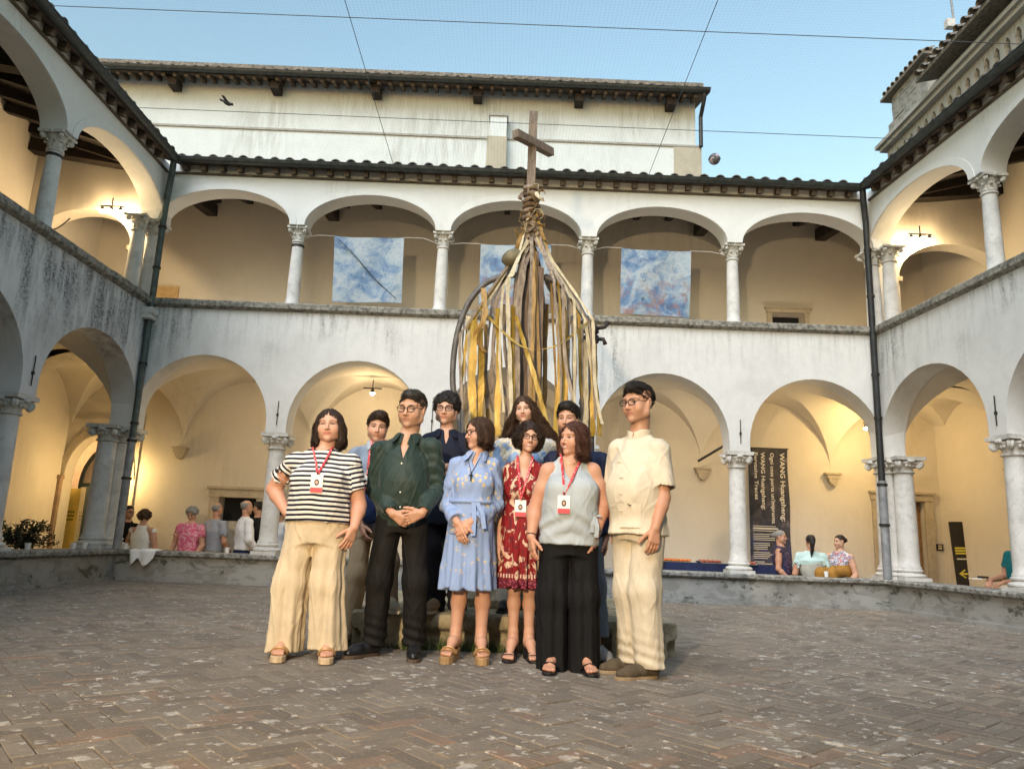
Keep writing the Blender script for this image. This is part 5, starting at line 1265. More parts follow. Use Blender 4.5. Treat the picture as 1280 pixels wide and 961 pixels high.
def hand_geo(W_, d, n, L=.175, curl=.35, spread=.10, thumb=1, fist=0, curls=None):
    """capsules of a hand: W_ wrist, d finger direction, n palm normal (side the palm faces); thumb=+1/-1 picks the side"""
    d = np.array(d, float); d /= np.linalg.norm(d); n = np.array(n, float); n -= d*(n@d); n /= np.linalg.norm(n); s = np.cross(d, n)*thumb
    W_ = np.array(W_, float); k = L/.175; out = []
    pl = .085*k
    for t in (-.027, -.009, .010, .028):      # palm: four metacarpals
        out.append((W_+d*.004+s*t*.55*k, W_+d*(pl-.006*abs(t)/.027)*1.0+s*t*k*1.0, .0155*k, .0125*k, .014))
    for i, (t, ln) in enumerate(zip((.029, .010, -.010, -.028), (.066, .074, .068, .053))):
        a = W_+d*pl+s*t*k; dd = d+s*(t/.03)*spread; dd /= np.linalg.norm(dd); nn = n-dd*(n@dd); nn /= np.linalg.norm(nn); cu = curls[i] if curls else curl*(1+.12*(i-1)); rr = .0094*k
        for seg, fr in enumerate((.46, .30, .26)):
            ang = cu*(1.0 if seg == 0 else 1.15); dd, nn = dd*math.cos(ang)+nn*math.sin(ang), nn*math.cos(ang)-dd*math.sin(ang)
            b = a+dd*ln*fr*k; r2 = rr*.93; out.append((a, b, rr, r2, .004)); a, rr = b, r2
    a = W_+d*.022*k+s*.026*k+n*.006; dd = d*.72+s*.62+n*.30; dd /= np.linalg.norm(dd); rr = .0125*k
    for fr, bend in ((.040, 0), (.031, .30), (.025, .25)):
        dd = dd+d*bend+n*bend*.3; dd /= np.linalg.norm(dd); b = a+dd*fr*k; out.append((a, b, rr, rr*.86, .010)); a, rr = b, rr*.86
    return out
def hand_fn(P, H):
    d = None
    for a, b, r0, r1, k in H:
        e = cap(P, a, b, r0, r1); d = e if d is None else smin(d, e, F(k))
    return d
def itab(z, tab, j):
    t = np.array(tab); return np.interp(z, t[:, 0], t[:, j]).astype(F)
def tube_fn(P, tab, c0, c1, yaw=0, pw=2.0):
    """upright elliptic body; tab rows (z, rx, ry, cy); axis runs from c0 (x,y,z) to c1; yaw turns the ellipse"""
    x, y, z = P; t = (z-F(c0[2]))/F(c1[2]-c0[2]); t = np.clip(t, -.9, 1.3); dx = x-F(c0[0])-t*F(c1[0]-c0[0]); dy = y-F(c0[1])-t*F(c1[1]-c0[1])
    c, s = math.cos(yaw), math.sin(yaw); u = dx*F(c)+dy*F(s); v = -dx*F(s)+dy*F(c)
    rx, ry, oy = itab(z, tab, 1), itab(z, tab, 2), itab(z, tab, 3); v = v-oy
    if pw == 2: q = np.sqrt((u/rx)**2+(v/ry)**2)
    else: q = (np.abs(u/rx)**pw+np.abs(v/ry)**pw)**F(1/pw)
    d = (q-1)*np.minimum(rx, ry); z0, z1 = tab[0][0], tab[-1][0]
    return smax(d, np.maximum(F(z0)-z, z-F(z1)), F(.012))
def smooth_tab(tab, n=26):
    t = np.array(tab, float); zz = np.linspace(t[0, 0], t[-1, 0], n); out = [zz]
    for j in (1, 2, 3):
        v = np.interp(np.linspace(t[0, 0], t[-1, 0], n*4), t[:, 0], t[:, j]); kx = np.exp(-np.linspace(-2, 2, 17)**2); kx /= kx.sum()
        v = np.convolve(np.pad(v, 8, mode='edge'), kx, 'valid'); out.append(np.interp(zz, np.linspace(t[0, 0], t[-1, 0], n*4), v))
    return np.stack(out, 1).tolist()
def project(fn, pts, off=.003, it=5):
    p = np.array(pts, F)
    for _ in range(it):
        e = F(.002); f0 = fn((p[:, 0], p[:, 1], p[:, 2])); g = np.stack([fn(tuple(p[:, j]+(e if j == i else 0) for j in range(3)))-f0 for i in range(3)], 1)/e
        g /= np.linalg.norm(g, axis=1, keepdims=True)+1e-6; p = p-g*(f0-F(off))[:, None]
    return p, g
def drape(fn, P, off=.004, y0=-.5):
    """drop points (x,z) onto the front (-Y side) of a field by marching along +Y"""
    out = []
    ys = np.linspace(y0, .3, 260).astype(F)
    for x, z in P:
        v = fn((np.full(260, x, F), ys, np.full(260, z, F))); i = np.argmax(v < off); out.append((x, float(ys[i]) if v[i] < off else 0., z))
    return out
def strands(fn, V, n, seg, length, flow, rad, rs, curl=0, off=.002, spring=0, drop=None):
    """thin tapering hair strands laid along a hair field"""
    idx = rs.choice(len(V), n); p = V[idx].astype(F)+rs.normal(0, .002, (n, 3)).astype(F); pts = [p]; L = (length*(.5+rs.rand(n))).astype(F)/seg
    ph = rs.rand(n)*6.28; offs = (off*(rs.rand(n)*2.2-.2)).astype(F)
    for i in range(seg):
        e = F(.003); f0 = fn((p[:, 0], p[:, 1], p[:, 2])); g = np.stack([fn(tuple(p[:, j]+(e if j == k else 0) for j in range(3)))-f0 for k in range(3)], 1)/e
        g /= np.linalg.norm(g, axis=1, keepdims=True)+1e-6; d = flow(p); d = d-g*(d*g).sum(1, keepdims=True)*.9; d /= np.linalg.norm(d, axis=1, keepdims=True)+1e-6
        if curl:
            t = np.cross(g, d); d = d+t*(np.sin(ph+i*1.5)*curl)[:, None]+g*(np.cos(ph+i*1.5)*curl*.6)[:, None]
        p = p+d*L[:, None]; f0 = fn((p[:, 0], p[:, 1], p[:, 2])); p = p-g*(np.maximum(f0, -.02)-offs-spring*i/seg)[:, None]*.8; p = p.astype(F); pts.append(p)
    pts = np.stack(pts, 1)
    if drop is not None:
        bad = drop(pts.reshape(-1, 3)).reshape(n, -1).any(1); pts = pts[~bad]; n = len(pts)
    m_ = seg+1; V2 = []; r = rad*(.7+.6*rs.rand(n))
    for i in range(m_):
        d = pts[:, min(i+1, m_-1)]-pts[:, max(i-1, 0)]; a = np.cross(d, np.array([.3, .5, .81])); a /= np.linalg.norm(a, axis=1, keepdims=True)+1e-9; b = np.cross(d, a); b /= np.linalg.norm(b, axis=1, keepdims=True)+1e-9
        rr = (r*(1-.85*(i/seg)**2))[:, None]
        for k in range(3): V2.append(pts[:, i]+a*rr*math.cos(2.094*k)+b*rr*math.sin(2.094*k))
    V2 = np.stack(V2, 1); Q = []; base = np.arange(n)[:, None]*(m_*3)
    for i in range(seg):
        for k in range(3): Q.append(base+np.array([[i*3+k, i*3+(k+1) % 3, i*3+3+(k+1) % 3, i*3+3+k]]))
    return V2.reshape(-1, 3), np.stack(Q, 1).reshape(-1, 4), np.repeat(rs.rand(n), m_*3)
# ------------------------------------------------------------------ hair styles (head coordinates)
def hair_field(style, o):
    vol = o.get('vol', 0); zl = o.get('len', -.10); hl = o.get('line', .080)
    def shell(S, g=0): return ell(S, (0, .018, .040), (.0765+vol+g, .0985+vol+g, .085+vol+g))
    def face(S, w_=.066, y0=-.11): return ell(S, (0, y0, hl-.105), (w_, .072, .107))
    def ear(S): return ell(S, (.082, .010, -.008), (.022, .026, .034))
    if style == 'short':
        def f(Q):
            x, y, z = Q; S = (np.abs(x), y, z); d = shell(S)
            d = smin(d, ell((x-F(o.get('qx', 0)), y, z), (0, -.035, .088+vol), (.055, .058, .030+o.get('quiff', 0))), F(.02))
            d = smax(d, -face(S), F(.010)); zc = np.interp(y, [-.10, -.045, -.015, .03, .075, .12], [.07, .045, .0, -.02, -.062, -.07]).astype(F)
            d = smax(d, zc-z, F(.008)); d = smax(d, -ear(S), F(.006))
            n = vnoise(x*F(70)+z*F(20), y*F(46), z*F(60)); return d+n*F(.006+o.get('rough', 0))
        return f
    if style == 'fringe_less_thin':
        def f(Q):
            x, y, z = Q; S = (np.abs(x), y, z); d = ell(S, (0, .018, .036), (.0755, .0965, .085)); zc = np.interp(y, [-.1, -.02, .0, .03, .075, .12], [.2, .06, .03, .01, -.05, -.065]).astype(F)
            d = smax(d, zc-z, F(.008)); d = smax(d, z-F(.08), F(.01)); return smax(d, -ear(S), F(.006))
        return f
    if style == 'bob':
        px = o.get('part', 0.0)
        def f(Q):
            x, y, z = Q; S = (np.abs(x), y, z); d = shell(S, .0)
            w_ = o.get('wide', .0)
            side = chain(S, [(.066, .005, .05), (.078+w_*.5, .008, -.02), (.076+w_, .012, zl+.045), (.070+w_, .006, zl+.02)], [.020, .022, .025, .016], .02)
            front = chain(S, [(.055, -.045, .06), (.0745+w_*.4, -.040, .0), (.076+w_, -.035, zl+.055), (.068+w_, -.038, zl+.03)], [.012, .0130, .016, .010], .016)
            back = ell(S, (0, .062, (zl+.06)/2), (.075+w_, .048, abs(zl)*.5+.072))
            d = smin(d, side, F(.025)); d = smin(d, back, F(.03)); d = smin(d, front, F(.014))
            d = smax(d, -face(S, .060), F(.008)); d = smax(d, -ell(S, (0, -.07, -.10), (.055, .075, .11)), F(.010))
            d = smax(d, F(zl)-z+F(.012)*np.sin(x*F(60)), F(.012))
            part = np.exp(-((x-F(px))/F(.006))**2)*(z > .06)*F(.006)
            a = np.arctan2(x, y+F(.02)); n = vnoise(a*F(16), z*F(5)+y*F(6), x*F(9)); n2 = vnoise(a*F(46), z*F(9), y*F(12)); return d+n*F(.009)+n2*F(.005)+part
        return f
    if style == 'curly':
        rs = np.random.RandomState(o.get('seed', 3)); balls = []
        N = o.get('n', 150); R_ = o.get('R', (.098, .105, .098)); zc0 = o.get('zc', .02)
        while len(balls) < N:
            v = rs.normal(size=3); v /= np.linalg.norm(v); p = np.array([v[0]*R_[0], .02+v[1]*R_[1], zc0+v[2]*R_[2]])*(.90+.16*rs.rand())
            if p[1] < -.02 and abs(p[0]) < .055 and p[2] < .07: continue
            if p[1] < -.055 and p[2] < .055 and abs(p[0]) < .07: continue
            if p[2] < o.get('len', -.10): continue
            balls.append((p, .014+.012*rs.rand()))
        for p, r in o.get('extra', []): balls.append((np.array(p), r))
        def f(Q):
            x, y, z = Q; S = (np.abs(x), y, z); d = shell(S, .008); d = smax(d, -face(S, .06), F(.010)); d = smax(d, -ell(S, (0, -.08, -.09), (.06, .08, .12)), F(.01)); d = smax(d, F(o.get('len', -.1)+.02)-z, F(.02))
            for p, r in balls: d = smin(d, np.sqrt((x-F(p[0]))**2+(y-F(p[1]))**2+(z-F(p[2]))**2)-F(r), F(.012))
            n = vnoise(x*F(90), y*F(90), z*F(60)); return d+n*F(.006)
        return f
    if style == 'long':
        locks = o['locks']
        def f(Q):
            x, y, z = Q; S = (np.abs(x), y, z); d = shell(S, .004); d = smax(d, -face(S, .058), F(.010)); d = smax(d, -ell(S, (0, -.08, -.09), (.056, .08, .12)), F(.01)); d = smax(d, F(-.06)-z, F(.02))
            for pts, rad in locks: d = smin(d, chain(Q, pts, rad, .01), F(.016))
            n = vnoise(x*F(60)+np.sin(z*F(70)), y*F(60), z*F(26)); return d+n*F(.012)
        return f
    if style == 'bun':
        def f(Q):
            x, y, z = Q; S = (np.abs(x), y, z); d = shell(S, -.001); d = smax(d, -face(S, .064), F(.010)); zc = np.interp(y, [-.1, -.03, 0, .05, .11], [.07, .03, -.0, -.06, -.07]).astype(F); d = smax(d, zc-z, F(.01)); d = smax(d, -ear(S), F(.006))
            if 'tail' in o: d = smin(d, chain(Q, *o['tail'], .01), F(.02))
            else: d = smin(d, ell(Q, (0, .125, .03), (.04, .035, .04)), F(.015))
            return d+vnoise(x*F(50), y*F(30), z*F(50))*F(.005)
        return f
def loftfoot(outline, z0, z1): pass
FOOT = [(-.032, .02), (-.036, -.03), (-.034, -.09), (-.044, -.16), (-.043, -.20), (-.03, -.235), (-.005, -.25), (.022, -.243), (.040, -.215), (.044, -.17), (.036, -.11), (.034, -.05), (.034, .0), (.024, .035), (0, .045), (-.022, .04)]

def person(label, Y, base, z0=0., head=None, hs=1., yaw=0, pitch=0, roll=0, skin=(.52, .31, .21), hp=None, sh=None, arms=None, hands=None, hips=None, legs=None, torso=None, top=None, bottom=None, shoes=None,
           hair=None, glasses=None, lanyard=None, extras=None, res=1.0, group=None, sleeveless=False, bare_legs=False, feet_dir=(0, 0), cat='person', neck_r=.052, armr=(.050, .042, .040, .027), rs_seed=1, feet_bare=False, nudge=None):
    hp = hp or {}; B0 = np.array([base[0], Y, z0])
    J = lambda q: (atY(q[0], q[1], Y+(q[2] if len(q) > 2 else 0))-B0)
    Hc = J(head); Rh = rotm(R(yaw), R(pitch), R(roll)); SL, SR = J(sh[0]), J(sh[1]); hipc = J(hips)
    zs = (SL[2]+SR[2])/2; zh = hipc[2]; tyaw = math.atan2(SR[1]-SL[1], SR[0]-SL[0]); mid = (SL+SR)/2
    rs = np.random.RandomState(rs_seed)
    root = None
    # ---------- torso
    T = torso; hw, hd = T['hip']; ww, wd = T['waist']; cw, cdp = T['chest']; bel = T.get('belly', 0); bust = T.get('bust', 0)
    def torso_tab(e, bot=None, flare=0):
        rows = [(zh-.12, hw*.88+e, hd*.9+e, 0), (zh, hw+e, hd+e, 0), (zh+.30*(zs-zh), (hw*.35+ww*.65)+e, wd*.97+e, -bel*.9), (zh+.48*(zs-zh), ww+e, wd+e, -bel), (zh+.78*(zs-zh), cw+e, cdp+e, -bust), (zs-.05, cw*.84+e, cdp*.88+e, .0), (zs+.025, cw*.46+e, cdp*.64+e, .006), (zs+.095, neck_r+.012+e*.5, .058+e*.5, .01)]
        if bot is not None:
            if bot < zh-.12: rows = [(bot, hw+e+flare, hd+e+flare, 0)]+rows[1:]
            else: rows = [(bot, np.interp(bot, [r[0] for r in rows], [r[1] for r in rows])+flare, np.interp(bot, [r[0] for r in rows], [r[2] for r in rows])+flare, np.interp(bot, [r[0] for r in rows], [r[3] for r in rows]))]+[r for r in rows if r[0] > bot+.02]
        return smooth_tab(rows)
    c0 = (hipc[0], hipc[1], zh); c1 = (mid[0], mid[1], zs)
    t_in = torso_tab(-.012)
    nb = mid+np.array([0, .005, .060]); nt = Hc+Rh @ np.array([0, .028, -.075])*hs
    trap = mid+np.array([0, .01, .058])
    AR = []
    for i, S in enumerate((SL, SR)):
        if arms and arms[i]: E_, W_ = J(arms[i][0]), J(arms[i][1])
        else: sgn = -1 if i == 0 else 1; E_, W_ = S+np.array([sgn*.05, .05, -.27]), S+np.array([sgn*.06, -.02, -.50])
        AR.append((S, E_, W_))
    r0, r1, r2, r3 = armr
    def upper_fn(P):
        d = tube_fn(P, t_in, c0, c1, tyaw); d = smin(d, np.minimum(cap(P, SL, trap, r0*.92, .034), cap(P, SR, trap, r0*.92, .034)), F(.04)); d = smax(d, F(zh+.25*(zs-zh))-P[2], F(.01))
        d = smin(d, cap(P, nb, nt, neck_r*1.06, neck_r*.96), F(.03)); Q = toloc(P, Hc, Rh); Q = tuple(q/F(hs) for q in Q); d = smin(d, head_fn(Q, hp)*F(hs), F(.016))
        if sleeveless:
            for S, E_, W_ in AR: d = smin(d, chain(P, [S, S*.55+E_*.45, E_], [r0, r0*.98, r1], .02), F(.03))
        return d
    HG = []
    for i in (0, 1):
        hd_ = hands[i] if hands else None
        HG.append(hand_geo(AR[i][2], **hd_) if hd_ else None)
    def arm_fn(i):
        S, E_, W_ = AR[i]; f_ = W_-E_; m1 = E_+f_*.28; m1[1] -= 0
        def f(P):
            d = chain(P, [S, S*.5+E_*.5, E_], [r0, r0*.97, r1], .02); d = smin(d, chain(P, [E_, m1, W_], [r2, r2*1.06, r3], .02), F(.02))
            if HG[i]: d = smin(d, hand_fn(P, HG[i]), F(.012))
            return d
        return f
    V, Q4, C = [], [], []
    def add(v, q, c): V.append(v); Q4.append(q+sum(len(a) for a in V[:-1])); C.append(c)
    hq = .0030*res
    zt = zs-.09 if not sleeveless else zs-.16
    lo = np.minimum(nb, Hc)-np.array([.17 if not sleeveless else .34, .20, 0]); hi = np.maximum(nb, Hc)+np.array([.17 if not sleeveless else .34, .2, .16]); lo[2] = zt
    # head, neck and chest: fine above the collar, coarser below
    zn = nt[2]-.055
    v, q = surf(upper_fn, lo, hi, hq if not sleeveless else hq*1.18); 
    ql = toloc((v[:, 0], v[:, 1], v[:, 2]), Hc, Rh); ql = tuple(a/hs for a in ql); col = head_col(ql, skin, hp)
    add(v, q, col)
    fns = []
    for i in (0, 1):
        if hands and hands[i] is None and not (arms and arms[i] and len(arms[i]) > 2): continue
        f0 = arm_fn(i); S, E_, W_ = AR[i]; sl = top.get('sleeve', 2.0) if top else 0
        if sl > 1: cp, cdv = E_+(W_-E_)*(sl-1), (W_-E_)/np.linalg.norm(W_-E_)
        else: cp, cdv = S+(E_-S)*sl, (E_-S)/np.linalg.norm(E_-S)
        cp = cp-cdv*.035
        f = f0 if sleeveless else (lambda P, f0=f0, cp=cp, cdv=cdv: np.maximum(f0(P), -((P[0]-F(cp[0]))*F(cdv[0])+(P[1]-F(cp[1]))*F(cdv[1])+(P[2]-F(cp[2]))*F(cdv[2]))))
        a0 = W_ if sl >= 1.6 else E_
        tip = [p for seg in HG[i] for p in seg[:2]] if HG[i] else []
        pts = np.array(([E_*.35+W_*.65, W_] if sl >= 1.6 else ([S*.4+E_*.6, E_, W_] if not sleeveless else [S, E_, W_]))+tip); v, q = surf(f, pts.min(0)-.06, pts.max(0)+.06, hq*1.12)
        add(v, q, np.tile(np.array(skin)*np.array([1.0, .93, .90]), (len(v), 1)))
    # legs and feet
    LG = []
    for i in (0, 1):
        K, A = J(legs[i][0]), J(legs[i][1]); hj = hipc+np.array([(-1 if i == 0 else 1)*hw*.48*math.cos(tyaw), (-1 if i == 0 else 1)*hw*.48*math.sin(tyaw), 0]); LG.append((hj, K, A))
    lr = T.get('leg', (.085, .056, .052, .036))
    foot_z = T.get('footz', .012); gz = T.get('gz', (0, 0))
    FM = []
    for i in (0, 1):
        a = R(feet_dir[i]); A = LG[i][2]; FM.append((np.array([A[0], A[1], foot_z+gz[i]]), rotm(a)))
    def leg_fn(i):
        hj, K, A = LG[i]; ca = K+(A-K)*.30+np.array([0, .018, 0])
        def f(P):
            d = chain(P, [hj, K], [lr[0], lr[1]], .02); d = smin(d, chain(P, [K, ca, A], [lr[1]*.92, lr[2], lr[3]], .03), F(.03))
            Q = toloc(P, FM[i][0], FM[i][1]); hz = T.get('heel', 0)
            ft = chain(Q, [(0, .018, .040+hz), (0, -.06, .050+hz*.7), (0, -.15, .024)], [.033, .034, .024], .02); ft = smin(ft, cap(Q, (-.0, .0, .03+hz), (0, .0, .10+hz), .033, .034), F(.03))
            for k, (tx, ty, tr) in enumerate(((-.026, -.212, .0135), (-.006, -.218, .0105), (.010, -.212, .0098), (.024, -.203, .0092), (.036, -.190, .0085))):
                sx = tx*(1 if i == 1 else -1); ft = smin(ft, cap(Q, (sx*.8, -.14, .024), (sx, ty, .013), .0135, tr), F(.008))
            ft = smax(ft, -Q[2], F(.004)); return smin(d, ft, F(.02))
        return f
    if bare_legs or feet_bare:
        for i in (0, 1):
            f = leg_fn(i); hj, K, A = LG[i]; ft = FM[i][0]; zt_ = K[2]+.22 if bare_legs else A[2]+.16; pts = np.array([A, [A[0], A[1], zt_], ft+FM[i][1] @ np.array([0, -.24, 0])]); lo_ = pts.min(0)-.09; hi_ = pts.max(0)+.09; lo_[2] = foot_z+gz[i]-.01; hi_[2] = zt_
            v, q = surf(f, lo_, hi_, .0046*res); add(v, q, np.tile(np.array(skin)*np.array([1.0, .95, .92]), (len(v), 1)))
    # unseen trunk and limbs below the clothes, coarse
    def trunk_fn(P):
        d = tube_fn(P, t_in, c0, c1, tyaw); d = smin(d, cap(P, SL, SR, r0*.8), F(.05))
        for S, E_, W_ in AR: d = smin(d, chain(P, [S, E_, W_], [r0*.8, r1*.75, r3*.75], .02), F(.03))
        for hj, K, A in LG: d = smin(d, chain(P, [hj, K, A], [lr[0]*.8, lr[1]*.8, lr[3]*.8], .02), F(.03))
        return d+F(.006)
    allp = np.array([SL, SR, hipc]+[p for t in AR for p in t]+[p for t in LG for p in t]); v, q = surf(trunk_fn, allp.min(0)-.15, allp.max(0)+.15, .018); add(v, q, np.tile(np.array(skin), (len(v), 1)))
    body = npmesh('person', np.concatenate(V), np.concatenate(Q4), M_skin, {'Col': np.concatenate(C)})
    root = link('person', body, None, tuple(B0)); tag(root, label, cat, group)
    part = lambda name, fn, lo, hi, h, mat, attr=None: (lambda vq: link(name, npmesh(name, vq[0], vq[1], mat, attr(vq[0]) if attr else None), root))(surf(fn, lo, hi, h))
    # ---------- top garment
    topf = None
    if top:
        e = top.get('ease', .012); hem = (J((hips[0], top['hem']))[2]); sv = top.get('sleeve', 0.55); tt = torso_tab(e, hem, top.get('flare', 0)); sr_ = top.get('sr', (r0+.014, r1+.016, r3+.018)); seed = rs_seed*7.3
        amp = top.get('fold', .012); scoop = top.get('scoop', (.068, .05)); vneck = top.get('v')
        ends = []
        for S, E_, W_ in AR:
            if sv <= 1: p = S+(E_-S)*sv; dv = E_-S
            else: p = E_+(W_-E_)*(sv-1); dv = W_-E_
            ends.append((p, dv/np.linalg.norm(dv)))
        def topf(P, fold=True):
            x, y, z = P; d = tube_fn(P, tt, c0, c1, tyaw, top.get('pw', 2.2)); d = smin(d, np.minimum(cap(P, SL, trap, sr_[0]*.88, .040), cap(P, SR, trap, sr_[0]*.88, .040)), F(.05))
            if bust:
                cu, su = math.cos(tyaw), math.sin(tyaw)
                for sg in (-1, 1): bx0 = mid[0]+sg*cw*.45*cu+su*(cdp*.62+bust); by0 = mid[1]+sg*cw*.45*su-cu*(cdp*.62+bust); d = smin(d, ell(P, (bx0, by0, zh+.70*(zs-zh)), (cw*.42+e, cw*.40+e, cw*.44+e)), F(.05))
            if not sleeveless:
                for i, (S, E_, W_) in enumerate(AR):
                    p, dv = ends[i]
                    a = chain(P, [S, S*.5+E_*.5, E_]+([W_] if sv > 1 else []), [sr_[0], (sr_[0]+sr_[1])*.5, sr_[1]]+([sr_[2]] if sv > 1 else []), .02) if sv > 1 else cap(P, S, E_, sr_[0], sr_[1])
                    if fold and sv > 1:   # rucking at the elbow
                        t_ = (x-F(E_[0]))*F(dv[0])+(y-F(E_[1]))*F(dv[1])+(z-F(E_[2]))*F(dv[2]); a = a+F(.006)*np.sin(t_*F(150)+x*F(40))*np.exp(-(t_/F(.09))**2)
                    pl = (x-F(p[0]))*F(dv[0])+(y-F(p[1]))*F(dv[1])+(z-F(p[2]))*F(dv[2]); a = smax(a, pl, F(.003))
                    q0, q1 = p-dv*.035, p+dv*.05; rr = float(np.interp(sv, [0, 1, 2], [sr_[0], sr_[1], sr_[2]])); a = smax(a, -cap(P, q0, q1, rr-.007), F(.003))
                    d = smin(d, a, F(.035))
            else:
                for i, (S, E_, W_) in enumerate(AR):   # arm holes
                    sg = -1 if i == 0 else 1; d = smax(d, -cap(P, S+np.array([sg*.035, 0, .10]), S+np.array([sg*.045, .0, -.10]), r0+.012, r0+.006), F(.01))
            if fold:
                n = vnoise(x*F(8)+z*F(3)+F(seed), y*F(8), z*F(5)+x*F(3)); n2 = vnoise(x*F(22)+F(seed), y*F(20)+z*F(6), z*F(9)-x*F(6)); d = d+F(amp)*n*F(.9)+F(amp*.30)*n2+F(amp*.34)*creases(x, y, z, seed)
                if top.get('drape'): d = d+F(top['drape'])*np.sin((z*F(60)+np.abs(x-F(mid[0]))*F(34)))*np.exp(-((z-F(hem+.12))/F(.09))**2)
            # neck opening
            d = smax(d, -ell(P, (nb[0], nb[1]-.015, nb[2]+.075), (scoop[0], scoop[0]*1.05, scoop[1]+.03)), F(.006))
            if vneck:
                cu, su = math.cos(tyaw), math.sin(tyaw); ux = (x-F(mid[0]))*F(cu)+(y-F(mid[1]))*F(su); vy = -(x-F(mid[0]))*F(su)+(y-F(mid[1]))*F(cu)
                zb = nb[2]+.02-vneck[0]; w_ = (z-F(zb))*F(vneck[1]/vneck[0]); d = smax(d, -np.maximum(np.abs(ux-F(vneck[2] if len(vneck) > 2 else 0))-w_, np.maximum(F(zb)-z, vy)), F(.004))
            if top.get('slit'):
                sx = hipc[0]+top['slit'][0]; d = smax(d, -np.maximum(np.abs(x-F(sx))-F(.004), z-F(hem+top['slit'][1])), F(.003))
            return d
        allp = np.array([SL, SR, [hipc[0]-hw-.1, hipc[1], hem], [hipc[0]+hw+.1, hipc[1], hem]]+[p for p, _ in ends]); lo = allp.min(0)-np.array([.13, .22+bel, .02]); hi = allp.max(0)+np.array([.13, .2, .14])
        attr = None
        if top.get('stripe'):
            def attr(v):
                st = v[:, 2]+.02*np.abs(v[:, 0]-mid[0])*2; P = tuple(v[:, j].astype(F) for j in range(3)); dt = tube_fn(P, tt, c0, c1, tyaw, 2.2)
                for S, E_, W_ in AR:
                    dv = (E_-S)/np.linalg.norm(E_-S); al = (v-S) @ dv; da = cap(P, S+dv*.03, E_, sr_[0], sr_[1]); use = (da < dt-.012) & (al > .02); st = np.where(use, zs-al, st)
                return {'stripe': st}
        part(top.get('name', 'shirt'), topf, lo, hi, top.get('h', .0056)*res, top['mat'], attr)
        if top.get('collar'):
            ch, cmat = top['collar']; cb = nb+np.array([0, -.004, -.012]); ax_ = (nt-nb)/np.linalg.norm(nt-nb)
            op = top.get('collar_open', .35); lay = top.get('collar_lay', 1)
            def colf(P):
                x, y, z = P[0]-F(cb[0]), P[1]-F(cb[1]), P[2]-F(cb[2]); x = x-F(ax_[0]/ax_[2])*z; y = y-F(ax_[1]/ax_[2])*z
                c_, s_ = math.cos(tyaw), math.sin(tyaw); u, v_ = x*F(c_)+y*F(s_), -x*F(s_)+y*F(c_); th = np.abs(np.arctan2(u, -v_)); rr = np.sqrt(u*u+(v_*F(1.02))**2)
                d1 = np.abs(rr-F(neck_r+.016)-F(.10)*np.maximum(0, z*-1))-F(.0035); top_ = F(ch)-F(.02)*np.exp(-(th/F(.5))**2); d1 = np.maximum(d1, np.maximum(z-top_, -z-F(.03))); d1 = np.maximum(d1, (F(op*.5)-th)*F(.06))
                if lay:
                    fall = F(.018)+(F(ch)-z)*F(.62); d2 = np.abs(rr-F(neck_r)-fall)*F(.7)-F(.004); pt = F(.012+.034*lay)*np.exp(-((th-F(op+.18))/F(.28))**2)+F(.022); d2 = np.maximum(d2, np.maximum(z-top_, (F(ch)-pt*F(1.25))-z)); d2 = np.maximum(d2, (F(op)-th)*F(.06)); d1 = np.minimum(d1, d2)
                return d1
            part('collar', colf, cb-np.array([.15, .17, .11]), cb+np.array([.15, .15, .09]), .0042*res, cmat)
    # ---------- lower garment
    if bottom:
        bm = bottom; seed = rs_seed*3.1
        if bm['kind'] == 'trousers':
            hemz = [J((legs[i][1][0], bm['hem'][i] if isinstance(bm['hem'], tuple) else bm['hem'], legs[i][1][2] if len(legs[i][1]) > 2 else 0))[2] for i in (0, 1)]; ra, rb, rc = bm['r']; e = bm.get('ease', .008); wt = bm.get('waist_z', zh+.16)
            if top and not bm.get('over'): wt = min(wt, J((hips[0], top['hem']))[2]+.05)
            rows = [(zh-.13, hw*.80+e, hd*.85+e, 0), (zh-.02, hw+e, hd+e, 0), (zh+.10, (hw+ww)/2+e, (hd+wd)/2+e, -bel*.3), (max(wt, zh+.12), ww*.5+hw*.5-.006, wd-.006, -bel*.7)]; rows = [r for r in rows if r[0] < wt-.01]+[(wt, np.interp(wt, [r[0] for r in rows], [r[1] for r in rows])-.008, np.interp(wt, [r[0] for r in rows], [r[2] for r in rows])-.008, np.interp(wt, [r[0] for r in rows], [r[3] for r in rows]))]; tb = smooth_tab(rows)
            def botf(P):
                x, y, z = P; d = tube_fn(P, tb, c0, c1, tyaw); lg = None
                for i, (hj, K, A) in enumerate(LG):
                    A2 = np.array([A[0]+bm.get('dx', (0, 0))[i], A[1]+bm.get('dyh', 0), hemz[i]-.02]); a = chain(P, [hj+np.array([0, 0, -.02]), K, A2], [ra, rb, rc], .05)
                    zt_ = (z-F(hemz[i])); a = a+F(bm.get('bunch', .0))*np.sin(zt_*F(95)+x*F(24)+i)*np.exp(-(zt_/F(.16))**2)
                    vf = bm.get('vfold', .0); th = np.arctan2(y-F(A2[1]), x-F(A2[0]))
                    if vf: a = a+F(vf)*(np.sin(th*F(5)+F(seed+i))+F(.6)*np.sin(th*F(9)+F(i*2+1)+z*F(3)))*np.clip((F(zh)-z)/F(.5), 0, 1)
                    a = smax(a, F(hemz[i])-z, F(.004)); lg = a if lg is None else smin(lg, a, F(.012))
                d = smin(d, lg, F(.04)); n = vnoise(x*F(9)+F(seed), y*F(9), z*F(3.2)+x*F(2)); n2 = vnoise(x*F(24), y*F(24), z*F(11)+F(seed)); kn = np.exp(-((z-F(LG[0][1][2]))/F(.12))**2)
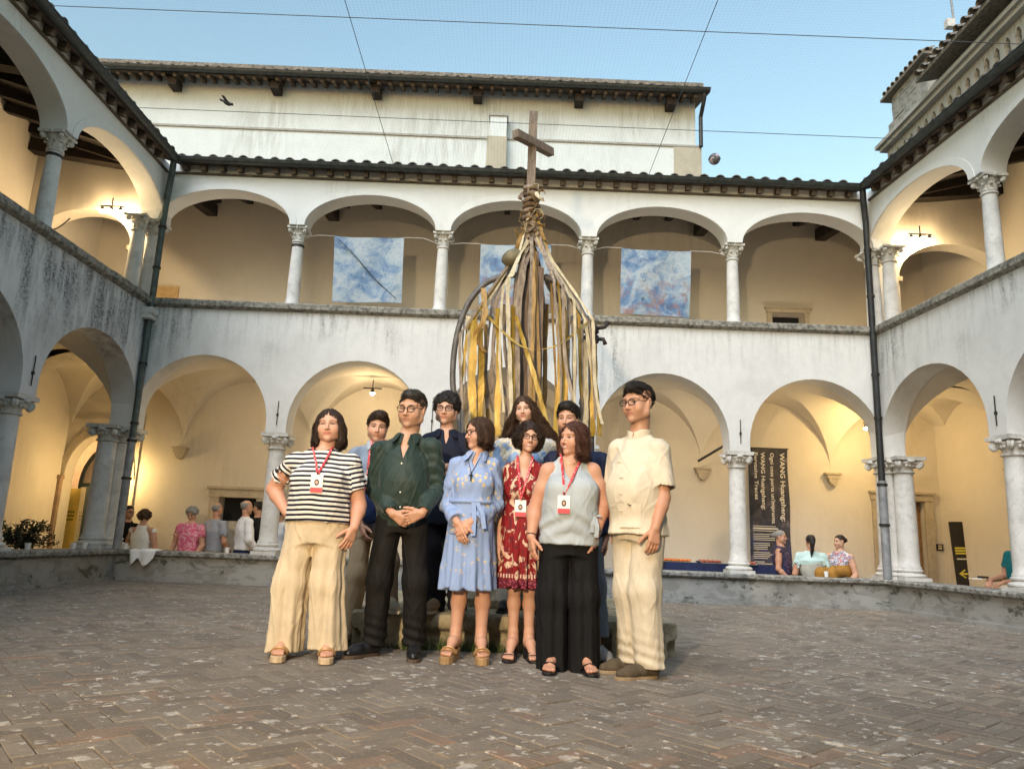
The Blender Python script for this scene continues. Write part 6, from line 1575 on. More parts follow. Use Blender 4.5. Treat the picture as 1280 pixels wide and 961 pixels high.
                am = bm.get('fold', .014); return d+F(am)*n*F(.8)+F(am*.4)*n2*(F(.4)+kn)+F(am*.30)*creases(x, y, z, seed, 11., 2.2)
            allp = np.array([[hipc[0]-hw, hipc[1], wt], [hipc[0]+hw, hipc[1], wt]]+[p for t in LG for p in t]); lo = allp.min(0)-rc-.10; hi = allp.max(0)+rc+.10; lo[2] = min(hemz)-.03; hi[2] = wt+.02
            part('trousers', botf, lo, hi, .0060*res, bm['mat'])
        else:   # skirt of a dress
            hemz = J((hips[0], bm['hem']))[2]; rx, ry = bm['r']; e = .012; npl = bm.get('pleats', 9); wt = bm.get('waist_z', zh+.18)
            rows = [(hemz, rx, ry, bm.get('cy', 0)), (hemz+.5*(zh-hemz), hw*.5+rx*.5+e*.5, hd*.5+ry*.5, 0), (zh, hw+e, hd+e, 0), (zh+.10, ww*.5+hw*.5+e, wd*.5+hd*.5+e, 0), (wt, ww+e, wd+e, -bel)]; tb = smooth_tab(rows)
            def botf(P):
                x, y, z = P; d = tube_fn(P, tb, c0, (c0[0], c0[1], c1[2]), tyaw); th = np.arctan2(y-F(c0[1]), x-F(c0[0])); g = np.clip((F(zh+.1)-z)/F(zh-hemz), 0, 1.2)
                d = d+F(bm.get('pa', .012))*g*(np.sin(th*F(npl)+F(seed)+F(2)*vnoise(th*F(2), z*F(3), x*0))+F(.45)*np.sin(th*F(npl*2.3)+z*F(4))); n = vnoise(x*F(10)+F(seed), y*F(10), z*F(4)); d = d+F(.008)*n+F(.003)*creases(x, y, z, seed, 12., 2.)
                return smax(d, F(hemz)-z+F(.004)*np.sin(th*F(7)), F(.003))
            lo = np.array([hipc[0]-rx-.1, hipc[1]-ry-.16, hemz-.02]); hi = np.array([hipc[0]+rx+.1, hipc[1]+ry+.12, wt+.02])
            part('skirt', botf, lo, hi, .0062*res, bm['mat'])
    # ---------- shoes
    if shoes:
        for i in (0, 1):
            o_, Rm = FM[i]; M_ = Matrix.Translation(Vector((o_[0], o_[1], gz[i]))) @ Matrix([list(r)+[0] for r in Rm]+[[0, 0, 0, 1]]).to_4x4()
            k = shoes['kind']; mir = 1 if i == 1 else -1
            out = [(x*mir, y) for x, y in FOOT]
            if mir < 0: out = out[::-1]
            if k == 'shoe':
                def sf(P):
                    Q = toloc(P, (o_[0], o_[1], gz[i]), Rm); d = chain(Q, [(0, .022, .052), (0, -.06, .055), (0, -.15, .040), (0, -.215, .032)], [.037, .040, .041, .030], .03); d = smin(d, cap(Q, (0, .01, .05), (0, -.0, .10), .037, .036), F(.03)); d = smax(d, F(.018)-Q[2], F(.004)); d = smax(d, -cap(Q, (0, .0, .11), (0, .0, .16), .030), F(.006))
                    d = smax(d, Q[2]-F(.108), F(.004)); return d+F(.003)*vnoise(P[0]*F(30), P[1]*F(30), P[2]*F(40))
                so_ = part('shoe', sf, np.array([o_[0]-.27, o_[1]-.28, gz[i]]), np.array([o_[0]+.27, o_[1]+.28, gz[i]+.13]), .0045*res, shoes['mat'])
                MB().prism([(x*1.06, y*1.03) for x, y in out], .0, .020, axis='z').xf(M_).build('sole', shoes['sole'], so_, bevel=.003)
                if shoes.get('laces'):
                    for q in range(4): MB().tube([tuple(M_ @ Vector((sx*.024, -.075-.022*q, .088-.0085*q+(.010 if sx == 0 else 0)))) for sx in (-1, 0, 1)], .003, 5).build('lace', shoes['laces'], so_)
            else:
                z1 = foot_z+.002; hz = T.get('heel', 0)
                sl_ = MB().prism([(x*1.08, y*1.03) for x, y in out], .0, z1, axis='z')
                if hz: 
                    sl_ = MB(); n = 10
                    for q in range(len(out)): pass
                    vs = [(x*1.06, y*1.03, 0.0 if (y > -.02 or y < -.12) else .0) for x, y in out]+[(x*1.06, y*1.03, z1+max(0, hz*(1-max(0, -y)/.16))) for x, y in out]; m_ = len(out)
                    sl_.add(vs, [tuple(range(m_))[::-1], tuple(range(m_, 2*m_))]+[(q, (q+1) % m_, m_+(q+1) % m_, m_+q) for q in range(m_)])
                s0 = sl_.xf(M_).build('sandal', shoes['mat'], root, bevel=.004)
                for (ya, yb, h_, w_) in shoes['straps']:
                    P = [tuple(M_ @ Vector((.047*math.cos(a)*(.80 if ya > -.05 else 1), ya+(yb-ya)*math.sin(a), z1+h_*math.sin(a)**.8 if math.sin(a) > 0 else z1))) for a in np.linspace(0, math.pi, 11)]
                    MB().tube(P, w_, 6, flat=.4).build('strap', shoes.get('smat', shoes['mat']), s0, True)
                if shoes.get('ankle'):
                    A = LG[i][2]; az = shoes['ankle']; MB().tube([(A[0]+(lr[3]+.006)*math.cos(a), A[1]+(lr[3]+.008)*math.sin(a), az) for a in np.linspace(0, 2*math.pi, 17)[:-1]], .004, 6, closed=True).build('ankle_strap', shoes.get('smat', shoes['mat']), s0, True)
    # ---------- hair
    def H2P(v): return (np.asarray(v) @ Rh.T)*hs+Hc
    if hair:
        hf = hair_field(hair['style'], hair); b = hair.get('bound', .2); zl = hair.get('len', -.1)-.04
        v, q = surf(hf, (-b, -.15, min(-.12, zl)), (b, .20, .17), .0042*res); Vh, Qh, tone = [v], [q], [np.full(len(v), .35)]
        n = int(hair.get('strands', 700)*1.5/res**2)
        if n:
            def flow(p):
                d = np.zeros_like(p); d[:, 0] = (p[:, 0]-hair.get('part', 0))*hair.get('fx', 9); d[:, 1] = (p[:, 1]-.0)*hair.get('fy', 4)+hair.get('fyb', .15); d[:, 2] = -1.0*hair.get('fz', 1); return d/np.linalg.norm(d, axis=1, keepdims=True)
            hl_ = hair.get('line', .080)
            def drop(p): return (((p[:, 0]/.056)**2+((p[:, 1]+.11)/.075)**2+((p[:, 2]-hl_+.105)/.100)**2) < 1) | (((p[:, 0]/.050)**2+((p[:, 1]+.075)/.07)**2+((p[:, 2]+.10)/.10)**2) < 1)
            sv_, sq, st = strands(hf, v, n, 6, hair.get('slen', .07), flow, hair.get('srad', .0014), rs, hair.get('curl', 0), hair.get('soff', .0038), hair.get('spring', .004), drop); Vh.append(sv_); Qh.append(sq+len(v)); tone.append(st)
        vv = H2P(np.concatenate(Vh)); link('hair', npmesh('hair', vv, np.concatenate(Qh), hair['mat'], {'tone': np.concatenate(tone)}), root)
    # ---------- glasses
    if glasses:
        gm, gw, gh, sq_ = glasses; y0 = -.098; g = MB(); tp = lambda *p: tuple(H2P(np.array(p)))
        for s in (-1, 1):
            P = []
            for a in np.linspace(0, 2*math.pi, 25)[:-1]:
                ca, sa = math.cos(a), math.sin(a); ex = 2/sq_; P.append(tp(s*(.0335)+gw*math.copysign(abs(ca)**ex, ca), y0+.10*max(0, abs(.0335+gw*ca*1.0)-.035)*1.0, .000+gh*math.copysign(abs(sa)**ex, sa)))
            g.tube(P, .0022*hs*1.15, 6, closed=True)
            g.tube([tp(s*(.033+gw), y0+.012, .006), tp(s*.073, -.075, .007), tp(s*.079, -.0, .006), tp(s*.077, .018, -.004)], .0021, 6)
        g.tube([tp(-.0335+gw, y0, .004), tp(0, y0-.004, .008), tp(.0335-gw, y0, .004)], .0022, 6)
        o = g.build('glasses', gm, root, True)
    # ---------- lanyard and badge
    if lanyard and topf is not None:
        bx_, by_ = lanyard['badge']; Bp = J((bx_, by_)); w0 = lanyard.get('w', .062); M_l = MATS['red_lanyard']
        tf = lambda P: np.minimum(topf(P), upper_fn(P))
        cu, su = math.cos(tyaw), math.sin(tyaw)
        for s in (-1, 1):
            xs0 = nb[0]+s*w0*cu; pts = [(xs0+(Bp[0]-xs0)*t, nb[2]+.03+(Bp[2]+.06-nb[2]-.03)*t) for t in np.linspace(0, 1, 12)]
            D3 = drape(tf, pts, .007, -.6); yy = [p[1] for p in D3]; yy = [min(yy[max(0, i-1):i+2]) for i in range(len(yy))]; yy = [sum(yy[max(0, i-1):i+2])/len(yy[max(0, i-1):i+2]) for i in range(len(yy))]; D3 = [(p[0], min(y_, p[1]), p[2]) for p, y_ in zip(D3, yy)]; D3 = [(xs0, D3[0][1]+.05, nb[2]+.055)]+D3
            MB().ribbon(D3, (1, 0, .25*s), .016, .002).build('lanyard', M_l, root)
        c3 = drape(tf, [(Bp[0], Bp[2]-.03), (Bp[0], Bp[2]+.05), (Bp[0], Bp[2]-.09)], .012, -.6); yb = min(c3[0][1], c3[1][1], c3[2][1]); bw, bh = .040, .058
        card = MB().box(Bp[0]-bw, Bp[0]+bw, yb-.003, yb, Bp[2]-bh, Bp[2]+bh).build('badge', M_paper, root)
        MB().box(Bp[0]-bw+.001, Bp[0]+bw-.001, yb-.0042, yb-.0031, Bp[2]-bh+.001, Bp[2]-bh+.032).build('red_band', MATS['red_lanyard_plain'], card)
        pt = MB().prism([(Bp[0]+.016*math.cos(a), Bp[2]+.008+.021*math.sin(a)) for a in np.linspace(0, 2*math.pi, 15)[:-1]], yb-.0042, yb-.0031).build('portrait', simple('badge_portrait_dark', (.05, .035, .03), .5, .2, 30, 0), card)
        MB().prism([(Bp[0]+.009*math.cos(a), Bp[2]+.008+.011*math.sin(a)) for a in np.linspace(0, 2*math.pi, 13)[:-1]], yb-.0052, yb-.0043).build('portrait_face', simple('badge_portrait_skin', (.5, .32, .24), .5, .1, 30, 0), card)
        MB().bar((Bp[0], yb-.002, Bp[2]+bh), (Bp[0], yb-.002, Bp[2]+bh+.02), .008, .004, (0, 1, 0)).build('clip', M_iron, card)
    if extras: extras(dict(root=root, J=J, H2P=H2P, topf=topf, upper=upper_fn, AR=AR, mid=mid, nb=nb, hipc=hipc, LG=LG, zs=zs, zh=zh, part=part, tyaw=tyaw, HG=HG))
    return root
def lany():
    t = NT('red_lanyard'); n = t.n('ShaderNodeTexVoronoi'); n.inputs['Scale'].default_value = 75; t.l(t.coord('Object'), n.inputs['Vector'])
    MATS['red_lanyard'] = t.fin(t.mix(t.math('LESS_THAN', n.outputs['Distance'], .30), (.52, .03, .045), (.75, .55, .55)), .6)
    MATS['red_lanyard_plain'] = simple('badge_red', (.60, .08, .09), .6, .05, 5, 0)
lany()
# ================================================================== the group
def pix(P):
    d = np.array(P, float)-CAM; z = d@_f; return IW/2+FPX*(d@_r)/z, IH/2-FPX*(d@_u)/z
def K(x, Y, z, dy=0):
    """pixel triple for the point at image column x, height z, depth Y+dy"""
    X = atY(x, 650, Y+dy)[0]
    for _ in range(4): X += (x-pix((X, Y+dy, z))[0])*(Y+dy)/FPX
    return (x, pix((X, Y+dy, z))[1], dy)
def gx(x, Y, z=0): return atY(K(x, Y, z)[0], K(x, Y, z)[1], Y)[0]
BLK = hmat('black', (.008, .007, .007), (.03, .026, .024)); DKB = hmat('dark_brown', (.016, .009, .006), (.06, .036, .024)); BRN = hmat('brown', (.03, .015, .008), (.11, .06, .035)); AUB = hmat('auburn', (.035, .012, .007), (.13, .05, .03)); GRY = hmat('grey', (.16, .155, .15), (.42, .41, .40))
G_BLK = simple('black_glasses', (.008, .007, .007), .6, .1, 5, 0, spec=.2); G_BRN = simple('brown_glasses', (.035, .02, .014), .6, .1, 5, 0, spec=.2)
ring_gold = simple('gold_metal', (.55, .36, .16), .35, .2, 9, 0, metal=.9)
sandal_gold = simple('gold_leather', (.46, .30, .15), .42, .2, 9, .1, metal=.35); sandal_cream = simple('cream_leather', (.56, .43, .28), .5, .15, 9, .1)
blackleather = simple('black_leather', (.012, .012, .014), .38, .3, 30, .2); solebrown = simple('brown_sole', (.09, .06, .04), .7); rubber = simple('dark_rubber', (.02, .02, .02), .7)

# --- woman in striped T-shirt, hand on hip
Y = 5.16
def ex1(c):
    for s in (-1, 1):
        p = c['H2P']((s*.078, -.01, -.035)); MB().tube([tuple(p+np.array([.012*math.cos(a), 0, -.02+.018*math.sin(a)])) for a in np.linspace(0, 6.28, 13)[:-1]], .002, 5, closed=True).build('earring', ring_gold, c['root'], True)
person('woman in striped T-shirt and wide cream trousers, hand on hip', Y, (gx(382, Y),), head=(412, 532), hs=.98, yaw=3, pitch=1, roll=-3, skin=(.56, .33, .235), hp=dict(wid=1.1, fat=.8, smile=.3, eye=.72, lip=(.48, .12, .12), browt=.003, brow=.7),
   sh=((367, 578), (440, 579)), arms=[((342, 611, .08), (358, 640, -.03)), ((449, 632, .03), (443, 659, -.07))], hands=[dict(d=(.45, .2, -.8), n=(.8, .4, .2), curl=.5, thumb=1), dict(d=(-.30, -.10, -.95), n=(-.75, .65, 0), curl=.16, spread=.22, thumb=-1)],
   hips=K(398, Y, .86), legs=[(K(364, Y, .47), K(354, Y, .08)), (K(408, Y, .47), K(409, Y, .08))], torso=dict(hip=(.190, .145), waist=(.190, .155), chest=(.178, .128), belly=.035, bust=.03, footz=.038, leg=(.09, .06, .055, .038)), armr=(.058, .05, .046, .030), neck_r=.056,
   top=dict(name='t_shirt', mat=stripe_mat('navy_white_stripes', (.74, .72, .68), (.014, .014, .028), 'stripe', .0315, .47), hem=652, sleeve=.62, sr=(.066, .080, .05), ease=.012, fold=.016, stripe=1, scoop=(.072, .045), flare=.012),
   bottom=dict(kind='trousers', mat=cloth('cream_trousers', (.61, .51, .36), .8, crease=.5), hem=(813, 811), r=(.112, .108, .118), vfold=.010, fold=.02, dx=(.0, .0)), feet_bare=True, feet_dir=(8, 12),
   shoes=dict(kind='sandal', mat=sandal_cream, smat=sandal_gold, straps=[(-.12, -.13, .045, .014), (-.15, -.17, .04, .013), (-.05, -.06, .065, .010)]),
   hair=dict(style='bob', mat=DKB, len=-.165, wide=.012, part=.0, bound=.16, strands=900, slen=.11), lanyard=dict(badge=(405, 607)), extras=ex1, rs_seed=1)

# --- man in dark green shirt
Y = 5.37
def ex3(c):
    f = c['topf']; x0 = c['mid'][0]-.005
    pts = drape(f, [(x0+.004*k, c['zs']-.12-.10*k) for k in range(5)], .002, -.6)
    for p in pts: MB().lathe([(.0055, -.001), (.0055, .001)], 10).xf(Matrix.Translation(Vector(p)) @ Matrix.Rotation(R(90), 4, 'X')).build('button', simple('pearl_button', (.5, .48, .45), .3, .05, 5, 0), c['root'])
    W_ = c['AR'][1][2]; E_ = c['AR'][1][1]
    pass
green = cloth('dark_green_shirt', (.016, .034, .028), .62, crease=.6, sheen=.15, spec=.35)
person('man in dark green shirt and black trousers, hands clasped in front', Y, (gx(492, Y),), head=(515, 512), hs=1.12, yaw=-17, pitch=-6, roll=2, skin=(.50, .30, .20), hp=dict(jaw=.050, fat=.35, eye=.62, gaze=1, wid=1.09, nose=.75, brow=.8, lip=(.40, .17, .14), stubble=.12),
   sh=((474, 562), (541, 559)), arms=[((469, 613, .03), (491, 642, -.19)), ((548, 610, .03), (528, 641, -.19))], hands=[dict(d=(.80, -.10, -.50), n=(.25, .9, .3), curl=.42, thumb=1), dict(d=(-.85, -.22, -.42), n=(-.2, .9, .2), curl=.38, thumb=-1)],
   hips=K(503, Y, .95), legs=[(K(474, Y, .5, -.02), K(467, Y, .09)), (K(520, Y, .5, -.02), K(518, Y, .09))], torso=dict(hip=(.165, .125), waist=(.165, .130), chest=(.168, .125), belly=.03), neck_r=.062,
   top=dict(mat=green, hem=660, sleeve=1.93, sr=(.060, .054, .043), ease=.008, fold=.016, v=(.17, .05, -.0), scoop=(.066, .05), collar=(.062, green), collar_open=.55),
   bottom=dict(kind='trousers', mat=cloth('black_brown_trousers', (.009, .008, .0075), .75, crease=.5), hem=(806, 806), r=(.093, .083, .080), bunch=.006, fold=.016), feet_dir=(-38, 6),
   shoes=dict(kind='shoe', mat=blackleather, sole=solebrown, laces=simple('black_lace', (.03, .03, .035), .7, .1, 5, 0)),
   hair=dict(style='short', mat=hmat('greying_black', (.012, .011, .011), (.10, .095, .09)), vol=.003, quiff=.006, qx=.01, strands=800, slen=.03, fz=.2, fyb=.3), glasses=(G_BRN, .0235, .0205, 2.2), extras=ex3, rs_seed=3)

# --- woman in pale blue shirt dress, looking to her right
Y = 5.35
def gold_print():
    t = NT('blue_shirt_dress'); co = t.coord('Object'); f = t.noise(t.coord('Object', (1, 1, .35)), 18, 5, .6, .8)
    st = t.n('ShaderNodeTexWave', wave_type='BANDS', bands_direction='X'); st.inputs['Scale'].default_value = 60; t.l(co, st.inputs['Vector'])
    vo = t.n('ShaderNodeTexVoronoi'); vo.inputs['Scale'].default_value = 26; t.l(t.coord('Object', (1, 1, .8)), vo.inputs['Vector'])
    big = t.mr(t.noise(t.coord('Object', (1, 1, 1), (5, 2, 0)), 5.5, 3), .47, .55)
    m_ = t.math('MULTIPLY', t.math('LESS_THAN', vo.outputs['Distance'], .36), t.math('MULTIPLY', t.mr(t.noise(co, 60, 2), .45, .55), big))
    col = t.mix(t.mr(st.outputs['Fac'], .2, .8), (.21, .30, .52), (.27, .36, .57)); col = t.mix(m_, col, (.60, .47, .24))
    return t.fin(col, .7, 0, t.bump(f, .5, .012), .3)
M_bdress = gold_print()
def ex5(c):
    f = lambda P: np.minimum(c['topf'](P), c['upper'](P)); x0 = c['mid'][0]-.02; z1 = c['nb'][2]
    L_ = drape(f, [(x0-.035+.035*t, z1-.01-.12*t) for t in np.linspace(0, 1, 7)], .004, -.6); R_ = drape(f, [(x0+.055-.055*t, z1-.01-.12*t) for t in np.linspace(0, 1, 7)], .004, -.6)
    o = MB().tube(L_, .0022, 5).tube(R_, .0022, 5).build('necklace', rubber, c['root']); p = drape(f, [(x0, z1-.15)], .006, -.6)[0]; MB().box(p[0]-.005, p[0]+.005, p[1]-.004, p[1]+.002, p[2]-.035, p[2]+.025).box(p[0]-.014, p[0]+.014, p[1]-.004, p[1]+.0015, p[2]-.002, p[2]+.008).build('pendant', rubber, o)
    for i in (0, 1):   # turned-back cuffs
        S, E_, W_ = c['AR'][i]; dv = (W_-E_)/np.linalg.norm(W_-E_); p = E_+(W_-E_)*.86
        M_ = Matrix.Translation(Vector(p)) @ Vector(dv).to_track_quat('Z', 'Y').to_matrix().to_4x4()
        MB().lathe([(.052, -.075), (.056, -.07), (.054, .0), (.050, .004), (.045, -.0)], 18).xf(M_).build('cuff', M_bdress, c['root'], True)
    zb = c['zh']+.17; MB().lathe([(.001, 0), (1, 0), (1.01, .012), (1, .024), (.001, .024)], 28).xf(Matrix.Translation((c['hipc'][0], c['hipc'][1], zb)) @ Matrix.Diagonal((.160, .134, 1, 1))).build('belt', M_bdress, c['root'], True)
    q = c['hipc']; MB().ribbon([(q[0]+.02, q[1]-.142, zb+.005), (q[0]+.03, q[1]-.165, zb-.10), (q[0]+.028, q[1]-.175, zb-.22)], (1, 0, 0), .03, .003).ribbon([(q[0]+.045, q[1]-.142, zb+.005), (q[0]+.085, q[1]-.16, zb-.07), (q[0]+.10, q[1]-.165, zb-.17)], (1, 0, .1), .03, .003).build('belt_end', M_bdress, c['root'])
    g = c['HG'][0][4]; MB().tube([tuple((g[0]+g[1])/2+np.array([.011*math.cos(a), .006*math.sin(a), .009*math.sin(a)])) for a in np.linspace(0, 6.28, 11)[:-1]], .002, 5, closed=True).build('ring', rubber, c['root'])
person('woman in pale blue gold-printed shirt dress and glasses, face turned aside', Y, (gx(586, Y),), head=(598, 541), hs=.95, yaw=-58, pitch=-5, roll=0, skin=(.54, .32, .225), hp=dict(smile=.35, eye=.75, nose=1.15, jaw=.043, lip=(.45, .16, .14), brow=.6),
   sh=((572, 581), (616, 581, .02)), arms=[((558, 630, .04), (572, 653, -.15)), ((621, 631, .05), (589, 652, -.15))], hands=[dict(d=(.30, -.15, -.92), n=(.5, .75, 0), curl=.22, thumb=1, L=.168), dict(d=(-.62, -.20, -.75), n=(-.2, .9, -.2), curl=.45, thumb=-1, L=.168)],
   hips=K(588, Y, .87), legs=[(K(575, Y, .48), K(569, Y, .135)), (K(604, Y, .48), K(601, Y, .135))], torso=dict(hip=(.150, .118), waist=(.136, .112), chest=(.130, .102), bust=.006, footz=.045, heel=.035, leg=(.075, .052, .050, .034)), armr=(.042, .036, .035, .025), neck_r=.047,
   top=dict(name='dress_bodice', mat=M_bdress, hem=668, sleeve=1.86, sr=(.050, .050, .050), ease=.010, fold=.014, scoop=(.060, .045), v=(.10, .04, -.01), collar=(.052, M_bdress), collar_open=.5),
   bottom=dict(kind='skirt', mat=M_bdress, hem=737, r=(.188, .158), pleats=8, pa=.010), bare_legs=True, feet_dir=(-12, 6),
   shoes=dict(kind='sandal', mat=sandal_gold, straps=[(-.13, -.16, .05, .014), (-.155, -.19, .04, .010)], ankle=.155),
   hair=dict(style='bob', mat=BRN, len=-.115, wide=.004, part=.01, bound=.16, strands=900, slen=.10), glasses=(G_BLK, .023, .0195, 2.3), extras=ex5, rs_seed=5)

# --- woman in red patterned dress, dark curls
Y = 5.50
def red_print():
    t = NT('red_print_dress'); co = t.coord('Object'); f = t.noise(t.coord('Object', (1, 1, .35)), 20, 5, .6, .8)
    a = t.mr(t.noise(t.coord('Object', (1, 1, .55)), 15, 3, .5, 1.2), .535, .56); b = t.mr(t.noise(t.coord('Object', (1, 1, .4), (3, 1, 2)), 34, 3, .5, .5), .57, .59)
    sp = t.n('ShaderNodeSeparateXYZ'); t.l(t.tc.outputs['Object'], sp.inputs[0]); z = sp.outputs[2]
    col = t.mix(a, (.21, .010, .012), (.60, .42, .30)); col = t.mix(t.math('MULTIPLY', b, .8), col, (.10, .012, .02))
    band = t.math('LESS_THAN', z, .535); vo = t.n('ShaderNodeTexVoronoi'); vo.inputs['Scale'].default_value = 60; t.l(co, vo.inputs['Vector'])
    bcol = t.mix(t.math('LESS_THAN', vo.outputs['Distance'], .42), (.11, .010, .025), (.30, .06, .08)); col = t.mix(band, col, bcol)
    d = t.math('MULTIPLY', t.math('GREATER_THAN', z, .545), t.math('LESS_THAN', z, .572)); wv = t.n('ShaderNodeTexWave', wave_type='BANDS', bands_direction='X'); wv.inputs['Scale'].default_value = 16; t.l(co, wv.inputs['Vector'])
    col = t.mix(t.math('MULTIPLY', d, t.mr(wv.outputs['Fac'], .5, .55)), col, (.62, .45, .35)); return t.fin(col, .75, 0, t.bump(f, .5, .012), .25)
M_rdress = red_print()
person('woman in red patterned dress with short dark curls and lanyard', Y, (gx(652, Y),), head=(661, 547), hs=.92, yaw=8, pitch=-3, roll=4, skin=(.55, .33, .23), hp=dict(wid=1.06, smile=1, teeth=1, eye=.7, jaw=.042, lip=(.45, .10, .10), brow=.9),
   sh=((638, 589), (673, 589)), arms=[((628, 640, .03), (624, 678, -.03)), None], hands=[dict(d=(-.05, -.1, -1), n=(1, .2, 0), curl=.25, thumb=1, L=.165), None],
   hips=K(650, Y, .86), legs=[(K(643, Y, .47), K(641, Y, .12)), (K(662, Y, .47), K(661, Y, .12))], torso=dict(hip=(.132, .110), waist=(.112, .095), chest=(.122, .100), bust=.015, footz=.016, heel=.055, leg=(.065, .046, .043, .030)), armr=(.036, .031, .030, .022), neck_r=.043,
   top=dict(name='dress_bodice', mat=M_rdress, hem=648, sleeve=.5, sr=(.056, .062, .04), ease=.010, fold=.012, v=(.17, .065), scoop=(.058, .045)),
   bottom=dict(kind='skirt', mat=M_rdress, hem=735, r=(.150, .130), pleats=11, pa=.012), bare_legs=True, feet_dir=(-8, 10),
   shoes=dict(kind='sandal', mat=blackleather, straps=[(-.13, -.15, .045, .006), (-.15, -.19, .035, .006), (-.17, -.15, .035, .005)], ankle=.135),
   hair=dict(style='curly', mat=DKB, R=(.102, .100, .086), zc=.0, len=-.10, n=170, bound=.16, strands=1100, slen=.07, curl=1.3, srad=.0018, soff=.008, line=.074), glasses=(G_BLK, .024, .018, 2.8), lanyard=dict(badge=(650, 636), w=.055), rs_seed=6)

# --- woman in sleeveless grey top and black trousers
Y = 5.07
M_gtop = cloth('pale_grey_blue_jersey', (.40, .45, .48), .7, crease=.5, spec=.3)
def ex7(c):
    W_, E_ = c['AR'][1][2], c['AR'][1][1]; dv = (W_-E_)/np.linalg.norm(W_-E_); M_ = Matrix.Translation(Vector(W_-dv*.02)) @ Vector(dv).to_track_quat('Z', 'Y').to_matrix().to_4x4()
    o = MB().lathe([(.033, -.007), (.036, -.006), (.036, .006), (.033, .007)], 16).xf(M_).build('wristwatch', simple('steel', (.45, .45, .46), .3, metal=.9), c['root'], 40); MB().lathe([(.016, 0), (.016, .008), (.012, .009)], 14).xf(Matrix.Translation(Vector(W_-dv*.02)+Vector((0, -.036, 0))) @ Matrix.Rotation(R(90), 4, 'X')).build('dial', simple('steel', (.45, .45, .46), .3, metal=.9), o, 40)
    W_, E_ = c['AR'][0][2], c['AR'][0][1]; dv = (W_-E_)/np.linalg.norm(W_-E_); M_ = Matrix.Translation(Vector(W_-dv*.015)) @ Vector(dv).to_track_quat('Z', 'Y').to_matrix().to_4x4()
    MB().lathe([(.031, -.004), (.034, -.003), (.034, .003), (.031, .004)], 16).xf(M_).build('bracelet', blackleather, c['root'], 40)
    q = c['hipc']; zb = c['zh']+.13; k = MB()   # side knot of the wrap
    for j in range(4):
        a = R(60*j); k.ribbon([(q[0]+.155, q[1]-.11, zb), (q[0]+.155+.035*math.cos(a), q[1]-.135, zb+.03*math.sin(a)), (q[0]+.158, q[1]-.115, zb+.004)], (.3, .6, .5), .022, .004)
    k.ribbon([(q[0]+.155, q[1]-.115, zb), (q[0]+.17, q[1]-.135, zb-.07), (q[0]+.165, q[1]-.135, zb-.14)], (1, .3, 0), .03, .004).ribbon([(q[0]+.15, q[1]-.12, zb), (q[0]+.14, q[1]-.142, zb-.06), (q[0]+.135, q[1]-.142, zb-.11)], (1, .3, 0), .028, .004).build('side_knot', M_gtop, c['root'])
    f = lambda P: c['upper'](P); L_ = drape(f, [(c['mid'][0]-.05+.01*i, c['nb'][2]+.012-.03*math.sin(math.pi*i/10)) for i in range(11)], .003, -.6); MB().tube(L_, .0016, 5).build('necklace', ring_gold, c['root'])
person('woman in sleeveless pale grey top and wide black trousers, smiling aside', Y, (gx(711, Y),), head=(717, 548), hs=.97, yaw=-50, pitch=-2, roll=3, skin=(.52, .29, .195), hp=dict(wid=1.06, smile=1, teeth=1, eye=.7, fat=.5, nose=1.1, lip=(.45, .14, .12), brow=.6),
   sh=((686, 589), (740, 589, .02)), arms=[((669, 636, .03), (664, 671, -.04)), ((754, 630, .03), (745, 667, -.06))], hands=[dict(d=(.12, -.12, -1), n=(.9, .35, 0), curl=.20, thumb=1, L=.17), dict(d=(-.18, -.12, -1), n=(-.9, .35, 0), curl=.28, thumb=-1, L=.17)], sleeveless=True,
   hips=K(711, Y, .85), legs=[(K(691, Y, .46), K(690, Y, .08)), (K(729, Y, .46), K(730, Y, .08))], torso=dict(hip=(.180, .140), waist=(.165, .140), chest=(.160, .122), belly=.03, bust=.028, footz=.02, leg=(.09, .06, .055, .037)), armr=(.056, .049, .044, .029), neck_r=.050,
   top=dict(name='sleeveless_top', mat=M_gtop, hem=681, sleeve=0, sr=(.058, .05, .04), ease=.018, fold=.009, v=(.175, .085, -.01), scoop=(.07, .05), drape=.005, flare=.010),
   bottom=dict(kind='trousers', mat=cloth('black_wide_trousers', (.008, .008, .009), .8, crease=.5), hem=(838, 839), r=(.105, .098, .098), vfold=.008, fold=.012), feet_bare=True, feet_dir=(-8, 8),
   shoes=dict(kind='sandal', mat=blackleather, straps=[(-.13, -.15, .045, .010)]),
   hair=dict(style='bob', mat=AUB, len=-.155, wide=.010, part=.0, bound=.17, strands=900, slen=.12), lanyard=dict(badge=(702, 632), w=.07), extras=ex7, rs_seed=7)

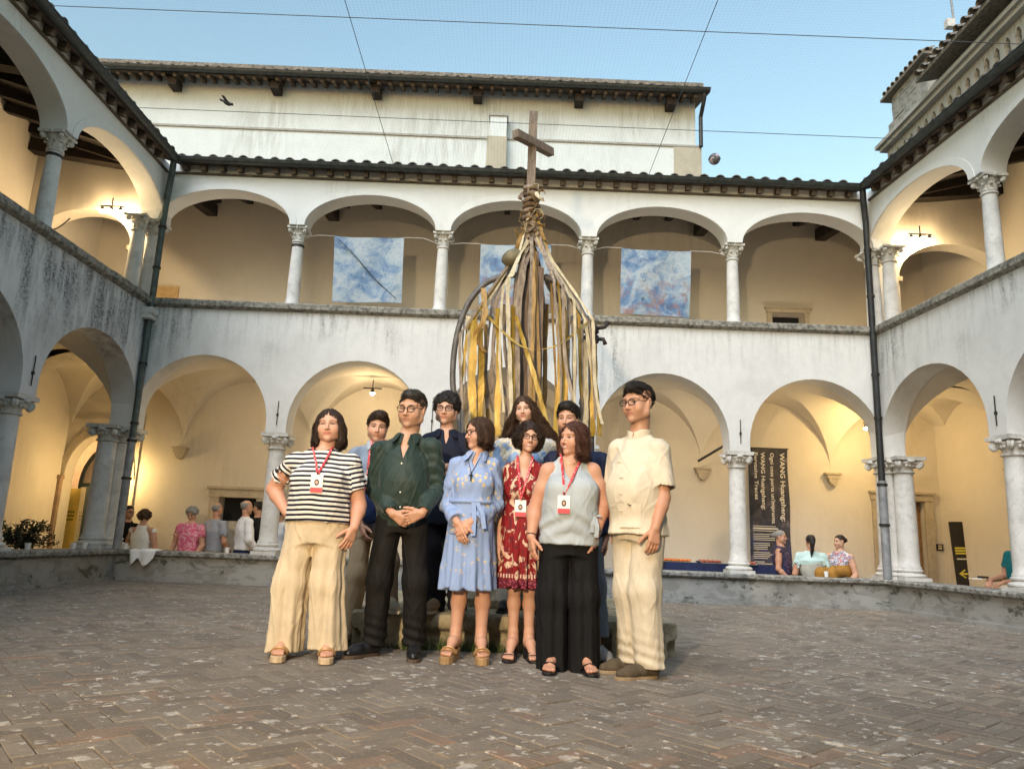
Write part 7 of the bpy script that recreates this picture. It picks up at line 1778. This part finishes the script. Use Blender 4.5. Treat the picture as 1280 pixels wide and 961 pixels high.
# --- man in cream linen suit with stand-up collar
Y = 4.93
M_linen = cloth('cream_linen', (.64, .57, .44), .8, crease=.6, crease_scale=7)
def ex8(c):
    f = c['topf']; a, b = c['nb'], c['hipc']; cu, su = math.cos(c['tyaw']), math.sin(c['tyaw'])
    for k in range(5):
        z = c['zs']+.01-.105*k; x = c['mid'][0]+su*.21; p = drape(f, [(x, z)], .003, -.6)[0]
        MB().tube([(p[0]-.022, p[1]-.001, p[2]), (p[0]+.022, p[1]-.002, p[2]+.001)], .003, 6).ball((p[0], p[1]-.004, p[2]), .006, 8).build('frog_button', M_linen, c['root'], True)
    p = drape(f, [tuple(c['J']((783, 632))[[0, 2]])], .004, -.6)[0]; MB().prism([(p[0]-.022, p[2]+.006), (p[0]-.005, p[2]-.002), (p[0]+.02, p[2]+.002), (p[0]+.024, p[2]-.004), (p[0]-.004, p[2]-.009), (p[0]-.02, p[2]-.002)], p[1]-.004, p[1]).build('embroidered_mark', rubber, c['root'])
    # patch pocket
    P = [c['J']((769, 631)), c['J']((795, 631)), c['J']((795, 660)), c['J']((771, 659))]; pts = []
    for j in range(7):
        for i in range(7):
            s, t = i/6, j/6; q = (P[0]*(1-s)+P[1]*s)*(1-t)+(P[3]*(1-s)+P[2]*s)*t; pts.append((q[0], q[2]))
    D3 = drape(f, pts, .005, -.6); MB().add(D3, [(j*7+i, j*7+i+1, j*7+i+8, j*7+i+7) for j in range(6) for i in range(6)]).build('pocket', M_linen, c['root'], True)
canvas = simple('olive_canvas', (.085, .065, .04), .85, .2, 20, .4, 150)
person('tall man in cream linen shirt with stand-up collar, standing sideways', Y, (gx(802, Y),), head=(797, 504), hs=1.09, yaw=-50, pitch=-6, roll=0, skin=(.50, .29, .19), hp=dict(jaw=.050, fat=.6, eye=.6, nose=.8, brow=.8, lip=(.42, .17, .14), stubble=.1, wid=1.12),
   sh=((774, 562, .13), (823, 563, -.06)), arms=[((768, 622, .24), (768, 660, .10)), ((829, 622, -.12), (819, 660, -.19))], hands=[dict(d=(.1, -.1, -1), n=(.5, .5, 0), curl=.35, thumb=1), dict(d=(-.12, -.12, -1), n=(-.35, .93, 0), curl=.28, thumb=-1, L=.185)],
   hips=K(798, Y, .96), legs=[(K(787, Y, .52, .06), K(793, Y, .09, .16)), (K(806, Y, .52, -.05), K(813, Y, .09, -.04))], torso=dict(hip=(.165, .150), waist=(.168, .165), chest=(.168, .145), belly=.035), neck_r=.062, armr=(.055, .046, .042, .029),
   top=dict(name='linen_shirt', mat=M_linen, hem=669, sleeve=.80, sr=(.070, .086, .06), ease=.016, fold=.015, flare=.030, scoop=(.060, .05), collar=(.082, M_linen), collar_open=.10, collar_lay=0),
   bottom=dict(kind='trousers', mat=M_linen, hem=(826, 835), r=(.108, .100, .092), fold=.013, bunch=.004, vfold=.002), feet_dir=(-72, -66),
   shoes=dict(kind='shoe', mat=canvas, sole=simple('tan_sole', (.30, .22, .13), .8)),
   hair=dict(style='short', mat=BLK, vol=.004, quiff=.010, qx=.012, line=.072, strands=900, slen=.04, fz=.25, fyb=.2), glasses=(G_BLK, .0245, .016, 3.2), extras=ex8, rs_seed=8)

# --- young man in pale shirt, one foot on the step
Y = 5.95
M_pshirt = cloth('pale_blue_grey_shirt', (.36, .40, .46), .75); M_beige = cloth('beige_trousers', (.42, .32, .20), .8)
person('young man in pale shirt with one foot on the well step', Y, (gx(455, Y),), head=(472, 534), hs=.97, yaw=10, pitch=-7, roll=3, skin=(.53, .32, .225), hp=dict(wid=1.05, eye=.8, brow=1, browt=.0045, smile=.3, stubble=.2),
   sh=((446, 569), (500, 566)), arms=[((441, 620, .03), (452, 655, -.12)), ((504, 615, .05), (497, 650, -.1))], hands=[dict(d=(.3, -.2, -.9), n=(.8, .4, 0), curl=.4, thumb=1), dict(d=(-.2, -.2, -1), n=(-1, 0, 0), curl=.4, thumb=-1)],
   hips=K(466, Y, .92), legs=[(K(447, Y, .5, -.02), K(434, Y, .09, -.03)), (K(486, Y, .60, -.08), K(487, Y, .34, -.10))], torso=dict(hip=(.150, .115), waist=(.145, .112), chest=(.165, .118), gz=(0, .25)), neck_r=.052,
   top=dict(mat=M_pshirt, hem=664, sleeve=1.9, sr=(.068, .060, .046), fold=.016, v=(.13, .05), scoop=(.064, .05), collar=(.055, M_pshirt), collar_open=.5),
   bottom=dict(kind='trousers', mat=M_beige, hem=(793, 758), r=(.088, .075, .068), fold=.016), feet_dir=(-10, 20), shoes=dict(kind='shoe', mat=simple('cream_canvas', (.50, .42, .28), .8), sole=simple('white_sole', (.6, .56, .48), .7)),
   hair=dict(style='short', mat=DKB, vol=.008, quiff=.016, qx=.01, line=.070, strands=900, slen=.045, fz=.2), lanyard=dict(badge=(462, 606), w=.05), rs_seed=11, res=1.15,
   extras=lambda c: c['part']('sling_bag', lambda P: ell(P, tuple(c['J']((463, 634, -.17))), (.085, .04, .13))+F(.008)*vnoise(P[0]*F(20), P[1]*F(20), P[2]*F(20)), c['J']((463, 634, -.17))-.18, c['J']((463, 634, -.17))+.18, .008, cloth('navy_bag_cloth', (.015, .03, .09), .7)))

# --- man in navy polo, arms folded, on the step
Y = 5.95
M_polo = cloth('navy_polo', (.010, .013, .026), .8); M_dark = cloth('charcoal_trousers', (.014, .014, .018), .8)
person('man in navy polo shirt and black glasses with folded arms', Y, (gx(557, Y, .25),), z0=.25, head=(558, 512), hs=1.03, yaw=-6, pitch=-3, roll=0, skin=(.54, .32, .225), hp=dict(wid=1.08, eye=.75, brow=.9, smile=.3, jaw=.049, fat=.3, stubble=.12),
   sh=((536, 553), (581, 553)), arms=[((529, 590, -.03), (570, 582, -.19)), ((590, 592, -.03), (548, 592, -.17))], hands=[dict(d=(1, .1, .1), n=(0, 1, 0), curl=.3, thumb=1), dict(d=(-1, .1, .15), n=(0, 1, 0), curl=.3, thumb=-1)],
   hips=K(556, Y, 1.13), legs=[(K(546, Y, .72), K(545, Y, .34)), (K(570, Y, .72), K(573, Y, .34))], torso=dict(hip=(.155, .12), waist=(.155, .125), chest=(.175, .125), belly=.01), neck_r=.054,
   top=dict(name='polo_shirt', mat=M_polo, hem=656, sleeve=.6, sr=(.070, .072, .05), fold=.014, v=(.11, .03), scoop=(.062, .05), collar=(.058, M_polo), collar_open=.5),
   bottom=dict(kind='trousers', mat=M_dark, hem=762, r=(.088, .08, .075), fold=.014, bunch=.005), feet_dir=(-8, 8), shoes=dict(kind='shoe', mat=simple('tan_suede', (.28, .19, .10), .85), sole=simple('pale_sole', (.5, .42, .3), .8)),
   hair=dict(style='curly', mat=BLK, R=(.084, .100, .088), zc=.045, len=.005, n=110, bound=.14, strands=700, slen=.03, curl=1.2, soff=.004, line=.066), glasses=(G_BLK, .0245, .018, 3.0), rs_seed=12, res=1.1)

# --- young woman with long brown curls on the step
Y = 6.15
lk = []
rl = np.random.RandomState(8)
for s in (-1, 1):
    for k in range(9):
        x0, y0 = s*(.055+.02*rl.rand()), -.02+.10*rl.rand(); L_ = .20+.16*rl.rand()+(.05 if s > 0 else 0); sp_ = (.10+.10*rl.rand())*(1.25 if s > 0 else .9)
        pts = [(x0+s*sp_*t**1.3+.012*math.sin(9*t+k), y0+.03*t+.012*math.cos(8*t+k*2), .04-L_*t) for t in np.linspace(0, 1, 7)]; lk.append((pts, [.022, .021, .019, .018, .016, .013, .007]))
def lace():
    t = NT('cream_lace_blouse'); co = t.coord('Object'); vo = t.n('ShaderNodeTexVoronoi'); vo.inputs['Scale'].default_value = 55; t.l(co, vo.inputs['Vector'])
    a = t.mr(t.noise(t.coord('Object', (1, 1, 1), (1.3, 0, .2)), 7, 3), .50, .54); col = t.mix(t.mr(vo.outputs['Distance'], .2, .6), (.62, .56, .44), (.46, .40, .30)); col = t.mix(a, col, (.20, .30, .46)); return t.fin(col, .8, 0, t.bump(vo.outputs['Distance'], .6, .004), .2)
M_lace = lace()
person('young woman with long brown curls in cream lace blouse', Y, (gx(655, Y, .25),), z0=.25, head=(655, 512), hs=.92, yaw=-10, pitch=-4, roll=-6, skin=(.58, .36, .26), hp=dict(wid=1.06, smile=.8, eye=.85, jaw=.044, lip=(.48, .14, .13), brow=.7),
   sh=((628, 559), (685, 559)), arms=[((620, 610, .03), (626, 650, -.1)), ((694, 610, .03), (690, 650, -.1))], hands=[dict(d=(0, -.1, -1), n=(1, 0, 0), thumb=1), dict(d=(0, -.1, -1), n=(-1, 0, 0), thumb=-1)],
   hips=K(655, Y, 1.15), legs=[(K(640, Y, .74), K(632, Y, .34)), (K(668, Y, .74), K(668, Y, .34))], torso=dict(hip=(.15, .115), waist=(.13, .105), chest=(.145, .11), bust=.015), neck_r=.046, armr=(.044, .038, .036, .025),
   top=dict(name='lace_blouse', mat=M_lace, hem=668, sleeve=.95, sr=(.068, .07, .05), fold=.016, scoop=(.085, .05)), bottom=dict(kind='trousers', mat=cloth('white_linen_trousers', (.55, .52, .44), .8), hem=752, r=(.092, .09, .095), fold=.016), feet_dir=(-8, 8),
   shoes=dict(kind='shoe', mat=blackleather, sole=rubber), hair=dict(style='long', mat=BRN, locks=lk, len=-.36, bound=.38, strands=1600, slen=.13, curl=.9, srad=.0017, soff=.006, line=.078), rs_seed=13, res=1.1)

# --- man in navy jacket half hidden behind the woman in grey
Y = 5.55
M_njack = cloth('navy_jacket', (.012, .018, .045), .75)
person('man in navy jacket half hidden behind the woman in grey', Y, (gx(722, Y),), head=(710, 524), hs=.99, yaw=-20, pitch=-5, roll=0, skin=(.50, .29, .20), hp=dict(eye=.7, brow=1, stubble=.3),
   sh=((693, 577), (751, 577)), arms=[((686, 630, .05), (690, 672, .0)), ((759, 630, .05), (757, 672, .0))], hands=[dict(d=(0, 0, -1), n=(1, 0, 0), thumb=1), dict(d=(0, 0, -1), n=(-1, 0, 0), thumb=-1)],
   hips=K(724, Y, .92), legs=[(K(706, Y, .5), K(704, Y, .09)), (K(744, Y, .5), K(748, Y, .09))], torso=dict(hip=(.16, .12), waist=(.16, .125), chest=(.18, .125)), neck_r=.055,
   top=dict(name='jacket', mat=M_njack, hem=676, sleeve=1.92, sr=(.075, .064, .046), fold=.016, v=(.14, .05), scoop=(.064, .05), collar=(.055, M_njack), collar_open=.5), bottom=dict(kind='trousers', mat=cloth('washed_denim', (.16, .20, .25), .8), hem=795, r=(.09, .078, .072), fold=.016), feet_dir=(-8, 14),
   shoes=dict(kind='shoe', mat=simple('grey_trainer', (.25, .25, .25), .7), sole=rubber), hair=dict(style='short', mat=BLK, vol=.007, quiff=.012, strands=800, slen=.04, fz=.2, rough=.004), rs_seed=14, res=1.15)

# ================================================================== guests in the walkway
def guest(label, hx, hy, Y, face, skin, hair, topc, botc=None, kind='trousers', sleeve=.55, H=1.66, z0=FLZ, sit=False, wide=1.0, seed=31, armpose=None, hp=None, pitch=0, sleeveless=False, glasses=None, extras=None, group='guests behind the parapet', topname='shirt', lean=0., skirt=None, turn=None):
    P0 = atY(hx, hy, Y); f = R(face if turn is None else turn); X = P0[0]; eye = P0[2]; s = H/1.66; cx_, sx_ = math.cos(f), math.sin(f)
    W = lambda u, v, z: K3((X+u*cx_-v*sx_, Y+u*sx_+v*cx_, z))
    def K3(p): q = pix(p); return (q[0], q[1], p[1]-Y)
    zs = eye-.245*s; zh = zs-.50*s if not sit else ZP+.10
    arm = armpose or [((-.23, .0, -.28), (-.20, -.16, -.44)), ((.23, .0, -.28), (.20, -.16, -.44))]
    order = (0, 1) if cx_ >= 0 else (1, 0); sd = [(-.17*wide, lean*-.0, 0), (.17*wide, 0, 0)]
    A = lambda i: [W(arm[i][j][0]*wide, arm[i][j][1]+lean*-.3, zs+arm[i][j][2]*s) for j in (0, 1)]
    hf = lambda i: dict(d=tuple(np.array([(-.5 if i else .5)*cx_+.6*sx_, (-.5 if i else .5)*sx_-.6*cx_, -.4])), n=(0, 0, -1) if armpose is None else (0, .3, -1), curl=.3, thumb=-1 if i else 1)
    if sit: lg = [(W(-.10, -.40, ZP+.06), W(-.10, -.42, ZP-.32)), (W(.10, -.40, ZP+.06), W(.10, -.42, ZP-.32))]
    else: lg = [(W(-.09, 0, z0+.48*s), W(-.09, .0, z0+.09)), (W(.09, 0, z0+.48*s), W(.09, 0, z0+.09))]
    base_z = z0 if not sit else z0
    hemp = pix((X, Y, zh+.06 if kind == 'trousers' else zh+.14))[1]
    bt = None
    if kind == 'trousers': bt = dict(kind='trousers', mat=botc, hem=pix((X, Y, z0+.06 if not sit else ZP-.30))[1], r=(.085, .075, .07))
    elif kind == 'skirt': bt = dict(kind='skirt', mat=botc, hem=pix((X, Y, z0+.50))[1], r=(.22, .18), pleats=10)
    return person(label, Y, (X,), z0=z0, head=(hx, hy), hs=.95*s, yaw=face, pitch=pitch, skin=skin, hp=hp or {}, sh=(W(-.165*wide, 0, zs), W(.165*wide, 0, zs)), arms=[A(0), A(1)], hands=[hf(0), hf(1)], hips=W(0, .0+lean, zh), legs=lg,
        torso=dict(hip=(.155*wide, .125*wide), waist=(.145*wide, .12*wide), chest=(.16*wide, .12*wide), belly=.01), top=dict(name=topname, mat=topc, hem=hemp, sleeve=sleeve, fold=.016, scoop=(.07, .05), sr=(.066, .066, .05)), bottom=bt, hair=hair, glasses=glasses, sleeveless=sleeveless, res=2.3, rs_seed=seed, group=group, extras=extras)
sk1, sk2 = (.52, .31, .21), (.46, .26, .17)
c_ = cloth
def hairS(m_, **k): return dict(dict(style='short', mat=m_, strands=500, slen=.04, srad=.003), **k)
guest('woman in black with hair tied up beside the left corner columns', 161, 640, 12.75, 62, sk1, dict(style='bun', mat=BLK, strands=300, srad=.003), c_('black_top', (.01, .01, .012)), c_('black_trousers_plain', (.012, .012, .014)), sleeve=.6, H=1.64, seed=31, glasses=(G_BLK, .024, .018, 2.5))
guest('woman in white sleeveless dress seen from behind', 181, 645, 12.55, 180, sk1, dict(style='curly', mat=BRN, R=(.10, .10, .09), len=-.09, n=90, bound=.16, strands=500, srad=.003, curl=1, slen=.06), c_('white_dress_cotton', (.74, .75, .74)), c_('white_dress_cotton', (.74, .75, .74)), kind='skirt', sleeve=0, H=1.60, seed=32, sleeveless=True, topname='dress_bodice')
def bagx(c):
    q = (c['AR'][0][2]+c['AR'][1][2])/2+np.array([.02, -.05, -.12])
    c['part']('carried_bag', lambda P: ell(P, tuple(q), (.14, .07, .16))+F(.015)*vnoise(P[0]*F(18), P[1]*F(18), P[2]*F(18)), q-.25, q+.25, .014, c_('white_bag_plastic', (.75, .76, .76), .5))
def pinkp():
    t = NT('pink_print_blouse'); n = t.mr(t.noise(t.coord('Object'), 26, 3, .5, .6), .48, .56); return t.fin(t.mix(n, (.62, .10, .20), (.70, .35, .42)), .8)
guest('grey-haired woman in pink blouse looking into a white bag', 240, 642, 12.75, -4, sk1, dict(style='curly', mat=GRY, R=(.088, .10, .09), zc=.035, len=-.03, n=80, bound=.15, strands=500, srad=.003, curl=.8, slen=.05), pinkp(), c_('khaki_skirt', (.40, .36, .28)), H=1.60, seed=33, pitch=-28, extras=bagx, wide=1.05)
guest('balding man in grey shirt and khaki trousers seen from behind', 272, 637, 12.95, 150, sk2, dict(style='fringe_less_thin', mat=GRY, strands=250, srad=.003, slen=.03), c_('grey_blue_shirt', (.30, .32, .37)), c_('khaki_trousers', (.42, .37, .28)), sleeve=.7, H=1.68, seed=34, wide=1.1)
guest('man in white shirt and navy trousers seen from behind', 309, 634, 12.85, 128, sk2, dict(style='fringe_less_thin', mat=GRY, strands=250, srad=.003, slen=.03), c_('white_office_shirt', (.70, .71, .74)), c_('navy_trousers', (.012, .018, .06)), sleeve=1.9, H=1.70, seed=35, wide=1.12)
guest('dark-haired man in black beyond the man in white shirt', 323, 635, 13.25, -120, sk2, hairS(BLK), c_('black_top', (.01, .01, .012)), c_('black_trousers_plain', (.012, .012, .014)), H=1.70, seed=36)
guest('person in white shirt between the column and the striped T-shirt', 351, 642, 13.0, 160, sk2, hairS(DKB), c_('white_office_shirt', (.70, .71, .74)), c_('dark_red_skirt', (.10, .02, .025)), H=1.55, seed=37, sleeve=.6)
def dp():
    t = NT('dark_print_dress'); n = t.mr(t.noise(t.coord('Object'), 22, 3, .5, .6), .50, .56); return t.fin(t.mix(n, (.018, .016, .045), (.10, .05, .10)), .8)
def bag2(c):
    q = (c['AR'][0][2]+c['AR'][1][2])/2+np.array([.06, -.06, -.17])
    c['part']('brown_bag', lambda P: ell(P, tuple(q), (.15, .08, .20))+F(.02)*vnoise(P[0]*F(14), P[1]*F(14), P[2]*F(10)), q-.3, q+.3, .014, c_('brown_bag_leather', (.13, .075, .045), .6))
M_dp = dp()
guest('woman in dark sleeveless dress standing before the banner', 976, 671, 12.55, 58, sk2, dict(style='bun', mat=GRY, strands=300, srad=.003), M_dp, M_dp, kind='skirt', sleeve=0, H=1.62, seed=38, sleeveless=True, topname='dress_bodice', extras=bag2, wide=1.08)
M_mint = c_('mint_shirt', (.46, .62, .60))
guest('woman in mint shirt with a ponytail seated on the parapet', 1013, 677, 12.12, 172, sk2, dict(style='bun', mat=BLK, tail=([(0, .10, .03), (.0, .14, -.04), (.01, .135, -.13), (.02, .12, -.24)], [.035, .034, .026, .010]), len=-.26, bound=.2, strands=500, srad=.003, slen=.10), M_mint, c_('grey_trousers', (.36, .36, .32)), H=1.58, seed=39, sit=True, wide=1.1, sleeve=.65)
def flor():
    t = NT('floral_top'); n = t.mr(t.noise(t.coord('Object'), 30, 3, .5, .8), .48, .54); m2 = t.mr(t.noise(t.coord('Object', (1, 1, 1), (4, 4, 4)), 30, 3, .5, .8), .54, .57); return t.fin(t.mix(m2, t.mix(n, (.55, .53, .54), (.16, .18, .28)), (.42, .14, .14)), .8)
guest('woman in floral top and mustard trousers seated on the parapet', 1049, 677, 12.10, -72, sk1, dict(style='bun', mat=DKB, strands=300, srad=.003), flor(), c_('mustard_trousers', (.34, .17, .035)), H=1.58, seed=40, sit=True, sleeveless=True, sleeve=0, wide=1.08, turn=-55)
def ph(c):
    q = c['AR'][0][2]+np.array([-.16, -.02, .02]); MB().box(q[0]-.10, q[0]+.03, q[1]-.04, q[1]+.04, q[2]-.012, q[2]+.0).build('paper_plate', M_paper, c['root']); MB().box(q[0]+.02, q[0]+.12, q[1]-.04, q[1]+.04, q[2]+.002, q[2]+.03).build('phone', rubber, c['root'])
guest('person in teal shirt holding a phone behind the right column', 1272, 672, 10.05, -80, sk2, hairS(BLK), c_('teal_shirt', (.01, .14, .16)), c_('black_trousers_plain', (.012, .012, .014)), H=1.62, z0=FLZ, seed=41, group='guests behind the parapet', armpose=[((-.22, -.05, -.28), (-.14, -.36, -.33)), ((.22, -.05, -.28), (.1, -.36, -.34))], extras=ph)

# ================================================================== assumed flood lamp on a tripod, unseen, added to light the group
fl = empty('assumed_floodlight', (-1.45, -1.6, 0), 0, 'assumed flood lamp added on a tripod in front of the near arcade', 'lamp')
for k in range(3): MB().tube([(0, 0, 1.0), (.45*math.cos(R(90+120*k)), .45*math.sin(R(90+120*k)), 0.01)], .014, 8).build('leg', M_iron, fl)
MB().tube([(0, 0, .9), (0, 0, 2.3)], .018, 8).build('pole', M_iron, fl)
MB().box(-.16, .16, -.10, .0, 2.3, 2.56).build('housing', M_iron, fl); MB().box(-.14, .14, .001, .006, 2.32, 2.54).build('lens', M_bulb, fl)
light('assumed_flood_beam', (0, .03, 2.43), 700, (1.0, .74, .44), fl, 'SPOT', .10, size=R(72), blend=.65)
fo = bpy.data.objects['assumed_flood_beam']; fo.rotation_euler = (Vector((.15, 5.3, 1.05))-Vector((-1.45, -1.57, 2.43))).to_track_quat('-Z', 'Y').to_euler()
